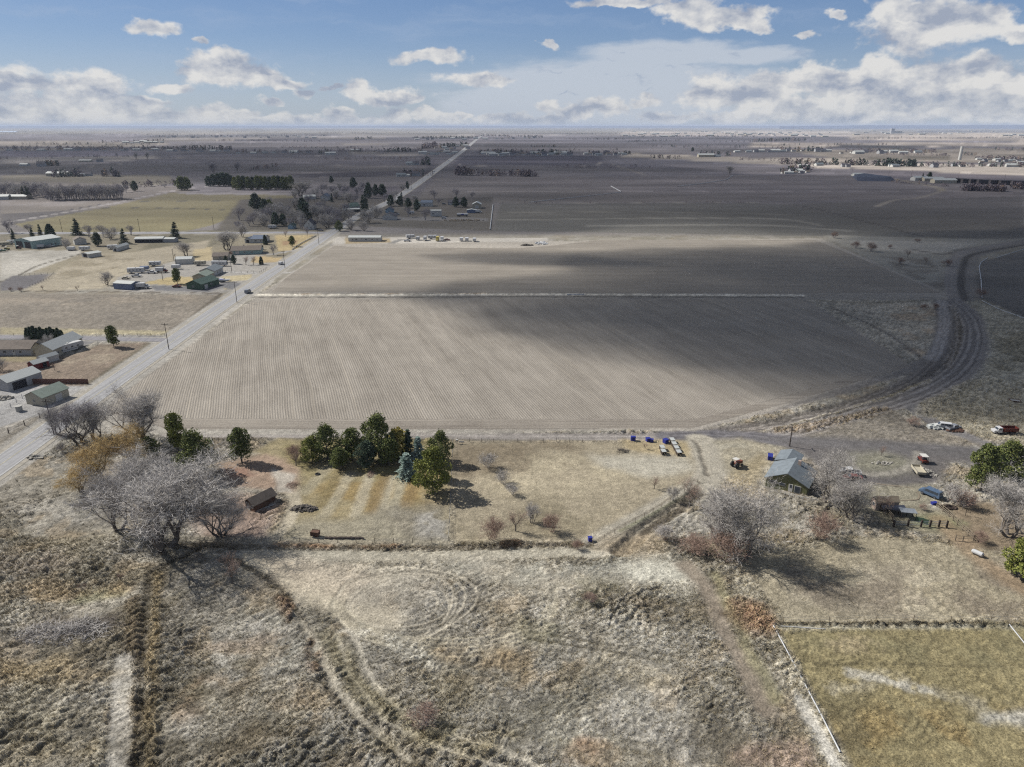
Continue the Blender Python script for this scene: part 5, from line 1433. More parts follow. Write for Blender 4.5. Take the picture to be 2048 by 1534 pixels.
# ------------------------------------------------------------------ buildings, vehicles, fences and gear
def box_into(V, F, x0, x1, y0, y1, z0, z1):
    k = len(V)
    V += [(x0, y0, z0), (x1, y0, z0), (x1, y1, z0), (x0, y1, z0), (x0, y0, z1), (x1, y0, z1), (x1, y1, z1), (x0, y1, z1)]
    F += [(k, k + 3, k + 2, k + 1), (k + 4, k + 5, k + 6, k + 7), (k, k + 1, k + 5, k + 4), (k + 1, k + 2, k + 6, k + 5), (k + 2, k + 3, k + 7, k + 6), (k + 3, k, k + 4, k + 7)]
def box(name, x0, x1, y0, y1, z0, z1, mat, parent=None):
    V, F = [], []
    box_into(V, F, x0, x1, y0, y1, z0, z1)
    return mesh_obj(name, V, F, mat, parent)
def boxes(name, lst, mat, parent=None):
    V, F = [], []
    for b_ in lst: box_into(V, F, *b_)
    return mesh_obj(name, V, F, mat, parent)
def bevel(o, w=0.05, seg=2):
    m = o.modifiers.new('bevel', 'BEVEL'); m.width = w; m.segments = seg; m.limit_method = 'ANGLE'; m.angle_limit = R(35)
    return o
def prism(name, prof, y0, y1, mat, parent=None):
    n = len(prof)
    V = [(x, y0, z) for x, z in prof] + [(x, y1, z) for x, z in prof]
    F = [tuple(range(n)), tuple(range(2 * n - 1, n - 1, -1))] + [(i, n + i, n + (i + 1) % n, (i + 1) % n) for i in range(n)]
    return mesh_obj(name, V, F, mat, parent)

def paint(name, rgb, rough=0.6, var=0.08, dirt=0.25, **kw):
    return material(name, kk(rgb), rough, var, 0.9, 0.35, dirt=dirt, **kw)
M = dict(
    white=paint('white_siding', (226, 226, 222), streak=(1, 1, 6)), cream=paint('cream_siding', (206, 198, 178), streak=(1, 1, 6)), pale=paint('pale_grey_siding', (190, 192, 196), streak=(1, 1, 6)),
    green=paint('olive_siding', (124, 126, 88), streak=(1, 1, 5)), dgreen=paint('dark_green_siding', (84, 112, 92), streak=(1, 1, 5)), teal=paint('pale_teal_siding', (172, 200, 198), streak=(1, 1, 5)),
    blue=paint('blue_grey_metal', (132, 146, 176), streak=(7, 7, 1)), lblue=paint('light_blue_siding', (170, 198, 216), streak=(1, 1, 5)), red=paint('barn_red_siding', (132, 44, 48), streak=(7, 7, 1)),
    brown=paint('brown_boards', (128, 92, 82), streak=(8, 8, 1)), wood=paint('weathered_wood', (150, 138, 120), 0.9, 0.2, streak=(6, 1, 6)), dwood=paint('dark_creosote_wood', (74, 62, 56), 0.9, 0.25),
    rgrey=paint('grey_shingle_roof', (132, 142, 150), 0.9, 0.16), rblue=paint('blue_grey_shingle_roof', (104, 118, 140), 0.9, 0.16), rbrown=paint('brown_shingle_roof', (124, 114, 106), 0.9, 0.18),
    rpale=paint('pale_metal_roof', (206, 210, 208), 0.5, 0.06, streak=(5, 5, 1)), rgreen=paint('dark_green_metal_roof', (74, 100, 92), 0.6, 0.1), rlgreen=paint('pale_green_roof', (150, 164, 152), 0.7, 0.1), rdark=paint('dark_shingle_roof', (84, 84, 96), 0.9, 0.18),
    trim=paint('white_trim', (232, 230, 224), dirt=0.1), steel=material('galvanised_steel', kk((170, 176, 182)), 0.45, 0.12, 1.5, 0.5, metal=0.3), rust=paint('rusty_steel', (112, 84, 70), 0.9, 0.3),
    tyre=material('tyre_rubber', (0.03, 0.03, 0.032), 0.85, 0.2), hub=material('wheel_hub', kk((150, 152, 156)), 0.5, 0.2), dark=material('dark_parts_and_indoor_shade', (0.03, 0.03, 0.035), 0.9, 0.2),  # the near-black serves dark parts and panels painted as shade inside doorways
    vwhite=material('white_car_paint', kk((232, 232, 232)), 0.3, 0.05, dirt=0.15), vred=material('red_car_paint', kk((120, 60, 52)), 0.35, 0.1, dirt=0.2), vblue=material('blue_car_paint', kk((96, 118, 146)), 0.3, 0.1, dirt=0.2),
    vgrey=material('grey_car_paint', kk((150, 154, 162)), 0.35, 0.1, dirt=0.2), vyel=material('yellow_truck_paint', kk((208, 190, 100)), 0.45, 0.1, dirt=0.2), vnavy=material('royal_blue_plastic', kk((52, 62, 160)), 0.5, 0.15),
    concrete=paint('pale_concrete', (196, 194, 188), 0.9, 0.1), tarp=material('dark_shade_cloth', kk((58, 64, 82)), 0.8, 0.2), pink=paint('pinkish_plaster', (196, 176, 164)), orange=material('orange_machine_paint', kk((150, 92, 72)), 0.5, 0.2),
    pipe=material('white_pipe', kk((222, 224, 226)), 0.5, 0.1, 0.4, dirt=0.1), rock=material('field_stone', kk((176, 172, 164)), 0.95, 0.3, 1.0), soil=material('loose_soil', kk((112, 106, 100)), 0.95, 0.3, 1.2, bump=0.6), straw=material('straw_litter', kk((200, 176, 112)), 0.95, 0.3, 2.5))
gl = bpy.data.materials.new('window_glass'); gl.use_nodes = True
_b = gl.node_tree.nodes['Principled BSDF']; _b.inputs['Base Color'].default_value = (0.035, 0.045, 0.06, 1); _b.inputs['Roughness'].default_value = 0.12; _b.inputs['Specular IOR Level'].default_value = 0.6
M['glass'] = gl

def place(root, x, y, rz):
    root.location = (x, y, 0.02 if math.hypot(x, y) > 150 else ground_z(x, y)); root.rotation_euler = (0, 0, rz)

def opening(root, side, w, l, pos, z0, ow, oh, kind):
    """a window or door standing a little proud of its wall"""
    names = {'w': 'window', 'd': 'door', 'g': 'garage_door', 'o': 'doorway'}
    fm = {'w': M['trim'], 'd': M['trim'], 'g': M['trim'], 'o': M['dark']}[kind]  # a doorway is a near-black panel, indoor shade put into its colour
    t_ = 0.07
    if side in 'SN':
        s_ = -1 if side == 'S' else 1
        yy = sorted((s_ * l / 2, s_ * (l / 2 + t_)))
        f_ = box(names[kind], pos - ow / 2, pos + ow / 2, yy[0], yy[1], z0, z0 + oh, fm, root)
        if kind in 'wd':
            y2 = sorted((s_ * (l / 2 + t_), s_ * (l / 2 + t_ + 0.03)))
            i_ = 0.12 if kind == 'w' else ow * 0.28
            box('pane', pos - ow / 2 + i_, pos + ow / 2 - i_, y2[0], y2[1], z0 + (0.12 if kind == 'w' else oh * 0.55), z0 + oh - 0.12, M['glass'], f_)
    else:
        s_ = -1 if side == 'W' else 1
        xx = sorted((s_ * w / 2, s_ * (w / 2 + t_)))
        f_ = box(names[kind], xx[0], xx[1], pos - ow / 2, pos + ow / 2, z0, z0 + oh, fm, root)
        if kind in 'wd':
            x2 = sorted((s_ * (w / 2 + t_), s_ * (w / 2 + t_ + 0.03)))
            i_ = 0.12 if kind == 'w' else ow * 0.28
            box('pane', x2[0], x2[1], pos - ow / 2 + i_, pos + ow / 2 - i_, z0 + (0.12 if kind == 'w' else oh * 0.55), z0 + oh - 0.12, M['glass'], f_)
    if kind == 'g':
        V, F = [], []
        for q in range(1, 4):
            zz = z0 + oh * q / 4
            if side in 'SN':
                y2 = sorted((s_ * (l / 2 + t_), s_ * (l / 2 + t_ + 0.02)))
                box_into(V, F, pos - ow / 2, pos + ow / 2, y2[0], y2[1], zz - 0.03, zz + 0.03)
            else:
                x2 = sorted((s_ * (w / 2 + t_), s_ * (w / 2 + t_ + 0.02)))
                box_into(V, F, x2[0], x2[1], pos - ow / 2, pos + ow / 2, zz - 0.03, zz + 0.03)
        mesh_obj('groove', V, F, M['pale'], f_)

def gable(name, label, cat, w, l, wh, rh, wall, roof, ops=(), eave=0.45, group=None, axis='y', chimney=None, shed=False):
    """a building with its ridge along local y (axis 'y') or x; openings listed per side"""
    root = empty(name)
    if axis == 'x': bw, bl = l, w           # build with ridge along y, then turned
    else: bw, bl = w, l
    hw, hl = bw / 2, bl / 2
    rz_ = wh + rh
    if shed:
        V = [(-hw, -hl, 0), (hw, -hl, 0), (hw, hl, 0), (-hw, hl, 0), (-hw, -hl, wh + rh), (hw, -hl, wh), (hw, hl, wh), (-hw, hl, wh + rh)]
        F = [(0, 1, 5, 4), (1, 2, 6, 5), (2, 3, 7, 6), (3, 0, 4, 7)]
        t_ = 0.14
        a = [(-hw - eave, wh + rh + rh / bw * eave + 0.01), (hw + eave, wh - rh / bw * eave + 0.01)]
        RV, RF = [], []
        k = 0
        RV = [(a[0][0], -hl - eave, a[0][1]), (a[1][0], -hl - eave, a[1][1]), (a[1][0], hl + eave, a[1][1]), (a[0][0], hl + eave, a[0][1])]
        RV += [(x, y, z + t_) for x, y, z in RV]
        RF = [(0, 3, 2, 1), (4, 5, 6, 7), (0, 1, 5, 4), (1, 2, 6, 5), (2, 3, 7, 6), (3, 0, 4, 7)]
    else:
        V = [(-hw, -hl, 0), (hw, -hl, 0), (hw, hl, 0), (-hw, hl, 0), (-hw, -hl, wh), (hw, -hl, wh), (hw, hl, wh), (-hw, hl, wh), (0, -hl, rz_), (0, hl, rz_)]
        F = [(0, 1, 5, 8, 4), (1, 2, 6, 5), (2, 3, 7, 9, 6), (3, 0, 4, 7)]
        sl = rh / hw
        t_ = 0.16
        ez = wh - sl * eave
        RV = []
        for y in (-hl - eave, hl + eave):
            RV += [(-hw - eave, y, ez + 0.01), (0, y, rz_ + 0.01), (hw + eave, y, ez + 0.01), (-hw - eave, y, ez + t_), (0, y, rz_ + t_), (hw + eave, y, ez + t_)]
        RF = [(3, 4, 10, 9), (4, 5, 11, 10), (1, 0, 6, 7), (2, 1, 7, 8), (0, 3, 9, 6), (5, 2, 8, 11), (0, 1, 4, 3), (1, 2, 5, 4), (7, 6, 9, 10), (8, 7, 10, 11)]
    turn = (lambda p: (-p[1], p[0], p[2])) if axis == 'x' else (lambda p: p)
    mesh_obj('wall', [turn(p) for p in V], F, wall, root)
    rf = mesh_obj('roof', [turn(p) for p in RV], RF, roof, root)
    if chimney:
        cx, cy = chimney
        box('chimney', cx - 0.35, cx + 0.35, cy - 0.35, cy + 0.35, wh, rz_ + 0.7, M['pink'], rf)
    for o_ in ops:
        opening(root, o_[0], w, l, *o_[1:])
    tag(root, label, cat, group)
    return root

def at_corner(root, c1, c2, w, l, gap=0.0):
    """stand a building with its near facade between two base points of the photograph, body behind it"""
    a, b_ = Vector(at(*c1)), Vector(at(*c2))
    d = (b_ - a).normalized()
    n_ = Vector((-d.y, d.x))
    c = (a + b_) / 2 + n_ * (l / 2 + gap)
    place(root, c.x, c.y, math.atan2(d.y, d.x))
    return root
def span(c1, c2):
    a, b_ = Vector(at(*c1)), Vector(at(*c2))
    return (a - b_).length

HOUSE_SEQ = []
def bld(name, label, cat, c1, c2, l, wh, rh, wall, roof, ops='', axis='y', group=None, eave=0.45, **kw):
    w = span(c1, c2)
    ol = []
    for q in ops.split():
        s_, pos, z0, ow, oh, kd = q.split(',')
        base = w if s_ in 'SN' else l
        ol.append((s_, float(pos) * base / 2, float(z0), float(ow), float(oh), kd))
    r_ = gable(name, label, cat, w, l, wh, rh, M[wall], M[roof], ol, eave, group, axis, **kw)
    return at_corner(r_, c1, c2, w, l)

# ---- the green house and its yard
gh = bld('house', 'olive green house with blue-grey roof under the broad bare tree', 'house', (1530, 973), (1612, 994), 9.5, 2.7, 2.3, 'green', 'rgrey', 'S,-0.62,1.5,1.9,0.7,w S,-0.2,1.4,1.5,0.75,w S,0.22,0.25,1.0,2.1,d S,0.55,0.4,1.5,1.9,w W,-0.4,1.1,1.4,1.0,w W,0.4,1.1,1.4,1.0,w', chimney=(1.2, 2.5))
_c = gh.location; _r = gh.rotation_euler.z
def beside(root, host, dx, dy, rz=0.0):
    h_ = host.rotation_euler.z
    root.location = (host.location.x + dx * math.cos(h_) - dy * math.sin(h_), host.location.y + dx * math.sin(h_) + dy * math.cos(h_), host.location.z)
    root.rotation_euler = (0, 0, h_ + rz)
    return root
ga = gable('garage', 'grey-roofed garage right behind the olive green house', 'garage', 5.2, 6.5, 2.5, 0.9, M['green'], M['rgrey'], [('W', 0, 0.0, 2.6, 2.2, 'g')], 0.35, axis='y')
beside(ga, gh, -2.6, 9.9)
box('skylight', -1.2, -0.4, 3.3, 4.3, 2.2, 2.6, M['trim'], ga)
# the curved white deck
deck = empty('deck')
V, F = [], []
dk = []
for i in range(9):
    u = i / 8
    dk.append((-2.2 + 8.4 * u, -7.1 - 0.6 * math.sin(math.pi * u) - 0.0))
for i in range(8):
    (x0, y0), (x1, y1) = dk[i], dk[i + 1]
    k = len(V)
    V += [(x0, y0, 0.05), (x1, y1, 0.05), (x1, y1 + 2.2, 0.05), (x0, y0 + 2.2, 0.05), (x0, y0, 0.28), (x1, y1, 0.28), (x1, y1 + 2.2, 0.28), (x0, y0 + 2.2, 0.28)]
    F += [(k + 4, k + 5, k + 6, k + 7), (k, k + 1, k + 5, k + 4), (k + 3, k, k + 4, k + 7), (k + 1, k + 2, k + 6, k + 5)]
mesh_obj('floor', V, F, M['wood'], deck)
for i in range(9):
    box('post', dk[i][0] - 0.06, dk[i][0] + 0.06, dk[i][1] - 0.06, dk[i][1] + 0.06, 0.05, 1.1, M['trim'], deck)
for zz in (0.5, 0.78, 1.05):
    V, F = [], []
    for i in range(8):
        tube(V, F, Vector((*dk[i], zz)), Vector((*dk[i + 1], zz)), 0.05, 0.05, 4)
    mesh_obj('rail', V, F, M['trim'], deck)
tag(deck, 'curved white railed deck in front of the olive green house', 'deck')
beside(deck, gh, 1.5, 0.6)

# ---- vehicles
def wheels(root, spots, r=0.36, w=0.24):
    V, F = [], []
    n = 10
    for i in range(n):
        t_ = 2 * math.pi * i / n
        V += [(math.cos(t_) * r, -w / 2, math.sin(t_) * r), (math.cos(t_) * r, w / 2, math.sin(t_) * r)]
    for i in range(n):
        j = (i + 1) % n
        F.append((2 * i, 2 * i + 1, 2 * j + 1, 2 * j))
    F += [tuple(range(0, 2 * n, 2)), tuple(range(2 * n - 1, 0, -2))]
    me_ = None
    for x, y in spots:
        if me_ is None:
            o = mesh_obj('wheel', V, F, M['tyre'], root); me_ = o.data
            h_ = boxes('hub', [(-0.13, 0.13, -w / 2 - 0.012, w / 2 + 0.012, -0.13, 0.13)], M['hub'], o); hm = h_.data
        else:
            o = bpy.data.objects.new('wheel', me_); COL.objects.link(o); o.parent = root
            h_ = bpy.data.objects.new('hub', hm); COL.objects.link(h_); h_.parent = o
        o.location = (x, y, r)
def side_glass(root, segs, y):
    for (x0, x1, z0, z1, s0, s1) in segs:
        for sgn in (-1, 1):
            yy = sorted((sgn * y, sgn * (y + 0.02)))
            V = [(x0 + s0, yy[0], z0), (x1, yy[0], z0), (x1 - s1, yy[0], z1), (x0 + s0 + 0.0, yy[0], z1)]
            V = [(x0, yy[0], z0), (x1, yy[0], z0), (x1 - s1, yy[0], z1), (x0 + s0, yy[0], z1), (x0, yy[1], z0), (x1, yy[1], z0), (x1 - s1, yy[1], z1), (x0 + s0, yy[1], z1)]
            F = [(0, 3, 2, 1), (4, 5, 6, 7), (0, 1, 5, 4), (1, 2, 6, 5), (2, 3, 7, 6), (3, 0, 4, 7)]
            mesh_obj('window', V, F, M['glass'], root)
def vehicle(kind, name, label, cat, px, py, heading, mat, group=None, mat2=None):
    root = empty(name)
    m_ = M[mat]; m2 = M[mat2] if mat2 else m_
    if kind == 'pickup':
        bevel(prism('body', [(-2.75, .45), (2.75, .45), (2.8, .95), (1.6, 1.12), (-2.75, 1.12)], -.95, .95, m_, root), .06)
        bevel(prism('cab', [(-.75, 1.1), (1.55, 1.1), (.95, 1.78), (-.6, 1.8)], -.88, .88, m_, root), .06)
        boxes('cargo_bed', [(-2.6, -.9, -.78, .78, 1.115, 1.13)], M['dark'], root)
        side_glass(root, [(-.6, .35, 1.18, 1.68, .08, 0), (.42, 1.3, 1.18, 1.66, 0, .45)], .885)
        prism('windshield', [(1.50, 1.16), (1.53, 1.16), (1.03, 1.72), (1.0, 1.72)], -.75, .75, M['glass'], root)
        wheels(root, [(-1.75, -.88), (-1.75, .88), (1.8, -.88), (1.8, .88)], .4)
    elif kind in ('suv', 'van', 'sedan'):
        prof = {'suv': [(-2.3, .4), (2.35, .4), (2.4, .9), (1.35, 1.1), (.75, 1.72), (-2.1, 1.72), (-2.35, 1.0)],
                'van': [(-2.5, .4), (2.45, .4), (2.5, .95), (1.75, 1.2), (1.05, 1.95), (-2.35, 1.98), (-2.5, 1.1)],
                'sedan': [(-2.3, .35), (2.3, .35), (2.3, .8), (1.2, .95), (.5, 1.42), (-.9, 1.42), (-1.6, 1.0), (-2.3, .95)]}[kind]
        bevel(prism('body', prof, -.92, .92, m_, root), .08)
        top = {'suv': 1.62, 'van': 1.82, 'sedan': 1.36}[kind]; bot = {'suv': 1.12, 'van': 1.22, 'sedan': .98}[kind]
        if kind == 'sedan': segs = [(-1.4, -.35, bot, top, .45, 0), (-.28, .95, bot, top, 0, .4)]
        else: segs = [(-2.1, -1.15, bot, top, .05, 0), (-1.05, -.1, bot, top, 0, 0), (0, 1.2, bot, top, 0, .5)]
        side_glass(root, segs, .925)
        hx = {'suv': (1.38, 1.1, .80, 1.66), 'van': (1.74, 1.24, 1.12, 1.88), 'sedan': (1.16, 1.0, .58, 1.38)}[kind]
        prism('windshield', [(hx[0], hx[1]), (hx[0] + .03, hx[1]), (hx[2] + .03, hx[3]), (hx[2], hx[3])], -.74, .74, M['glass'], root)
        wheels(root, [(-1.45, -.86), (-1.45, .86), (1.5, -.86), (1.5, .86)], .36)
    elif kind == 'boxtruck':
        bevel(box('cargo_box', -3.6, .9, -1.15, 1.15, .95, 3.1, m_, root), .04)
        bevel(prism('cab', [(1.0, .55), (3.1, .55), (3.1, 1.35), (2.3, 1.5), (1.95, 2.2), (1.0, 2.25)], -1.0, 1.0, m2, root), .07)
        box('chassis', -3.6, 3.0, -.5, .5, .5, .9, M['dark'], root)
        side_glass(root, [(1.2, 2.2, 1.5, 2.05, 0, .35)], 1.005)
        prism('windshield', [(2.32, 1.54), (2.35, 1.54), (2.03, 2.12), (2.0, 2.12)], -.85, .85, M['glass'], root)
        wheels(root, [(-2.3, -.98), (-2.3, .98), (2.2, -.95), (2.2, .95)], .45)
    elif kind == 'dump':
        V = [(-4.6, -1.2, 1.2), (.4, -1.2, 1.2), (.4, 1.2, 1.2), (-4.6, 1.2, 1.2), (-4.6, -1.25, 2.5), (.4, -1.25, 2.5), (.4, 1.25, 2.5), (-4.6, 1.25, 2.5)]
        mesh_obj('grain_box', V, [(0, 3, 2, 1), (0, 1, 5, 4), (1, 2, 6, 5), (2, 3, 7, 6), (3, 0, 4, 7)], m_, root).modifiers.new('wall', 'SOLIDIFY').thickness = 0.1
        for i in range(6):
            x = -4.4 + i * .92
            box('rib', x - .05, x + .05, -1.36, -1.26, 1.2, 2.5, m_, root); box('rib', x - .05, x + .05, 1.26, 1.36, 1.2, 2.5, m_, root)
        bevel(prism('cab', [(.55, .7), (3.2, .7), (3.3, 1.5), (2.1, 1.65), (1.9, 2.45), (.6, 2.5)], -1.05, 1.05, m2, root), .08)
        box('chassis', -4.4, 3.1, -.45, .45, .65, 1.1, M['dark'], root)
        side_glass(root, [(.8, 1.9, 1.7, 2.3, 0, .2)], 1.055)
        prism('windshield', [(2.12, 1.7), (2.15, 1.7), (1.96, 2.36), (1.93, 2.36)], -.85, .85, M['glass'], root)
        wheels(root, [(-3.6, -.95), (-3.6, .95), (-2.5, -.95), (-2.5, .95), (2.3, -.95), (2.3, .95)], .5)
    elif kind in ('rv', 'motorhome', 'fifth', 'cargo'):
        L = {'rv': 7.0, 'motorhome': 9.5, 'fifth': 11.0, 'cargo': 5.2}[kind]; H = {'rv': 2.9, 'motorhome': 3.2, 'fifth': 3.5, 'cargo': 2.6}[kind]
        x0, x1 = -L / 2, L / 2
        if kind == 'fifth':
            prof = [(x0, .65), (x1 - 2.6, .65), (x1 - 2.3, 1.6), (x1, 1.7), (x1, 3.1), (x1 - .5, H), (x0, H)]
        elif kind == 'motorhome':
            prof = [(x0, .5), (x1, .5), (x1 + .1, 1.3), (x1 - .25, H - .1), (x0, H)]
        else:
            prof = [(x0, .6), (x1 - .5, .6), (x1, 1.3), (x1 - .1, H - .4), (x1 - .5, H), (x0 + .15, H), (x0, H - .2)]
        bevel(prism('body', prof, -1.22, 1.22, m_, root), .08)
        if kind != 'cargo':
            nw = 4 if L > 8 else 3
            for i in range(nw):
                xx = x0 + L * (0.16 + 0.62 * i / (nw - 1))
                side_glass(root, [(xx - .4, xx + .4, H * .53, H * .53 + .55, 0, 0)], 1.225)
            box('roof_vent', -.4, .2, -.3, .3, H, H + .22, M['trim'], root)
            box('stripe', x0 + .2, x1 - (2.8 if kind == 'fifth' else .6), -1.245, -1.223, H * .36, H * .42, M['vgrey'], root)
        if kind == 'motorhome':
            prism('windshield', [(x1 + .09, 1.35), (x1 + .12, 1.35), (x1 - .12, 2.5), (x1 - .15, 2.5)], -1.1, 1.1, M['glass'], root)
        else:
            box('hitch', x1 - .4, x1 + 1.0, -.08, .08, .45, .6, M['dark'], root)
        ax = [(-.5, -1.1), (-.5, 1.1), (-1.4, -1.1), (-1.4, 1.1)] if kind != 'motorhome' else [(-2.6, -1.1), (-2.6, 1.1), (3.2, -1.1), (3.2, 1.1)]
        wheels(root, ax, .38)
    elif kind == 'flat':
        box('bed', -2.6, 2.0, -1.1, 1.1, .6, .72, m_, root)
        boxes('rail', [(-2.6, 2.0, -1.1, -1.04, .72, 1.25), (-2.6, 2.0, 1.04, 1.1, .72, 1.25), (-2.6, -2.54, -1.1, 1.1, .72, 1.25), (1.94, 2.0, -1.1, 1.1, .72, 1.25)], m_, root)
        box('hitch', 2.0, 3.2, -.06, .06, .5, .6, M['dark'], root)
        wheels(root, [(-.6, -1.0), (-.6, 1.0), (.3, -1.0), (.3, 1.0)], .34)
    elif kind == 'boat':
        prof = [(-3, .9), (-2.8, .55), (2.2, .6), (3.4, 1.5), (-3, 1.45)]
        bevel(prism('hull', prof, -1.0, 1.0, m_, root), .12)
        prism('windshield', [(.4, 1.5), (.5, 1.5), (.1, 1.95), (0, 1.95)], -.8, .8, M['glass'], root)
        box('deck', -2.6, -.2, -.75, .75, 1.44, 1.5, M['vnavy'], root)
        box('trailer_frame', -2.8, 3.8, -.5, .5, .4, .52, M['dark'], root)
        wheels(root, [(-.8, -.95), (-.8, .95)], .34)
    elif kind == 'tanker':
        V, F = [], []
        tube(V, F, Vector((-5.5, 0, 2.1)), Vector((5.5, 0, 2.1)), 1.15, 1.15, 16)
        k = len(V); F += [tuple(range(15, -1, -1)), tuple(range(16, 32))]
        mesh_obj('tank', V, F, m_, root, smooth=False)
        box('band', -1.0, 1.2, -1.17, 1.17, 1.5, 2.6, M['vnavy'], root)
        box('chassis', -5.5, 5.2, -.4, .4, .6, 1.0, M['dark'], root)
        wheels(root, [(-4.4, -1), (-4.4, 1), (-3.2, -1), (-3.2, 1), (4.2, -1), (4.2, 1)], .5)
    elif kind == 'tractor':
        bevel(prism('body', [(-.6, .8), (1.9, .8), (1.9, 1.5), (-.2, 1.6), (-.6, 1.2)], -.45, .45, m_, root), .06)
        boxes('canopy', [(-1.0, .4, -.7, .7, 2.3, 2.4)], M['trim'], root)
        boxes('post', [(-.95, -.87, -.65, -.57, 1.1, 2.3), (-.95, -.87, .57, .65, 1.1, 2.3)], M['dark'], root)
        wheels(root, [(-.6, -.75), (-.6, .75)], .75, .4); wheels(root, [(1.5, -.6), (1.5, .6)], .4)
    elif kind == 'utv':
        bevel(prism('body', [(-1.6, .4), (1.6, .4), (1.6, .9), (.6, 1.0), (-1.6, 1.0)], -.75, .75, m_, root), .06)
        boxes('roof', [(-1.2, .9, -.8, .8, 1.9, 1.98)], M['trim'], root)
        boxes('post', [(-1.15, -1.08, -.75, -.68, 1, 1.9), (-1.15, -1.08, .68, .75, 1, 1.9), (.75, .82, -.75, -.68, 1, 1.9), (.75, .82, .68, .75, 1, 1.9)], M['dark'], root)
        box('seat', -.9, -.3, -.6, .6, 1.0, 1.35, M['dark'], root)
        wheels(root, [(-1.1, -.8), (-1.1, .8), (1.1, -.8), (1.1, .8)], .34)
    x, y = at(px, py)
    place(root, x, y, R(heading))
    root.location.z += 0.09
    if (px, py) in ((1886, 856), (1906, 859), (2003, 868)): root.scale = (.86, .86, .86)
    tag(root, label, cat, group)
    return root

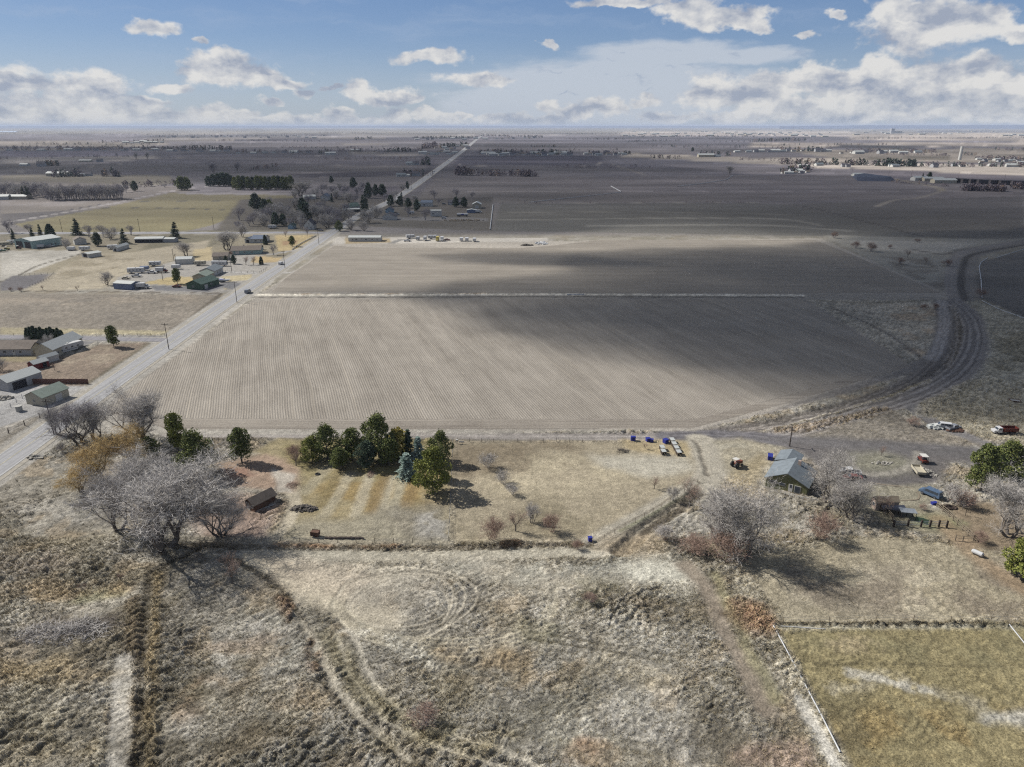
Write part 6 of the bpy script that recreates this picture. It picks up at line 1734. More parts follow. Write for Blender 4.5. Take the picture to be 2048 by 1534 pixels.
for args in [
        ('van', 'van', 'blue station van with a dark window row parked beside the corral', 'van', 1860, 992, 122, 'vblue'),
        ('dump', 'grain_truck', 'old truck with white cab and red grain box on the rough ground', 'truck', 2003, 868, 178, 'vred', None, 'vwhite'),
        ('van', 'van', 'white van right of the white sheet heap in the east yard', 'van', 1886, 856, 160, 'vwhite'),
        ('pickup', 'pickup_truck', 'dark old pickup among the junk, right of the white truck', 'pickup', 1906, 859, 20, 'vgrey'),
        ('utv', 'utility_cart', 'small red cart with a white roof on the dark yard', 'cart', 1845, 924, 85, 'vred'),
        ('flat', 'flatbed_trailer', 'pale flatbed trailer beside the red cart', 'trailer', 1835, 945, 80, 'cream'),
        ('pickup', 'pickup_truck', 'white pickup half hidden by the broad bare tree', 'pickup', 1698, 949, 165, 'vwhite'),
        ('sedan', 'car', 'red low car behind the broad bare tree', 'car', 1705, 960, 170, 'vred'),
        ('tractor', 'tractor', 'small orange and white tractor on the slope left of the green house', 'tractor', 1472, 934, 30, 'orange'),
        ('suv', 'car', 'white car driving on the county road near the clipped cypress', 'car', 562, 529, 88, 'vwhite'),
        ('van', 'van', 'grey van driving on the county road beside the field corner', 'van', 496, 586, 88, 'vgrey'),
        ('fifth', 'travel_trailer', 'long white fifth-wheel trailer beside the beige workshop', 'trailer', 139, 704, 61, 'vwhite'),
        ('boxtruck', 'truck', 'white truck beside the blue metal shed', 'truck', 288, 577, 10, 'vwhite'),
        ('sedan', 'car', 'dark red car beside the round pine', 'car', 354, 575, 5, 'vred'),
        ('boat', 'boat', 'white boat on a trailer, left one beside the dark green house', 'boat', 434, 563, 12, 'vwhite'),
        ('boat', 'boat', 'white boat on a trailer, right one beside the dark green house', 'boat', 449, 564, 12, 'vwhite'),
        ('motorhome', 'motorhome', 'long white motorhome in front of the ranch house', 'motorhome', 440, 532, 2, 'vwhite'),
        ('rv', 'travel_trailer', 'beige travel trailer between white garage and motorhome', 'trailer', 401, 531, 5, 'cream'),
        ('rv', 'travel_trailer', 'white trailer open at its right end, top of the vehicle yard', 'trailer', 311, 532, 12, 'vwhite'),
        ('motorhome', 'motorhome', 'white motorhome at the left end of the vehicle yard', 'motorhome', 273, 546, 15, 'vwhite'),
        ('pickup', 'pickup_truck', 'white pickup at the lower left of the vehicle yard', 'pickup', 273, 554, 8, 'vwhite'),
        ('pickup', 'pickup_truck', 'white pickup in the middle of the vehicle yard', 'pickup', 304, 547, 8, 'vwhite'),
        ('boxtruck', 'ambulance', 'white box truck with red cab in the vehicle yard', 'truck', 325, 545, 5, 'vwhite', None, 'vred'),
        ('cargo', 'cargo_trailer', 'dark blue cargo trailer in the vehicle yard', 'trailer', 290, 541, 10, 'blue'),
        ('cargo', 'cargo_trailer', 'low white trailer below the white garage', 'trailer', 353, 538, 5, 'vwhite'),
        ('sedan', 'car', 'cream car on the grass left of the blue metal shed roof', 'car', 252, 558, 5, 'cream'),
        ('rv', 'travel_trailer', 'cream camper at the far left yard', 'trailer', 11, 492, 20, 'cream'),
        ('rv', 'travel_trailer', 'white camper behind the cream camper', 'trailer', 26, 488, 20, 'vwhite'),
        ('tractor', 'tractor', 'red tractor in front of the steel barn', 'tractor', 37, 498, 0, 'vred'),
        ('boat', 'boat', 'green and white boat at the far left yard', 'boat', 4, 504, 10, 'dgreen'),
        ('tractor', 'tractor', 'yellow machine at the far left yard', 'tractor', 14, 500, 0, 'vyel'),
        ('pickup', 'pickup_truck', 'pale pickup beside the steel barn', 'pickup', 100, 494, 20, 'vwhite'),
        ('cargo', 'cargo_trailer', 'white cargo trailer beside the steel barn', 'trailer', 81, 496, 20, 'vwhite'),
        ('cargo', 'cargo_trailer', 'white container trailer beside the grey field, left one', 'trailer', 143, 501, 2, 'vwhite'),
        ('rv', 'travel_trailer', 'long white trailer beside the grey field, right one', 'trailer', 170, 501, 3, 'vwhite'),
        ('rv', 'travel_trailer', 'white camper under the dark fir near the open-fronted shed', 'trailer', 226, 498, 30, 'vwhite'),
        ('pickup', 'pickup_truck', 'silver pickup under the carport of the middle farmyard', 'pickup', 176, 512, 10, 'vgrey'),
        ('pickup', 'pickup_truck', 'white pickup at the left end of the row north of the field', 'pickup', 814, 483, 20, 'vwhite'),
        ('rv', 'travel_trailer', 'white camper behind the left pickup, north of the field', 'trailer', 821, 477, 20, 'vwhite'),
        ('cargo', 'cargo_trailer', 'tall grey-white trailer in the row north of the field', 'trailer', 836, 480, 88, 'pale'),
        ('boxtruck', 'truck', 'white truck facing the field, fourth from the left in the row', 'truck', 850, 481, -90, 'vwhite'),
        ('rv', 'travel_trailer', 'white camper at the back of the row north of the field', 'trailer', 865, 478, 0, 'vwhite'),
        ('boxtruck', 'truck', 'yellow truck in the row north of the field', 'truck', 875, 482, -90, 'vyel'),
        ('boxtruck', 'truck', 'white truck right of the yellow truck', 'truck', 884, 482, -90, 'vwhite'),
        ('sedan', 'car', 'red car at the right end of the vehicle row', 'car', 894, 481, 10, 'vred'),
        ('cargo', 'cargo_trailer', 'small white trailer left of the pair beyond the vehicle row', 'trailer', 923, 482, 90, 'vwhite'),
        ('cargo', 'cargo_trailer', 'small white trailer in the middle beyond the vehicle row', 'trailer', 934, 482, 90, 'vwhite'),
        ('cargo', 'cargo_trailer', 'white trailer with a long shadow, rightmost beyond the vehicle row', 'trailer', 949, 483, 90, 'vwhite'),
        ('van', 'van', 'white van right of the white two-storey shed', 'van', 888, 438, 0, 'vwhite'),
        ('tanker', 'tank_trailer', 'white tank trailer with a blue band in the eastern hamlet yard', 'trailer', 925, 433, 3, 'vwhite'),
        ('pickup', 'pickup_truck', 'dark pickup beside the light blue cottage', 'pickup', 794, 430, 0, 'vgrey'),
        ('boxtruck', 'truck', 'white truck at the right end of the eastern hamlet yard', 'truck', 958, 426, 0, 'vwhite'),
        ('rv', 'travel_trailer', 'white camper behind the light blue cottage', 'trailer', 822, 428, 0, 'vwhite'),
        ('suv', 'car', 'silver car in front of the eastern house', 'car', 888, 409, 0, 'vgrey'),
        ('sedan', 'car', 'dark car parked at the crossroads hedge', 'car', 642, 462, 0, 'vgrey'),
        ('rv', 'travel_trailer', 'white camper left of the teal shed', 'trailer', 545, 457, 0, 'vwhite')]:
    vehicle(*args)
# ---- buildings of the southern farmstead at left
bld('ranch_house', 'long pale ranch house with solar panels at the left edge', 'house', (-40, 712), (63, 711), 11, 2.7, 1.9, 'pale', 'rbrown', 'S,0.0,1.0,1.6,1.1,w S,0.35,0.2,1.0,2.1,d S,0.6,1.0,1.2,1.0,w S,-0.35,1.0,1.8,1.1,w', axis='x')
sp = empty('solar_array')
for i in range(9):
    for j in range(2):
        p_ = box('solar_panel', -4.95 + i * 1.1, -3.9 + i * 1.1, -1.7 + j * 1.7, -.05 + j * 1.7, 0, .05, M['glass'], sp)
a_ = at(12, 706)
sp.location = (a_[0], a_[1] + 2.6, 3.75); sp.rotation_euler = (R(19), 0, 0)
tag(sp, 'dark solar panels on the long pale ranch house roof', 'solar panels')
bld('wing', 'beige gabled wing joined to the pale ranch house', 'house', (62, 711), (84, 702), 8, 2.6, 1.8, 'cream', 'rbrown', 'S,0,1.0,1.2,1.0,w')
bld('workshop', 'beige workshop with pale metal roof beside the fifth-wheel trailer', 'workshop', (73, 716), (109, 717), 17, 3.6, 2.2, 'cream', 'rpale', 'E,-0.7,1.2,0.9,0.9,w E,-0.45,1.2,0.9,0.9,w E,0.3,0.0,3.0,2.8,g')
bld('shed', 'small white shed between the beige workshop and the red shed', 'shed', (76, 728), (86, 730), 6.5, 2.3, 0.9, 'white', 'rpale', 'E,-0.5,0.1,0.9,1.9,d', eave=0.15)
bld('shed', 'small barn-red shed with pale roof', 'shed', (57, 738), (70, 741), 5.5, 2.2, 1.0, 'red', 'rpale', 'E,0.4,0.1,1.4,1.9,o', eave=0.15)
bld('machine_shed', 'blue-white open shed with a boat inside, at the left edge', 'shed', (-14, 778), (19, 784), 12, 3.2, 1.6, 'pale', 'rpale', 'E,-0.35,0.0,4.8,2.7,o', eave=0.2)
bld('shed', 'beige shed with bare tree shadows on its pale roof, beside the road', 'shed', (54, 808), (88, 813), 9.5, 2.9, 1.7, 'cream', 'rlgreen', 'S,-0.05,1.0,0.8,0.9,w E,0.2,0.0,2.4,2.3,g', eave=0.35)
well = empty('water_tank')
V, F = [], []
tube(V, F, Vector((0, 0, 0)), Vector((0, 0, 1.6)), .95, .95, 16); mesh_obj('drum', V, F, M['concrete'], well)
V, F = [], []
tube(V, F, Vector((0, 0, 1.6)), Vector((0, 0, 1.75)), 1.1, 1.05, 16); F.append(tuple(range(16, 32))); mesh_obj('lid', V, F, M['concrete'], well)
place(well, *at(39, 822), 0); tag(well, 'pale concrete water tank on the gravel lot', 'tank')
# ---- buildings of the northern homesteads at left
bld('steel_barn', 'pale green-grey steel barn with open front', 'barn', (31, 494), (66, 498), 22, 5.5, 1.6, 'teal', 'rpale', 'S,-0.45,0,7.5,4.6,o S,0.5,0,7,4.6,o E,0.3,1.2,1.2,1.0,w E,0.55,1.2,1.2,1.0,w E,-0.3,0.2,1.2,2.1,d', eave=0.2)
bld('workshop', 'white workshop half hidden by a bare tree', 'workshop', (150, 490), (174, 488), 9, 3.6, 1.8, 'white', 'rbrown', 'S,0,0,3,2.6,g', eave=0.3)
bld('stable', 'long white open-fronted farm shed with pale roof', 'stable', (270, 486), (326, 485), 8, 3.0, 1.0, 'white', 'rpale', ' '.join('S,%.2f,0.1,3.4,2.2,o' % q for q in (-.82, -.55, -.28, 0, .28, .55, .82)), axis='x', eave=0.3)
bld('shed', 'blue-white lean-to at the right end of the open-fronted shed', 'shed', (327, 485), (349, 485), 7, 2.6, 0.7, 'pale', 'rpale', '', axis='x', eave=0.15)
bld('shed', 'white gabled shed with long roof near the dark fir', 'shed', (226, 503), (236, 503), 16, 2.6, 1.2, 'white', 'rpale', 'S,0,0,1.4,2.0,o', eave=0.2)
bld('carport', 'white carport beside the grey field', 'carport', (164, 514), (178, 516), 9, 2.6, 0.7, 'white', 'rpale', 'S,0,0,4.2,2.3,o', eave=0.4)
bld('metal_shed', 'blue-grey metal shed with white door beside the pasture', 'shed', (228, 578), (264, 580), 7, 3.2, 0.8, 'blue', 'rpale', 'E,0.1,0.0,2.6,2.6,g S,-0.2,1.4,0.5,0.5,w', axis='x', eave=0.2)
bld('house', 'dark green house with dark green roof beside the round pine', 'house', (374, 578), (404, 580), 15, 3.1, 1.9, 'dgreen', 'rgreen', 'S,-0.1,1.2,1.2,0.9,w E,-0.5,0,2.6,2.3,g E,0.1,1.0,1.4,1.1,w', eave=0.4)
bld('garage', 'pale garage with grey-green roof behind the dark green house', 'garage', (386, 562), (413, 562), 11, 2.8, 1.6, 'cream', 'rlgreen', 'E,0.2,0,2.6,2.2,g', eave=0.4)
bld('house', 'white-trimmed house with grey-green roof behind the pale garage', 'house', (400, 552), (430, 552), 13, 3.0, 1.8, 'white', 'rgrey', 'E,-0.3,1.0,1.2,1.1,w E,0.3,1.0,1.2,1.1,w S,0.2,1.2,1.2,1.0,w', eave=0.5)
bld('garage', 'white metal garage behind the beige travel trailer', 'garage', (351, 529), (384, 528), 8, 3.2, 1.1, 'white', 'rpale', 'S,0.1,0,3.2,2.6,g', axis='x', eave=0.2)
bld('house', 'ranch house with pale teal walls and brown roof', 'house', (463, 510), (522, 508), 12, 2.9, 2.2, 'teal', 'rbrown', 'S,-0.6,0.4,2.6,2.0,g S,-0.1,1.1,1.4,1.0,w S,0.4,1.1,1.4,1.0,w', axis='x', chimney=(-2, 1))
bld('house', 'low house with tan shingle roof left of the ranch house', 'house', (426, 521), (456, 520), 9, 2.7, 1.7, 'cream', 'rbrown', 'S,0,1.0,1.4,1.0,w', axis='x')
bld('house', 'white-trimmed house with blue-grey roof on the side road', 'house', (503, 486), (528, 486), 14, 3.0, 2.0, 'white', 'rblue', 'S,-0.3,1.1,1.6,1.0,w S,0.5,1.1,1.0,1.0,w', axis='x')
bld('garage', 'white garage at the left end of the blue-grey house', 'garage', (490, 486), (503, 486), 8, 2.8, 1.2, 'white', 'rblue', 'S,-0.1,0.2,2.2,2.1,o', eave=0.3)
bld('shed', 'small white pump shed right of the motorhome lawn', 'shed', (519, 500), (525, 500), 2.6, 2.6, 0.8, 'white', 'rbrown', 'S,0,0.8,0.9,1.0,w', eave=0.2)
# ---- the mobile home at the north edge of the property
mh = bld('mobile_home', 'long pale mobile home at the north-west corner of the field', 'mobile home', (697, 483), (761, 483), 8, 3.0, 1.0, 'white', 'rpale', 'S,-0.72,1.1,1.0,1.0,w S,-0.5,1.1,1.6,1.1,w S,-0.2,0.3,1.0,2.1,d S,0.1,1.1,1.6,1.1,w S,0.5,1.1,1.2,1.0,w S,0.8,1.1,1.0,1.0,w', axis='x', eave=0.3)
# ---- the hamlet
for a in [
        ('house', 'white house with steep dark roof at the hamlet crossroads', 'house', (609, 459), (628, 459), 9, 4.2, 4.2, 'white', 'rdark', 'S,-0.4,1.0,1.0,1.2,w S,0.4,1.0,1.0,1.2,w S,0,4.4,1.0,1.1,w'),
        ('shed', 'teal-roofed shed left of the steep-roofed white house', 'shed', (576, 458), (587, 458), 9, 2.6, 1.8, 'lblue', 'rgreen', ''),
        ('shed', 'small white shed on the side road verge', 'shed', (542, 457), (548, 457), 3, 2.2, .8, 'white', 'rpale', ''),
        ('farmhouse', 'white farmhouse with blue roof in front of the poplar', 'house', (642, 401), (655, 401), 16, 4.5, 3.0, 'white', 'rblue', 'S,0,1.2,1.6,1.4,w S,0,4.6,1.2,1.2,w'),
        ('barn', 'low white barn left of the white farmhouse', 'barn', (609, 399), (632, 398), 10, 3.2, 1.6, 'white', 'rpale', 'S,-0.3,0,2.4,2.4,o'),
        ('cottage', 'white cottage with green roof above the crossroads', 'house', (688, 419), (701, 420), 15, 3.0, 2.2, 'white', 'rgreen', 'S,0,1.1,1.4,1.2,w'),
        ('annex', 'white annex right of the green-roofed cottage', 'house', (703, 415), (718, 414), 9, 2.8, 1.6, 'white', 'rgreen', 'S,0,1.0,1.6,1.1,w'),
        ('tank_shed', 'flat pale roof of the long open shed by the crossroads', 'shed', (686, 425), (724, 424), 8, 3.0, .3, 'cream', 'rpale', 'S,0,0,18,2.4,o'),
        ('cottage', 'white shed with one long sloping dark roof beside the hamlet drive', 'shed', (765, 440), (792, 440), 10, 3.4, 3.2, 'white', 'rdark', 'S,-0.6,1.6,.8,.9,w S,-0.3,1.6,.8,.9,w'),
        ('cottage', 'light blue cottage behind the sloping-roofed shed', 'house', (771, 426), (786, 426), 9, 3.4, 2.4, 'lblue', 'rdark', 'S,0,1.2,1.2,1.2,w'),
        ('house', 'pale house with grey-blue roof in the eastern hamlet', 'house', (842, 413), (864, 413), 12, 4.2, 2.0, 'white', 'rblue', 'S,-0.4,1.0,2.0,1.6,w S,0.4,.2,2.6,2.2,g'),
        ('garage', 'green-roofed garage left of the pale grey-blue roofed house', 'garage', (826, 413), (841, 413), 9, 3.0, 1.6, 'cream', 'rgreen', 'S,0,0,2.6,2.2,g'),
        ('shed', 'white two-storey shed in the middle of the eastern yard', 'shed', (861, 433), (882, 433), 7, 5.6, .6, 'white', 'rpale', 'S,-0.5,2.0,1.4,1.4,w'),
        ('house', 'dark-roofed house with pale garage in the eastern yard', 'house', (896, 410), (926, 410), 11, 3.0, 2.0, 'pale', 'rdark', 'S,-0.7,.1,2.6,2.2,g'),
        ('barn', 'pale barn with big doors at the east end of the hamlet', 'barn', (945, 417), (962, 417), 12, 4.4, 2.2, 'cream', 'rpale', 'S,0,0,4,3.4,g'),
        ('shed', 'blue shed at the east end of the hamlet', 'shed', (934, 426), (952, 426), 6, 2.8, .9, 'blue', 'rpale', '')]:
    bld(*a, axis='x' if a[1].startswith(('low', 'white annex', 'flat', 'dark-roofed', 'pale house', 'white two')) else 'y')
# ---- the red-brown shed in the grove
rs = bld('cabin', 'red-brown cabin with dark roof among the grove shadows', 'cabin', (492, 1018), (510, 1026), 6.0, 2.1, 1.1, 'rust', 'rbrown', 'S,-0.3,0.2,1.0,1.9,d S,0.5,1.0,.9,.8,w', eave=0.4)
st = boxes('board_stack', [(-2.6, 2.6, -.9 + i * .42, -.75 + i * .42, .1 + .12 * (i % 2), .2 + .12 * (i % 2)) for i in range(5)], M['white'])
tag(st, 'white boards stacked along the red-brown cabin', 'boards'); x, y = at(530, 1016); place(st, x, y, R(42))

# ---- fences
def fence(label, pts_px, step, h, mat, rails=(0.5, 1.0), post=0.06, rail=0.02, name='fence', rmat=None, cat='fence'):
    root = empty(name)
    pts = [at(*p) for p in pts_px]
    ox, oy = pts[0]
    root.location = (ox, oy, 0)
    V, F = [], []
    box_into(V, F, -post, post, -post, post, -.2, h)
    pm = None
    tops = []
    for (x0, y0), (x1, y1) in zip(pts[:-1], pts[1:]):
        L = math.hypot(x1 - x0, y1 - y0); n = max(1, round(L / step))
        for i in range(n + 1):
            x, y = x0 + (x1 - x0) * i / n, y0 + (y1 - y0) * i / n
            z = ground_z(x, y)
            if i == n and (x1, y1) != pts[-1]: continue
            if pm is None:
                o = mesh_obj('post', V, F, mat, root); pm = o.data
            else:
                o = bpy.data.objects.new('post', pm); COL.objects.link(o); o.parent = root
            o.location = (x - ox, y - oy, z)
            o.rotation_euler = (pr.gauss(0, .03), pr.gauss(0, .03), math.atan2(y1 - y0, x1 - x0))
            tops.append((x - ox, y - oy, z))
    for zf in rails:
        V2, F2 = [], []
        for a_, b_ in zip(tops[:-1], tops[1:]):
            tube(V2, F2, Vector(a_) + Vector((0, 0, h * zf)), Vector(b_) + Vector((0, 0, h * zf)), rail, rail, 4)
        mesh_obj('rail' if rail > 0.03 else 'wire', V2, F2, rmat or mat, root)
    return tag(root, label, cat)
WIRE = M['steel']
fence('wire fence between lawn and bare paddock', [(906, 884), (903, 960), (900, 1030), (897, 1082)], 3.2, 1.3, M['dwood'], (.4, .7, .95), .05, .012, rmat=WIRE)
fence('wire fence along the reed-lined ditch', [(335, 1083), (600, 1085), (900, 1086)], 4.0, 1.2, M['wood'], (.4, .7, .95), .05, .012, rmat=WIRE)
fence('wire fence along the farm lane above the bare paddock', [(915, 884), (1060, 885), (1165, 885)], 3.4, 1.2, M['dwood'], (.4, .7, .95), .05, .012, rmat=WIRE)
fence('wire fence beside the curving farm track', [(1186, 1090), (1270, 1045), (1340, 1005), (1395, 965)], 3.6, 1.2, M['wood'], (.5, .95), .05, .012, rmat=WIRE)
fence('dark-posted rail fence on the south side of the corral', [(1787, 1054), (1815, 1054), (1841, 1054), (1859, 1054), (1877, 1054), (1893, 1055)], 2.6, 1.7, M['dwood'], (.3, .55, .8), .16, .05, rmat=M['steel'])
fence('white-topped rail fence on the west side of the corral', [(1764, 1019), (1784, 1042), (1788, 1054)], 2.2, 1.6, M['dwood'], (.4, .7, .98), .1, .06, rmat=M['wood'])
fence('long white rail fence on the east side of the corral', [(1873, 1014), (1897, 1033), (1914, 1050), (1946, 1081)], 2.4, 1.5, M['wood'], (.35, .65, .98), .08, .07, rmat=M['wood'])
fence('pole fence running from the corral corner to the dry stump', [(1946, 1081), (1925, 1083), (1910, 1082)], 3.0, 1.3, M['wood'], (.5, .95), .08, .05)
fence('wire fence with bent posts along the edge of the hay field', [(1565, 1246), (1750, 1247), (1900, 1245), (2060, 1246)], 7.0, 1.2, M['wood'], (.5, .95), .05, .012, rmat=WIRE)
fence('post fence between the driveway and the ranch house lawn', [(432, 544), (470, 546), (520, 546), (534, 538)], 3.4, 1.3, M['dwood'], (.5, .95), .07, .02)
fence('post fence round the grey paddock at left', [(38, 552), (70, 550), (108, 548), (98, 558), (60, 574)], 3.0, 1.2, M['dwood'], (.6, .95), .06, .015)
fence('pipe fence along the gravel lot beside the county road', [(0, 828), (22, 815), (45, 797)], 4, 1.5, M['steel'], (.5, .98), .06, .03)
fence('low wall-like fence beside the county road lawn', [(584, 500), (603, 487), (632, 472)], 3, .8, M['concrete'], (.45, .9), .1, .16, rmat=M['concrete'])
fence('wire fence along the south side of the big pasture', [(0, 671), (110, 672), (220, 673), (330, 672)], 6, 1.1, M['dwood'], (.6, .95), .05, .015)
fence('gate fence of thick pipes by the road corner', [(18, 868), (50, 852), (80, 836)], 5, 1.6, M['dwood'], (.5, .98), .09, .03)
bf = empty('board_fence')
xa, ya = at(46, 768); xb, yb = at(178, 768)
bf.location = (xa, ya, 0)
n = 11
for i in range(n):
    x0 = (xb - xa) * i / n; x1 = (xb - xa) * (i + 1) / n; y0 = (yb - ya) * i / n
    box('board_panel', x0 + .06, x1 - .06, y0 - .03, y0 + .03, .1, 1.9, M['brown'], bf)
    box('post', x0 - .06, x0 + .06, y0 - .07, y0 + .07, 0, 2.05, M['brown'], bf)
tag(bf, 'tall brown board fence behind the gravel lot', 'fence')

# ---- power poles and their wires
def pole(px, py, h, label, rz=0.0, arm=1.2, group='power poles'):
    root = empty('power_pole')
    V, F = [], []
    tube(V, F, Vector((0, 0, 0)), Vector((0, 0, h)), .17, .11, 7)
    mesh_obj('mast', V, F, M['dwood'], root)
    box('crossarm', -arm, arm, -.06, .06, h - .7, h - .55, M['dwood'], root)
    for q in (-.9, -.3, .9):
        box('insulator', q * arm - .05, q * arm + .05, -.05, .05, h - .55, h - .35, M['steel'], root)
    x, y = at(px, py)
    root.location = (x, y, 0); root.rotation_euler = (0, 0, rz)
    tag(root, label, 'power pole', group)
    return (x, y, h)
pl = [pole(108, 869, 11, 'power pole at the near corner of the property, shadow across the verge'), pole(338, 699, 11, 'power pole beside the driveway mouth on the county road'), pole(474, 605, 11, 'power pole beside the grey van on the county road'),
      pole(570, 536, 11, 'power pole beside the white car on the county road'), pole(638, 489, 11, 'power pole by the concrete-walled brown lawn')]
pl += [pole(x, y, 11, lab) for x, y, lab in [(803, 391, 'power pole on the county road just north of the hamlet'), (823, 379, 'second power pole north of the hamlet'), (846, 364, 'third power pole north of the hamlet'), (872, 343, 'fourth power pole north of the hamlet')]]
for x, y, h, lab in [(125, 465, 11, 'power pole between the columnar evergreen and the dark fir'), (280, 464, 11, 'power pole on the side road above the open-fronted shed'), (428, 459, 11, 'power pole at the bend of the side road'),
                     (464, 546, 9, 'power pole at the ranch house post fence'), (354, 537, 9, 'power pole in front of the white metal garage'), (326, 561, 5, 'short lamp post in the vehicle yard'), (348, 522, 8, 'power pole left of the white metal garage'),
                     (1703, 352, 12, 'power pole above the dark reservoir'), (1777, 352, 12, 'second power pole of the eastern line'), (1822, 355, 12, 'third power pole of the eastern line'), (1916, 360, 12, 'fourth power pole of the eastern line'), (2008, 364, 12, 'fifth power pole of the eastern line'), (1579, 893, 6, 'short wooden pole at the fork of the farm lane')]:
    pole(x, y, h, lab, rz=R(90))
V, F = [], []
for a_, b_ in zip(pl[:5][:-1], pl[:5][1:]):
    for s_ in (-1.05, 1.05):
        prev = None
        for i in range(9):
            u = i / 8
            p_ = Vector((a_[0] + (b_[0] - a_[0]) * u + s_, a_[1] + (b_[1] - a_[1]) * u, a_[2] - .4 - 4 * 1.0 * u * (1 - u)))
            if prev: tube(V, F, prev, p_, .012, .012, 3)
            prev = p_
tag(mesh_obj('power_line', V, F, M['dark']), 'thin wires strung between the county road poles', 'cables')

# ---- irrigation pipes
def pipe(label, pts_px, r, group='irrigation pipes', joints=9.0, z=.15, mat='pipe'):
    root = empty('irrigation_pipe')
    pts = [at(*p) for p in pts_px]
    ox, oy = pts[0]; root.location = (ox, oy, 0)
    V, F = [], []; JV, JF = [], []
    for a_, b_ in zip(pts[:-1], pts[1:]):
        L = math.dist(a_, b_); n = max(1, int(L / joints))
        for i in range(n):
            p0 = Vector((a_[0] + (b_[0] - a_[0]) * i / n - ox, a_[1] + (b_[1] - a_[1]) * i / n - oy, 0)); p1 = Vector((a_[0] + (b_[0] - a_[0]) * (i + 1) / n - ox, a_[1] + (b_[1] - a_[1]) * (i + 1) / n - oy, 0))
            p0.z = z + ground_z(p0.x + ox, p0.y + oy) * .5 + .05; p1.z = z + ground_z(p1.x + ox, p1.y + oy) * .5 + .05
            tube(V, F, p0, p1, r, r, 6)
            tube(JV, JF, p1 - (p1 - p0).normalized() * .25, p1, r * 1.5, r * 1.5, 6)
    mesh_obj('pipe', V, F, M[mat], root); mesh_obj('coupling', JV, JF, M['steel'], root)
    return tag(root, label, 'pipe', group)
pipe('long white irrigation pipe down the left edge of the hay field', [(1545, 1253), (1600, 1355), (1640, 1430), (1680, 1508)], .11)
pipe('thin irrigation pipe along the top edge of the hay field', [(1562, 1254), (1650, 1261)], .07)
pipe('white irrigation pipe cut by the right edge above the hay field', [(2018, 1251), (2062, 1306)], .10)
pipe('white pipe beside the dark field at the canal bend', [(1964, 598), (1962, 560), (1958, 535), (1962, 525), (1975, 516)], .22)
pipe('white pipe running to the right edge past the canal bend', [(1992, 516), (2070, 492)], .22)
pipe('white pipe from the bare tree at the track bend to the right edge', [(1964, 602), (2000, 620), (2070, 645)], .2)
pipe('white pipe standing along the west edge of the dark north field', [(980, 460), (983, 435), (986, 410)], .38, z=.4)
pipe('short bright pipe end in the far dark field', [(1222, 373), (1242, 384)], .6, z=.5)
pipe('white pipe sloping down left in the far dark field', [(1242, 385), (1150, 395), (1058, 405)], .3, z=.4)
pipe('curved white pipe in the far dark field', [(1466, 351), (1452, 360), (1400, 368), (1356, 373)], .4, z=.4)
pipe('white plastic sheet pipe in the weedy ditch between the fields', [(1134, 590), (1168, 590)], .35)
hs = ribbon('garden_hose', [at(*p) for p in [(1720, 962), (1775, 971), (1815, 975), (1833, 984), (1838, 994), (1830, 1000), (1785, 1002)]], .35, M['wood'], .12, kind=None)
tag(hs, 'pale curved kerb line round the lawn left of the blue van', 'kerb')

# ---- blue barrels, pens, troughs and other yard things
def bluebox(px, py, sx, sy, sz, label, rz=0):
    r_ = empty('feed_bin')
    bevel(box('bin', -sx / 2, sx / 2, -sy / 2, sy / 2, .05, sz, M['vnavy'], r_), .08)
    box('lid', -sx / 2 - .05, sx / 2 + .05, -sy / 2 - .05, sy / 2 + .05, sz, sz + .12, M['vnavy'], r_)
    place(r_, *at(px, py), R(rz)); return tag(r_, label, 'bin', 'blue bins at the lane')
bluebox(1266, 882, 1.3, 1.0, 1.3, 'blue bin on the lane, leftmost of three')
bluebox(1296, 883, 1.2, 1.1, 1.0, 'blue bin in the middle of three on the lane', 15)
bluebox(1303, 884, 1.0, .9, .8, 'small blue bin touching the middle one', -10)
bluebox(1331, 886, 1.3, 1.3, 1.1, 'blue bin leaning against the right row of pens', 30)
bluebox(1180, 1082, .8, .8, .9, 'single blue barrel at the end of the ditch', 10)
bluebox(1540, 918, 1.2, 2.2, 1.1, 'blue tub behind the garage of the green house', -20)
bluebox(1868, 1009, 1.4, .8, .5, 'blue tub behind the parked blue van', 10)
def pen(px, py, label):
    r_ = empty('animal_pen')
    box('roof', -.62, .62, -1.0, 1.0, 1.05, 1.12, M['rpale'], r_)
    for sx, sy in ((-.56, -.92), (.56, -.92), (-.56, .92), (.56, .92)):
        box('post', sx - .04, sx + .04, sy - .04, sy + .04, 0, 1.05, M['wood'], r_)
    boxes('side_panel', [(-.6, -.57, -.9, .9, .1, .95), (.57, .6, -.9, .9, .1, .95), (-.55, .55, .9, .93, .1, 1.0)], M['dwood'], r_)
    place(r_, *at(px, py), R(4)); return tag(r_, label, 'pen', 'small roofed pens')
for i, (x, y) in enumerate([(1324, 900), (1326.5, 908)]):
    pen(x, y, ['pen with pale roof, far one of the left pair', 'pen with pale roof, near one of the left pair'][i])
for i, (x, y) in enumerate([(1344, 885), (1348, 893), (1352.5, 901), (1357, 909.5)]):
    pen(x, y, ['pen with pale roof, farthest of the right row of four', 'pen with pale roof, second farthest of the right row', 'pen with pale roof, second nearest of the right row', 'pen with pale roof, nearest of the right row of four'][i])
sb = empty('corral_shed')
cs = bld('shed', 'small corral shed with a pinkish end wall', 'shed', (1748, 1017), (1752, 1026), 5.4, 2.1, .9, 'pink', 'wood', 'S,0.1,1.0,.9,.7,w', eave=.15)
bpy.data.objects.remove(sb)
cs.rotation_euler.z = R(5) - math.pi / 2 + math.pi / 2
place(cs, *at(1768, 1016), R(-88))
sh = empty('shade_roof')
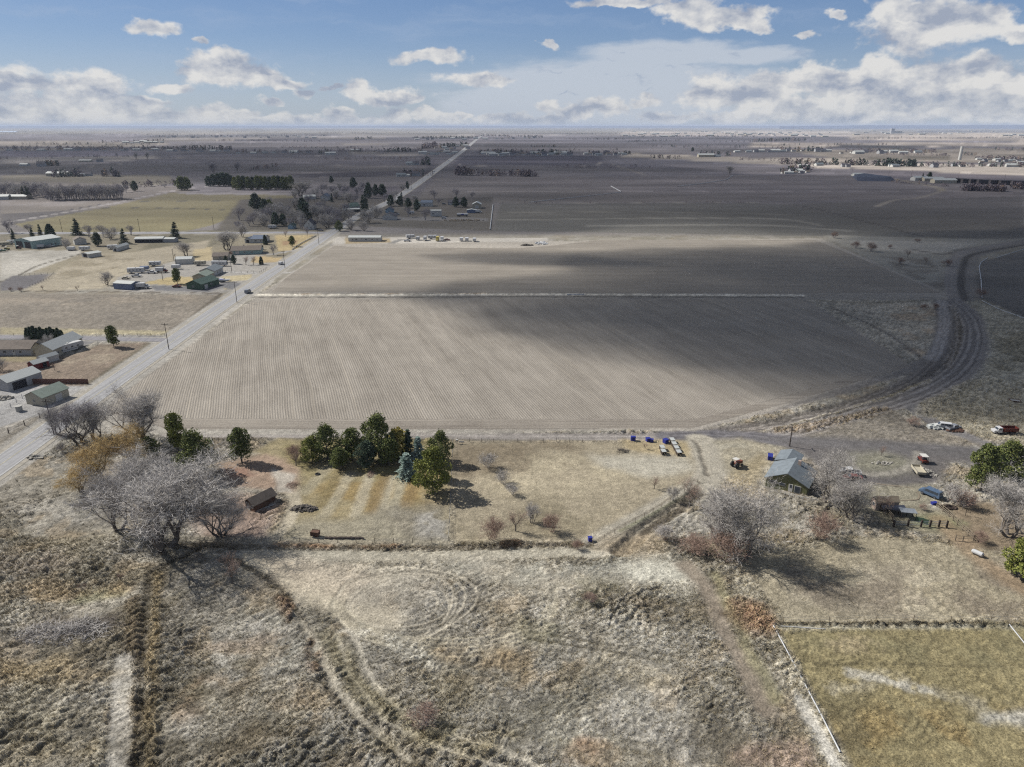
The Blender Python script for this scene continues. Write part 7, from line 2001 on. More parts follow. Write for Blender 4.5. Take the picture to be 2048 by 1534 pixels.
sheet_ = box('cover', -1.7, 1.7, -1.1, 1.1, 1.9, 1.97, M['steel'], sh)
for sx, sy in ((-1.5, -.95), (1.5, -.95), (-1.5, .95), (1.5, .95)):
    box('post', sx - .05, sx + .05, sy - .05, sy + .05, 0, 1.9, M['dwood'], sh)
place(sh, *at(1813, 1036), R(-12)); tag(sh, 'white sheet roof on posts in the middle of the corral', 'shelter')
tp = empty('shade_cloth')
V, F = [], []
for i in range(7):
    for j in range(5):
        V.append((-2.6 + i * .87, -1.2 + j * .6, 1.5 + .12 * math.sin(i * 1.3) + .1 * math.cos(j * 1.7)))
for i in range(6):
    for j in range(4):
        k = i * 5 + j; F.append((k, k + 5, k + 6, k + 1))
mesh_obj('cloth', V, F, M['tarp'], tp).modifiers.new('t', 'SOLIDIFY').thickness = .02
for sx, sy in ((-2.5, -1.1), (2.5, -1.1), (-2.5, 1.1), (2.5, 1.1)):
    box('post', sx - .05, sx + .05, sy - .05, sy + .05, 0, 1.45, M['dwood'], tp)
place(tp, *at(1786, 1027), R(-6)); tag(tp, 'dark shade cloth stretched beside the corral shed', 'awning')
gt = boxes('green_gate', [(-1.3, 1.3, -.03, .03, .2, 1.2), (-1.3, -1.2, -.05, .05, 0, 1.4), (1.2, 1.3, -.05, .05, 0, 1.4)], M['dgreen'])
place(gt, *at(1843, 1046), R(-38)); tag(gt, 'green panel gate standing inside the corral', 'gate')
tk = empty('propane_tank')
V, F = [], []
tube(V, F, Vector((-.9, 0, .65)), Vector((.9, 0, .65)), .48, .48, 12); tube(V, F, Vector((.9, 0, .65)), Vector((1.15, 0, .65)), .48, .2, 12); tube(V, F, Vector((-1.15, 0, .65)), Vector((-.9, 0, .65)), .2, .48, 12)
mesh_obj('tank', V, F, M['pipe'], tk); boxes('foot', [(-.7, -.5, -.35, .35, 0, .3), (.5, .7, -.35, .35, 0, .3)], M['dark'], tk)
place(tk, *at(1954, 1111), R(-55)); tag(tk, 'white tank lying beside the yellow-green pine', 'tank')
cl = empty('clothes_pole')
box('post', -.06, .06, -.06, .06, 0, 2.2, M['wood'], cl); box('crossbar', -.9, .9, -.05, .05, 2.1, 2.2, M['wood'], cl)
place(cl, *at(1930, 1032), R(-20)); tag(cl, 'T-shaped clothes pole right of the corral', 'pole')
tb = empty('stock_trailer')
box('body', -.9, .9, -.6, .6, .4, 1.3, M['rust'], tb); boxes('rim', [(-.95, .95, -.65, -.58, 1.3, 1.4), (-.95, .95, .58, .65, 1.3, 1.4)], M['rust'], tb); wheels(tb, [(0, -.62), (0, .62)], .3)
place(tb, *at(631, 1073), R(-10)); tag(tb, 'small rusty wagon at the left end of the log row', 'wagon')
V, F = [], []
tube(V, F, Vector((-.42, 0, .22)), Vector((.42, 0, .22)), .22, .2, 7); F += [tuple(range(6, -1, -1)), tuple(range(7, 14))]
lg = None
for i in range(24):
    x, y = at(653 + i * 3.1, 1077 + (i % 3) * .6)
    if lg is None: o = mesh_obj('log', V, F, M['dwood']); lg = o.data
    else: o = bpy.data.objects.new('log', lg); COL.objects.link(o)
    place(o, x, y, pr.uniform(-.5, .5)); o.location.z += .02
    tag(o, ('log %d from the left' % (i + 1)).replace('log %d' % (i + 1), (ORD[i] if i < 20 else ['twenty-first', 'twenty-second', 'twenty-third', 'twenty-fourth'][i - 20]) + ' dark log') + ' in the row before the ditch fence', 'log', 'logs in the row')
def heap(name, label, cat, px, py, rx, ry, n, mat, size=.35, h=.8, seed=1, kind='chips', group=None):
    rnd = random.Random(seed)
    V, F = [], []
    for _ in range(n):
        a = rnd.uniform(0, 6.28); q = rnd.random() ** .6
        x, y = math.cos(a) * q * rx, math.sin(a) * q * ry
        z = h * (1 - q) * rnd.uniform(.4, 1)
        if kind == 'sticks':
            d = Vector((rnd.gauss(0, 1), rnd.gauss(0, 1), rnd.gauss(.1, .3))).normalized() * size * rnd.uniform(1, 3)
            tube(V, F, Vector((x, y, z + .05)), Vector((x, y, z + .05)) + d, .035, .015, 3)
        else:
            s_ = size * rnd.uniform(.4, 1.2)
            k = len(V); box_into(V, F, -s_, s_, -s_ * rnd.uniform(.4, 1), s_ * .7, -s_ * .4, s_ * rnd.uniform(.3, .7))
            rot = Matrix.Rotation(rnd.uniform(0, 6), 3, 'Z') @ Matrix.Rotation(rnd.gauss(0, .4), 3, 'X')
            for i in range(k, len(V)):
                v_ = rot @ (Vector(V[i]) * rnd.uniform(.85, 1.1)); V[i] = (v_.x + x, v_.y + y, v_.z + z + s_ * .3)
    o = mesh_obj(name, V, F, M[mat] if isinstance(mat, str) else mat)
    gx_, gy_ = at(px, py)
    o.location = (gx_, gy_, ground_z(gx_, gy_))
    return tag(o, label, cat, group)
heap('soil_heap', 'low grey heap of soil and rubble on the lawn edge', 'heap', 608, 1018, 3.2, 1.6, 160, 'soil', .3, .9, 3)
heap('brush_pile', 'pile of cut branches in the upper paddock', 'brush pile', 1245, 903, 1.8, 1.2, 150, M_BARK, .5, .9, 4, 'sticks')
heap('brush_pile', 'big tangled brush pile in the rough ground at left', 'brush pile', 130, 1268, 9, 3.2, 900, M_TWIG, .7, 1.3, 5, 'sticks')
heap('brush_pile', 'pale branches thrown on the end of the big brush pile', 'brush pile', 172, 1250, 2.6, 2.0, 120, M_TWIG_L, 1.0, 1.6, 6, 'sticks')
heap('rubble_pile', 'grey stones inside the turning circle of the yard', 'stones', 1765, 927, 3.0, 1.0, 46, 'rock', .28, .3, 7)
heap('rubble_pile', 'stones and boards along the yard fence right of the flatbed', 'stones', 1856, 945, 1.8, 2.6, 60, 'rock', .25, .3, 8)
heap('junk_pile', 'white sheet and scrap heap in the east yard', 'scrap heap', 1872, 856, 3.2, 1.4, 70, 'rpale', .6, .6, 9)
heap('junk_pile', 'dark scrap heap behind the old pickup', 'scrap heap', 1912, 862, 2.8, 1.0, 70, 'rust', .4, .5, 10)
heap('rubble_pile', 'heap of white debris at the north edge of the property', 'debris', 1083, 487, 5, 6, 90, 'pipe', .8, .6, 11)
heap('soil_heap', 'dark soil heap left of the white debris', 'heap', 1053, 491, 5, 2, 90, 'soil', .6, .9, 12)
heap('junk_pile', 'scrap scattered in front of the tank trailer', 'scrap heap', 928, 441, 20, 7, 120, 'wood', .6, .5, 13)
heap('rubble_pile', 'pale rock pile beside the willow at the verge', 'rocks', 72, 915, 2.5, 1.2, 50, 'rock', .4, .4, 14)
heap('woodpile', 'black woodpile between the blue van and the thicket', 'woodpile', 1895, 1016, 2.0, 1.0, 80, 'dwood', .3, .8, 15)
heap('rubble_pile', 'pile of pale pipes and stones at the left edge of the gravel lot', 'stones', 5, 797, 3.2, 2.2, 60, 'rock', .45, .5, 16)
heap('brush_pile', 'dead brush beside the lawn path', 'brush pile', 585, 972, 1.6, 1.6, 140, M_TWIG_R, .5, 1.0, 17, 'sticks')
heap('brush_pile', 'brush strip at the head of the lawn stripes', 'brush pile', 740, 950, .8, 2.0, 90, M_TWIG_R, .4, .5, 18, 'sticks')
heap('log_heap', 'broken logs at the ditch head under the grove', 'logs', 395, 1120, 1.6, .9, 50, M_BARK, .7, .7, 19, 'sticks')
ty = empty('old_tyre')
bpy.ops.mesh.primitive_torus_add(major_radius=.5, minor_radius=.17, major_segments=18, minor_segments=8)
to = bpy.context.object; to.name = 'tyre'; to.data.materials.append(M['tyre']); to.parent = ty
place(ty, *at(635, 949), 0); ty.location.z += .15; tag(ty, 'old tyre lying on the lawn', 'tyre')
mb = empty('lane_sign')
box('post', -.06, .06, -.06, .06, 0, 1.2, M['trim'], mb); box('box', -.3, .3, -.2, .2, 1.0, 1.4, M['trim'], mb); box('board', .5, 2.0, -.05, .05, .5, .9, M['trim'], mb)
place(mb, *at(914, 888), 0); tag(mb, 'white box on a post where the lawn fence meets the lane', 'post box')
wt = empty('rusty_frame')
boxes('frame', [(-1.5, 1.5, -1, -.9, 0, .5), (-1.5, 1.5, .9, 1, 0, .5), (-1.5, -1.4, -1, 1, 0, .5), (1.4, 1.5, -1, 1, 0, .5)], M['rust'], wt); box('platform', -1.3, 1.3, -.8, .8, .3, .4, M['concrete'], wt)
place(wt, *at(2030, 803), R(-20)); tag(wt, 'square rusty frame on the scrub at the right edge', 'frame')
# ------------------------------------------------------------------ the far plain: hedgerows, woods, farms, the town
fr = random.Random(91)
M_FARDARK = leaf_mat('far_evergreen', (64, 76, 70), (54, 64, 66), (84, 94, 78))
M_FARBARE = bark('far_bare_wood', (118, 108, 112), (94, 86, 94))
M_FARBROWN = bark('far_brown_scrub', (146, 124, 104), (112, 98, 90))
def belt(label, x0, x1, y0, y1, n, h, dark=0.3, name='tree_belt', seed=1, brown=0.1, spread=0.0):
    """a far-off line of trees that reads as one mass"""
    rnd = random.Random(seed * 7 + 3)
    V, F, FM = [], [], []
    for _ in range(n):
        u = rnd.random(); px = x0 + (x1 - x0) * u
        py = y0 + (y1 - y0) * u + rnd.uniform(-spread, spread)
        x, y = at(px, py)
        hh = h * rnd.uniform(.5, 1.15); q = rnd.random()
        mi = 0 if q < dark else (2 if q > 1 - brown else 1)
        r_ = hh * (rnd.uniform(.25, .42) if mi == 0 else rnd.uniform(.4, .62))
        k0 = len(F)
        for _c in range(16 if mi == 0 else 20):
            a = rnd.uniform(0, 6.283); t_ = rnd.random()
            prof = (1 - t_ * .75) if mi == 0 else math.sin(math.pi * (0.15 + .8 * t_)) ** .7
            qd = r_ * prof * rnd.uniform(.2, 1)
            c = Vector((x + math.cos(a) * qd, y + math.sin(a) * qd, hh * (.06 + .9 * t_)))
            clump(V, F, rnd, c, hh * (.26 if mi == 0 else .2), 2, .7)
        FM += [mi] * (len(F) - k0)
    o = mesh_obj(name, V, F, None, None, mats=[M_FARDARK, M_FARBARE, M_FARBROWN], fmat=FM)
    o['label'] = label
    return tag(o, None, None, None, 'stuff')
for i, b_ in enumerate([
        ('thin scrub line in the far left plain', 0, 260, 318, 314, 30, 8, .1), ('thin tree line in the far left plain', 40, 300, 289, 290, 60, 11, .3), ('thin line of trees at the foot of the pale band, left', 0, 420, 268.5, 270, 90, 13, .4),
        ('thin hedge between dark fields right of the lane', 560, 800, 296, 297, 60, 9, .1), ('thin scrub between dark fields in the middle', 640, 860, 320, 318, 40, 7, .1), ('scrub line east of the highway', 960, 1240, 300, 301, 50, 8, .2),
        ('far tree line east of the highway village', 1100, 1500, 268, 269, 110, 14, .4), ('thin line of trees in the eastern pale fields', 1500, 1800, 291, 290, 46, 10, .3), ('thin tree line beyond the eastern farms', 1700, 2060, 278, 276, 90, 13, .4),
        ('scattered trees round the ridge farms', 1300, 1560, 294, 296, 40, 10, .4), ('shrubs along the far track to the canal', 1780, 1900, 364, 374, 24, 5, .0), ('weedy edge of the dark north field', 1000, 1500, 407, 406, 40, 2.5, .0),
        ('far hedgerow of bare trees at left with farm roofs under it', 0, 330, 300, 299, 130, 15, .12), ('far dark grove right of the left hedgerow', 325, 470, 299, 300, 90, 15, .55), ('scattered far trees along the distant lane', 470, 650, 304, 307, 60, 11, .25),
        ('far scrub line west of the lane', 195, 330, 286, 281, 50, 12, .3), ('long distant belt of trees left of the highway', 300, 660, 274, 272, 150, 14, .5), ('distant tree line under the horizon at left', 0, 80, 264, 264, 30, 12, .3),
        ('distant scrub left of the highway', 430, 640, 282, 284, 70, 11, .05), ('distant grove in the middle of the plain', 706, 748, 280, 277, 26, 18, .85), ('distant belt under the pale band', 640, 830, 267, 266, 60, 14, .3),
        ('evergreen belt beside the far homestead', 775, 850, 304, 303, 46, 14, .75), ('bare tree line east of the far homestead', 650, 780, 304, 303, 46, 12, .15), ('wooded village beside the highway', 825, 955, 277, 277, 150, 17, .6),
        ('tall bare wood beside the highway', 846, 872, 297, 296, 26, 22, .0), ('grove with houses beside the highway', 880, 938, 296, 292, 46, 18, .55), ('trees right of the highway village', 958, 1085, 272, 275, 110, 16, .55),
        ('dark hedge standing alone in the far fields', 1060, 1112, 294, 294, 30, 10, .7), ('line of farm trees across the middle plain', 958, 1145, 308, 309, 110, 14, .5), ('farm trees at the right end of the middle line', 1165, 1262, 309, 309, 40, 12, .25),
        ('distant dark belt in the middle right', 1130, 1250, 279, 279, 60, 12, .6), ('distant dark hedge right of centre', 1255, 1360, 284, 281, 60, 10, .6), ('distant dark wood by the town', 1504, 1610, 284, 281, 80, 18, .45), ('town trees', 1240, 1520, 274, 274, 120, 15, .5),
        ('tree line behind the town', 1040, 1700, 258.5, 258.2, 200, 26, .4), ('tree line under the eastern hills', 1560, 2100, 257.6, 257, 160, 26, .4), ('trees by the ridge farms at left', 1300, 1360, 316, 318, 24, 10, .3), ('scrub line below the pale field', 1480, 1580, 320, 322, 30, 7, .0),
        ('farm trees in the eastern fields, far row', 1555, 1665, 302, 303, 36, 16, .5), ('farm trees in the eastern fields, middle row', 1690, 1870, 304, 306, 70, 13, .2), ('scrub under the middle row of farms', 1760, 1900, 310, 312, 50, 8, .0),
        ('main belt of trees along the eastern road', 1560, 1760, 328, 331, 90, 14, .35), ('dark evergreen belt along the eastern road', 1755, 1830, 332, 333, 60, 15, .75), ('right part of the eastern road belt', 1825, 2080, 333, 334, 90, 11, .25),
        ('wooded hollow at the right edge', 1950, 2100, 318, 324, 110, 11, .15), ('low dark hedge left of the silo', 1920, 1952, 310, 311, 14, 10, .5), ('dark shelterbelt behind the dark hay stacks', 1990, 2080, 300, 302, 24, 12, .1),
        ('round farm grove above the reservoir', 1574, 1622, 343, 342, 34, 13, .3), ('small farm grove in the dark fields', 1560, 1602, 344, 346, 24, 9, .5), ('farmstead trees on the pale field', 1400, 1465, 310, 312, 24, 12, .35),
        ('bare thicket at the canal in the dark fields', 1926, 2008, 381, 383, 90, 10, .0), ('bare thicket cut by the right edge', 2022, 2090, 377, 380, 40, 10, .0), ('distant scrub in the middle dark field', 1090, 1300, 335, 336, 36, 7, .0),
        ('row of bare shrubs along the dark field edge', 955, 1075, 351, 353, 70, 11, .0), ('small grove beside the highway at the dark field', 912, 945, 350, 351, 26, 16, .0), ('evergreen cluster around the white farm at left', 72, 120, 332, 331, 34, 12, .85),
        ('trees beside the long white barn at left', 108, 165, 354, 353, 26, 14, .4), ('bare trees right of the long white barn', 205, 245, 353, 353, 16, 15, .4), ('scrub line above the yellow field', 245, 350, 376, 370, 22, 9, .1), ('bushes along the far track', 495, 555, 341, 333, 26, 8, .1),
        ('trees around the lone far homestead', 838, 860, 329, 330, 14, 16, .6), ('trees beside the white roadside farm', 800, 866, 352, 351, 22, 12, .2)]):
    belt(*b_, seed=i + 1, spread=.6)
# the bare wood at left, tree by tree
for i in range(40):
    u = i / 39
    x = 96 + 148 * u; y = 399 - 3 * u + (i * 5 % 7) * .5
    plant('dusk' if i % 2 else 'dusk2', x, y, 13 + (i * 7 % 5), 'leafless tree in the dense bare wood at the left of the yellow field', 'tree', 'bare wood at left', wide=.8)
for i in range(30):
    x = -4 + 100 * i / 29; y = 396 - (i * 5 % 9)
    plant('dusk2' if i % 2 else 'dusk', x, y, 11 + (i * 7 % 6), 'leafless tree in the looser wood cut by the left edge', 'tree', 'looser wood at the left edge', wide=.9)
for i, (x, y, h) in enumerate([(30, 392, 10), (48, 396, 11), (56, 398, 12), (60, 396, 10)]):
    plant('fir', x, y, h, ORD[i] + ' dark fir from the left inside the looser wood', 'tree', 'firs in the looser wood')
for key, x, y, h, lab in [('dusk', 253, 385, 9, 'rounded bare tree right of the bare wood, left one'), ('firround', 270, 382, 10, 'dark conical tree right of the bare wood'), ('dusk', 298, 372, 8, 'round bare bush tree above the yellow field road'), ('dusk2', 330, 375, 6, 'small bare bush left of the olive evergreen group'),
                          ('tall', 272, 318, 18, 'slim bare tree in the far plain, left of a pair'), ('tall', 295, 318, 20, 'slim bare tree in the far plain, right of a pair'), ('dusk', 235, 315, 14, 'low bare tree in the far plain'), ('tall', 1460, 349, 14, 'thin lone tree at the top of the curved white pipe'), ('firround', 1385, 303, 14, 'small dark fir alone in the far plain')]:
    plant(key, x, y, h, lab)
# farms and houses, each a thing of its own
PH = []
for w, l, wh, rh, wm, rm in [(14, 8, 3, 2, 'white', 'rgrey'), (20, 10, 4, 2, 'white', 'rpale'), (11, 9, 4.5, 3, 'pale', 'rdark'), (28, 12, 4, 2, 'cream', 'rpale'), (9, 7, 3, 2, 'white', 'rbrown')]:
    PH.append(gable('farmhouse', None, None, w, l, wh, rh, M[wm], M[rm], [('S', -w * .2, 1, 1.6, 1.3, 'w'), ('S', w * .2, .2, 1.2, 2.1, 'd')], .5, axis='x'))
ph_used = [False] * 5
def far_house(k, x, y, s, label, group=None, rz=None, cat='house'):
    if not ph_used[k]:
        r_ = PH[k]; ph_used[k] = True
    else:
        src = PH[k]
        r_ = src.copy(); COL.objects.link(r_)
        for ch in src.children:
            if y < 330 and ch.name.split('.')[0] not in ('wall', 'roof'): continue
            c = ch.copy(); COL.objects.link(c); c.parent = r_
            if y >= 330:
                for g in ch.children:
                    d = g.copy(); COL.objects.link(d); d.parent = c
    x_, y_ = at(x, y)
    r_.location = (x_, y_, 0); r_.scale = (s, s, s); r_.rotation_euler = (0, 0, fr.uniform(-.3, .3) if rz is None else rz)
    for kx in ('label', 'category', 'group'):
        if kx in r_: del r_[kx]
    tag(r_, label, cat, group)
far_house(3, 118, 352, 1.3, 'long white barn among bare trees above the yellow field', rz=0, cat='barn')
far_house(1, 131, 352, .8, 'small white shed right of the long white barn', cat='shed')
far_house(0, 168, 352, 1.0, 'white farmhouse with sheds near the dark evergreen')
far_house(2, 178, 352, .9, 'tall white farmhouse rightmost of the farm above the yellow field')
far_house(1, 50, 332, 1.0, 'white shed left of the evergreen cluster farm', cat='shed'); far_house(2, 84, 333, 1.4, 'white farmhouse inside the evergreen cluster')
far_house(3, 38, 398, .9, 'pale green-roofed shed in front of the looser wood', rz=0, cat='shed')
far_house(1, 2, 399, 1.0, 'blue-white house at the left edge in the looser wood')
far_house(3, 172, 324, 1.0, 'white greenhouse on the far bright strip', cat='greenhouse'); far_house(2, 200, 324, 1.1, 'pale farmhouse beside the far bright strip')
far_house(0, 802, 353, 1.2, 'white roadside farmhouse, left one'); far_house(2, 832, 352, 1.1, 'white roadside farmhouse, right one'); far_house(1, 812, 353, .7, 'small white shed between the roadside farmhouses', cat='shed')
far_house(0, 822, 330, 1.5, 'grey-roofed homestead on the brown field, left part'); far_house(2, 832, 330, 1.2, 'grey-roofed homestead on the brown field, right part')
far_house(1, 661, 310, 1.6, 'bright white barn alone beside the far orchard', cat='barn'); far_house(3, 712, 303, 1.3, 'blue-white farm building above the orchard')
far_house(3, 1122, 309, 1.6, 'bright white barn in the middle line of farms', rz=0, cat='barn')
far_house(3, 1411, 314, 1.6, 'white barn on the bright stubble field', rz=0, cat='barn'); far_house(0, 1434, 314, 1.3, 'white farmhouse on the bright stubble field')
far_house(3, 1886, 366, 1.2, 'pale stack building left in the eastern dark field', rz=-.05, cat='shed'); far_house(3, 1864, 362, 1.1, 'long white shed in the eastern dark field', rz=-.05, cat='shed'); far_house(1, 1838, 361, 1.2, 'white shed with two firs in the eastern dark field', cat='shed')
plant('fir', 1844, 361, 9, 'dark fir behind the white shed in the eastern dark field'); plant('firround', 1858, 359, 9, 'dark round tree behind the long white shed in the eastern dark field')
def far_group(n, x0, x1, y0, y1, s0, s1, label, group, kinds=(0, 1, 2, 4)):
    for i in range(n):
        far_house(kinds[fr.randrange(len(kinds))], x0 + (x1 - x0) * (i + fr.random() * .9) / n, fr.uniform(y0, y1), fr.uniform(s0, s1), label, group)
far_group(16, 5, 330, 300.4, 302, .9, 1.5, 'small pale roof in front of the far left hedgerow', 'roofs at the far left hedgerow')
far_group(9, 330, 460, 302, 304, .9, 1.5, 'small pale house in front of the far dark grove', 'houses at the far dark grove')
far_group(8, 470, 650, 306, 308, .9, 1.4, 'small pale house among the scattered lane trees', 'houses on the distant lane')
far_group(8, 240, 330, 284, 287, 1.2, 1.8, 'tiny pale house in the far scrub line', 'houses in the far scrub line', (0, 1, 3))
far_group(14, 320, 650, 274, 276, 1.3, 2.0, 'tiny pale house before the long distant belt', 'houses at the long distant belt')
far_group(16, 845, 915, 305, 310, .8, 1.4, 'white house or shed of the roadside settlement', 'roadside settlement')
far_group(10, 870, 940, 293, 300, 1.0, 1.6, 'small white house in the grove beside the highway', 'houses in the highway grove')
far_group(18, 830, 1080, 276, 280, 1.3, 2.2, 'tiny pale house in the wooded highway village', 'highway village')
far_group(18, 965, 1145, 308.5, 312, .9, 1.6, 'pale farm building in the middle line of farms', 'middle line of farms')
far_group(9, 1165, 1255, 309, 311.5, 1.0, 1.6, 'white farm building at the right end of the middle line', 'right end of the middle farms')
far_group(60, 1240, 1660, 262, 274, 1.4, 2.6, 'tiny pale roof in the distant town', 'roofs of the distant town', (0, 1, 3))
far_group(30, 1700, 2048, 262, 272, 1.4, 2.8, 'tiny white roof scattered on the eastern plain', 'roofs of the eastern plain', (1, 3))
far_group(8, 1560, 1662, 302, 304, 1.2, 1.8, 'small pale house in the far row of eastern farms', 'far row of eastern farms')
far_group(10, 1680, 1845, 305, 308, 1.1, 1.7, 'small pale house in the middle row of eastern farms', 'middle row of eastern farms')
far_group(6, 1470, 1560, 303, 305, 1.0, 1.6, 'small pale house left of the far row of eastern farms', 'houses on the far east lane')
far_group(14, 1600, 2040, 331, 335, .8, 1.3, 'white house on the eastern road belt', 'eastern road houses')
far_group(14, 1955, 2048, 318, 327, .7, 1.1, 'pale house in the wooded hollow at the right edge', 'houses of the hollow')
far_group(5, 1578, 1618, 344, 346, .7, 1.1, 'small white shed in front of the round farm grove', 'round grove farm')
far_group(5, 1562, 1604, 347, 348.5, .6, .9, 'small pale shed at the small farm grove', 'small grove farm')
# reservoir with dark banks, hay stacks, silo, water tower, lake
rv_ = [at(*p) for p in [(1704, 353), (1716, 350), (1790, 360), (1782, 363), (1715, 362)]]
n = len(rv_); cxr = sum(p[0] for p in rv_) / n; cyr = sum(p[1] for p in rv_) / n
V = [(x, y, 0) for x, y in rv_] + [(cxr + (x - cxr) * .88, cyr + (y - cyr) * .7, 5.0) for x, y in rv_]
F = [(i, (i + 1) % n, n + (i + 1) % n, n + i) for i in range(n)] + [tuple(range(n, 2 * n))]
tag(mesh_obj('reservoir_bank', V, F, material('lined_bank', kk((72, 78, 96)), .7, .2, .05)), 'dark lined reservoir bank in the eastern fields', 'reservoir')
far_house(1, 1714, 352, .9, 'pale tank house at the top of the reservoir bank', cat='shed'); far_house(4, 1725, 355, .9, 'white pump house on the reservoir bank, upper', cat='shed'); far_house(4, 1732, 356, .9, 'white pump house on the reservoir bank, lower', cat='shed')
M_STACK = material('tarped_stack', kk((88, 84, 88)), .9, .3, .3)
for i, x in enumerate([1903, 1918, 1934, 1950, 1966, 1990, 2010, 2034]):
    y = 364.5 + i * .85
    st_ = box('hay_stack', -9, 9, -3, 3, 0, 6.5, M_STACK); x_, y_ = at(x, y); st_.location = (x_, y_, 0)
    tag(st_, ORD[i] + ' dark hay stack from the left in the eastern row', 'hay stack', 'dark hay stacks')
V, F = [], []
tube(V, F, Vector((0, 0, 0)), Vector((0, 0, 34)), 4, 3.6, 12); F.append(tuple(range(12, 24)))
so = mesh_obj('silo', V, F, M['white']); x_, y_ = at(1919, 320); so.location = (x_, y_, 0); tag(so, 'white slender silo standing by itself in the eastern plain', 'silo')
lk = sheet('lake', [(-30, 261.6), (36, 262.2), (30, 264.4), (-30, 264.4)], material('lake_water', (0.55, 0.62, 0.72), 0.35, .03, .01), 1.5)
gr_ = empty('grain_elevator')
box('tower', -60, -20, -20, 20, 0, 55, M['pale'], gr_); box('hall', -20, 70, -25, 25, 0, 26, M['white'], gr_)
x_, y_ = at(1790, 266.5); gr_.location = (x_, y_, 0); tag(gr_, 'blue-grey factory tower and hall in the eastern distance', 'factory')
# orchard trees: small regular dots beside the far homestead
for i in range(14):
    x = 736 + (i % 7) * 6; y = 307.5 + (i // 7) * 1.6
    plant('fartree', x, y, 5, 'tiny orchard tree on the pale strip beside the far homestead', 'tree', 'orchard on the pale strip')
for i in range(8):
    plant('fartree', 1428 + i * 12, 286, 16, 'small bare roadside tree of the evenly spaced far row', 'tree', 'evenly spaced far row')
# traffic on the far highway
far_car = None
for i, (x, y) in enumerate([(897, 322), (912, 309), (868, 344), (938, 291)]):
    vehicle('van', 'van', ['white van on the highway at the top of the straight', 'white van on the highway beside the roadside settlement', 'pale van on the highway beside the dark field', 'tiny pale van on the highway near the grove'][i], 'van', x, y, 80, 'vwhite')
    bpy.context.scene.objects[-1]
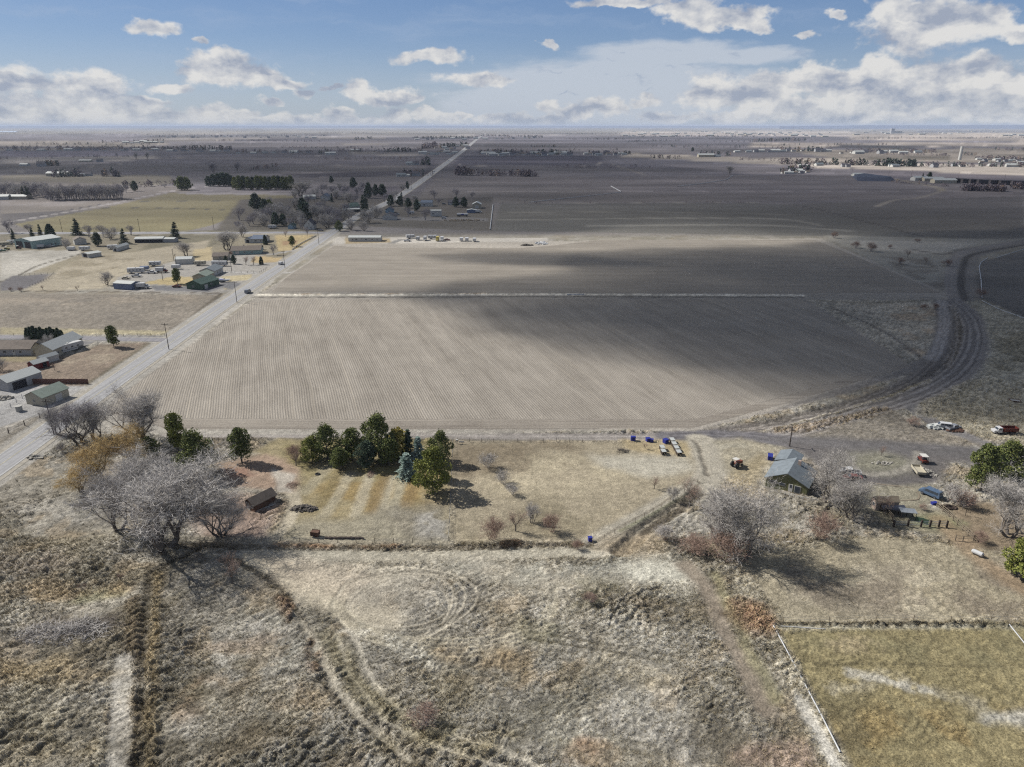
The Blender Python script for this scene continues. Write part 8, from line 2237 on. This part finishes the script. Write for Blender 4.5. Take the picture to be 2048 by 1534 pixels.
# ------------------------------------------------------------------ tufts of dead grass on the rough ground
rs_ = np.random.RandomState(5)
def tufts(name, n, ymin, ymax, size, thr, mat, seed, colr=None, region=None):
    """real bunches of dead grass blades wherever the ground is rough"""
    rs_ = np.random.RandomState(seed)
    px = rs_.uniform(-60, 2108, n); u = rs_.rand(n)
    d0 = at(0, ymax)[1]; d1 = at(0, ymin)[1]
    Yw = np.sqrt(d0 ** 2 + u * (d1 ** 2 - d0 ** 2))
    Xw = rs_.uniform(-1, 1, n) * (Yw * 0.78 + 18)
    i_ = np.clip(np.searchsorted(rows, np.hypot(Xw, Yw)), 1, NR - 1); j_ = np.clip(np.searchsorted(azs, np.arctan2(Xw, Yw)), 0, NA - 1)
    id_ = i_ * NA + j_
    rg = rough[id_]
    dens = fbm(Xw, Yw, 7, 4, seed + 3)
    if region is None: keep = (rg * (0.55 + 1.2 * dens) > thr + 0.55 * rs_.rand(n))
    else: keep = region(Xw, Yw, rg)
    Xw, Yw, id_, rg = Xw[keep], Yw[keep], id_[keep], rg[keep]
    k = len(Xw)
    Z = GZ[id_]
    B = 6
    ang = rs_.uniform(0, 2 * np.pi, (k, B)); lean = rs_.uniform(.15, .95, (k, B))
    h = (size * rs_.uniform(.5, 1.25, (k, 1)) * (0.6 + 0.4 * np.clip(rg, 0, 2.5))[:, None]) * rs_.uniform(.6, 1.1, (k, B))
    wd = h * rs_.uniform(.16, .34, (k, B))
    bx_ = Xw[:, None] + rs_.normal(0, size * .22, (k, B)); by_ = Yw[:, None] + rs_.normal(0, size * .22, (k, B)); bz_ = np.repeat(Z[:, None], B, 1) - .04
    tx = bx_ + np.cos(ang) * lean * h; ty_ = by_ + np.sin(ang) * lean * h; tz = bz_ + h * np.sqrt(np.clip(1 - (lean * .7) ** 2, .1, 1))
    a2 = ang + np.pi / 2 + rs_.uniform(-.6, .6, (k, B))
    dx, dy = np.cos(a2) * wd / 2, np.sin(a2) * wd / 2
    P0 = np.stack([bx_ - dx, by_ - dy, bz_], -1); P1 = np.stack([bx_ + dx, by_ + dy, bz_], -1); P2 = np.stack([tx, ty_, tz], -1)
    vv = np.stack([P0, P1, P2], 2).reshape(-1, 3).astype(np.float32)
    nf_ = len(vv) // 3
    me_ = bpy.data.meshes.new(name)
    me_.vertices.add(len(vv)); me_.vertices.foreach_set('co', vv.ravel())
    me_.loops.add(len(vv)); me_.loops.foreach_set('vertex_index', np.arange(len(vv), dtype=np.int32))
    me_.polygons.add(nf_); me_.polygons.foreach_set('loop_start', np.arange(nf_, dtype=np.int32) * 3)
    me_.update(calc_edges=True)
    base = col[id_] * rs_.uniform(.8, 1.6, (k, 1)); straw = np.array(alb((206, 190, 150)))
    mixf = rs_.uniform(.1, .7, (k, 1))
    cc = base * (1 - mixf) + (colr if colr is not None else straw) * mixf
    cc = np.repeat(cc, B * 3, 0)
    ca_ = me_.color_attributes.new('tone', 'FLOAT_COLOR', 'POINT')
    ca_.data.foreach_set('color', np.concatenate([cc, np.ones((len(cc), 1))], 1).astype(np.float32).ravel())
    me_.materials.append(mat)
    o = bpy.data.objects.new(name, me_); COL.objects.link(o)
    return tag(o, kind='stuff')
tm = bpy.data.materials.new('dead_grass_blades'); tm.use_nodes = True
t = NT(tm.node_tree); b = tm.node_tree.nodes['Principled BSDF']
t.put(b.inputs['Base Color'], t.add('ShaderNodeAttribute', attribute_name='tone').outputs['Color'])
b.inputs['Roughness'].default_value = .85; b.inputs['Specular IOR Level'].default_value = .15
g1 = tufts('dry_grass', 150000, 1075, 1560, .34, .26, tm, 11)
g1['label'] = 'tufts of bleached dead grass over the rough ground in front'
g2 = tufts('dry_grass', 60000, 760, 1090, .5, .5, tm, 12)
g2['label'] = 'tufts of dead grass on the rough strips beyond the ditch'
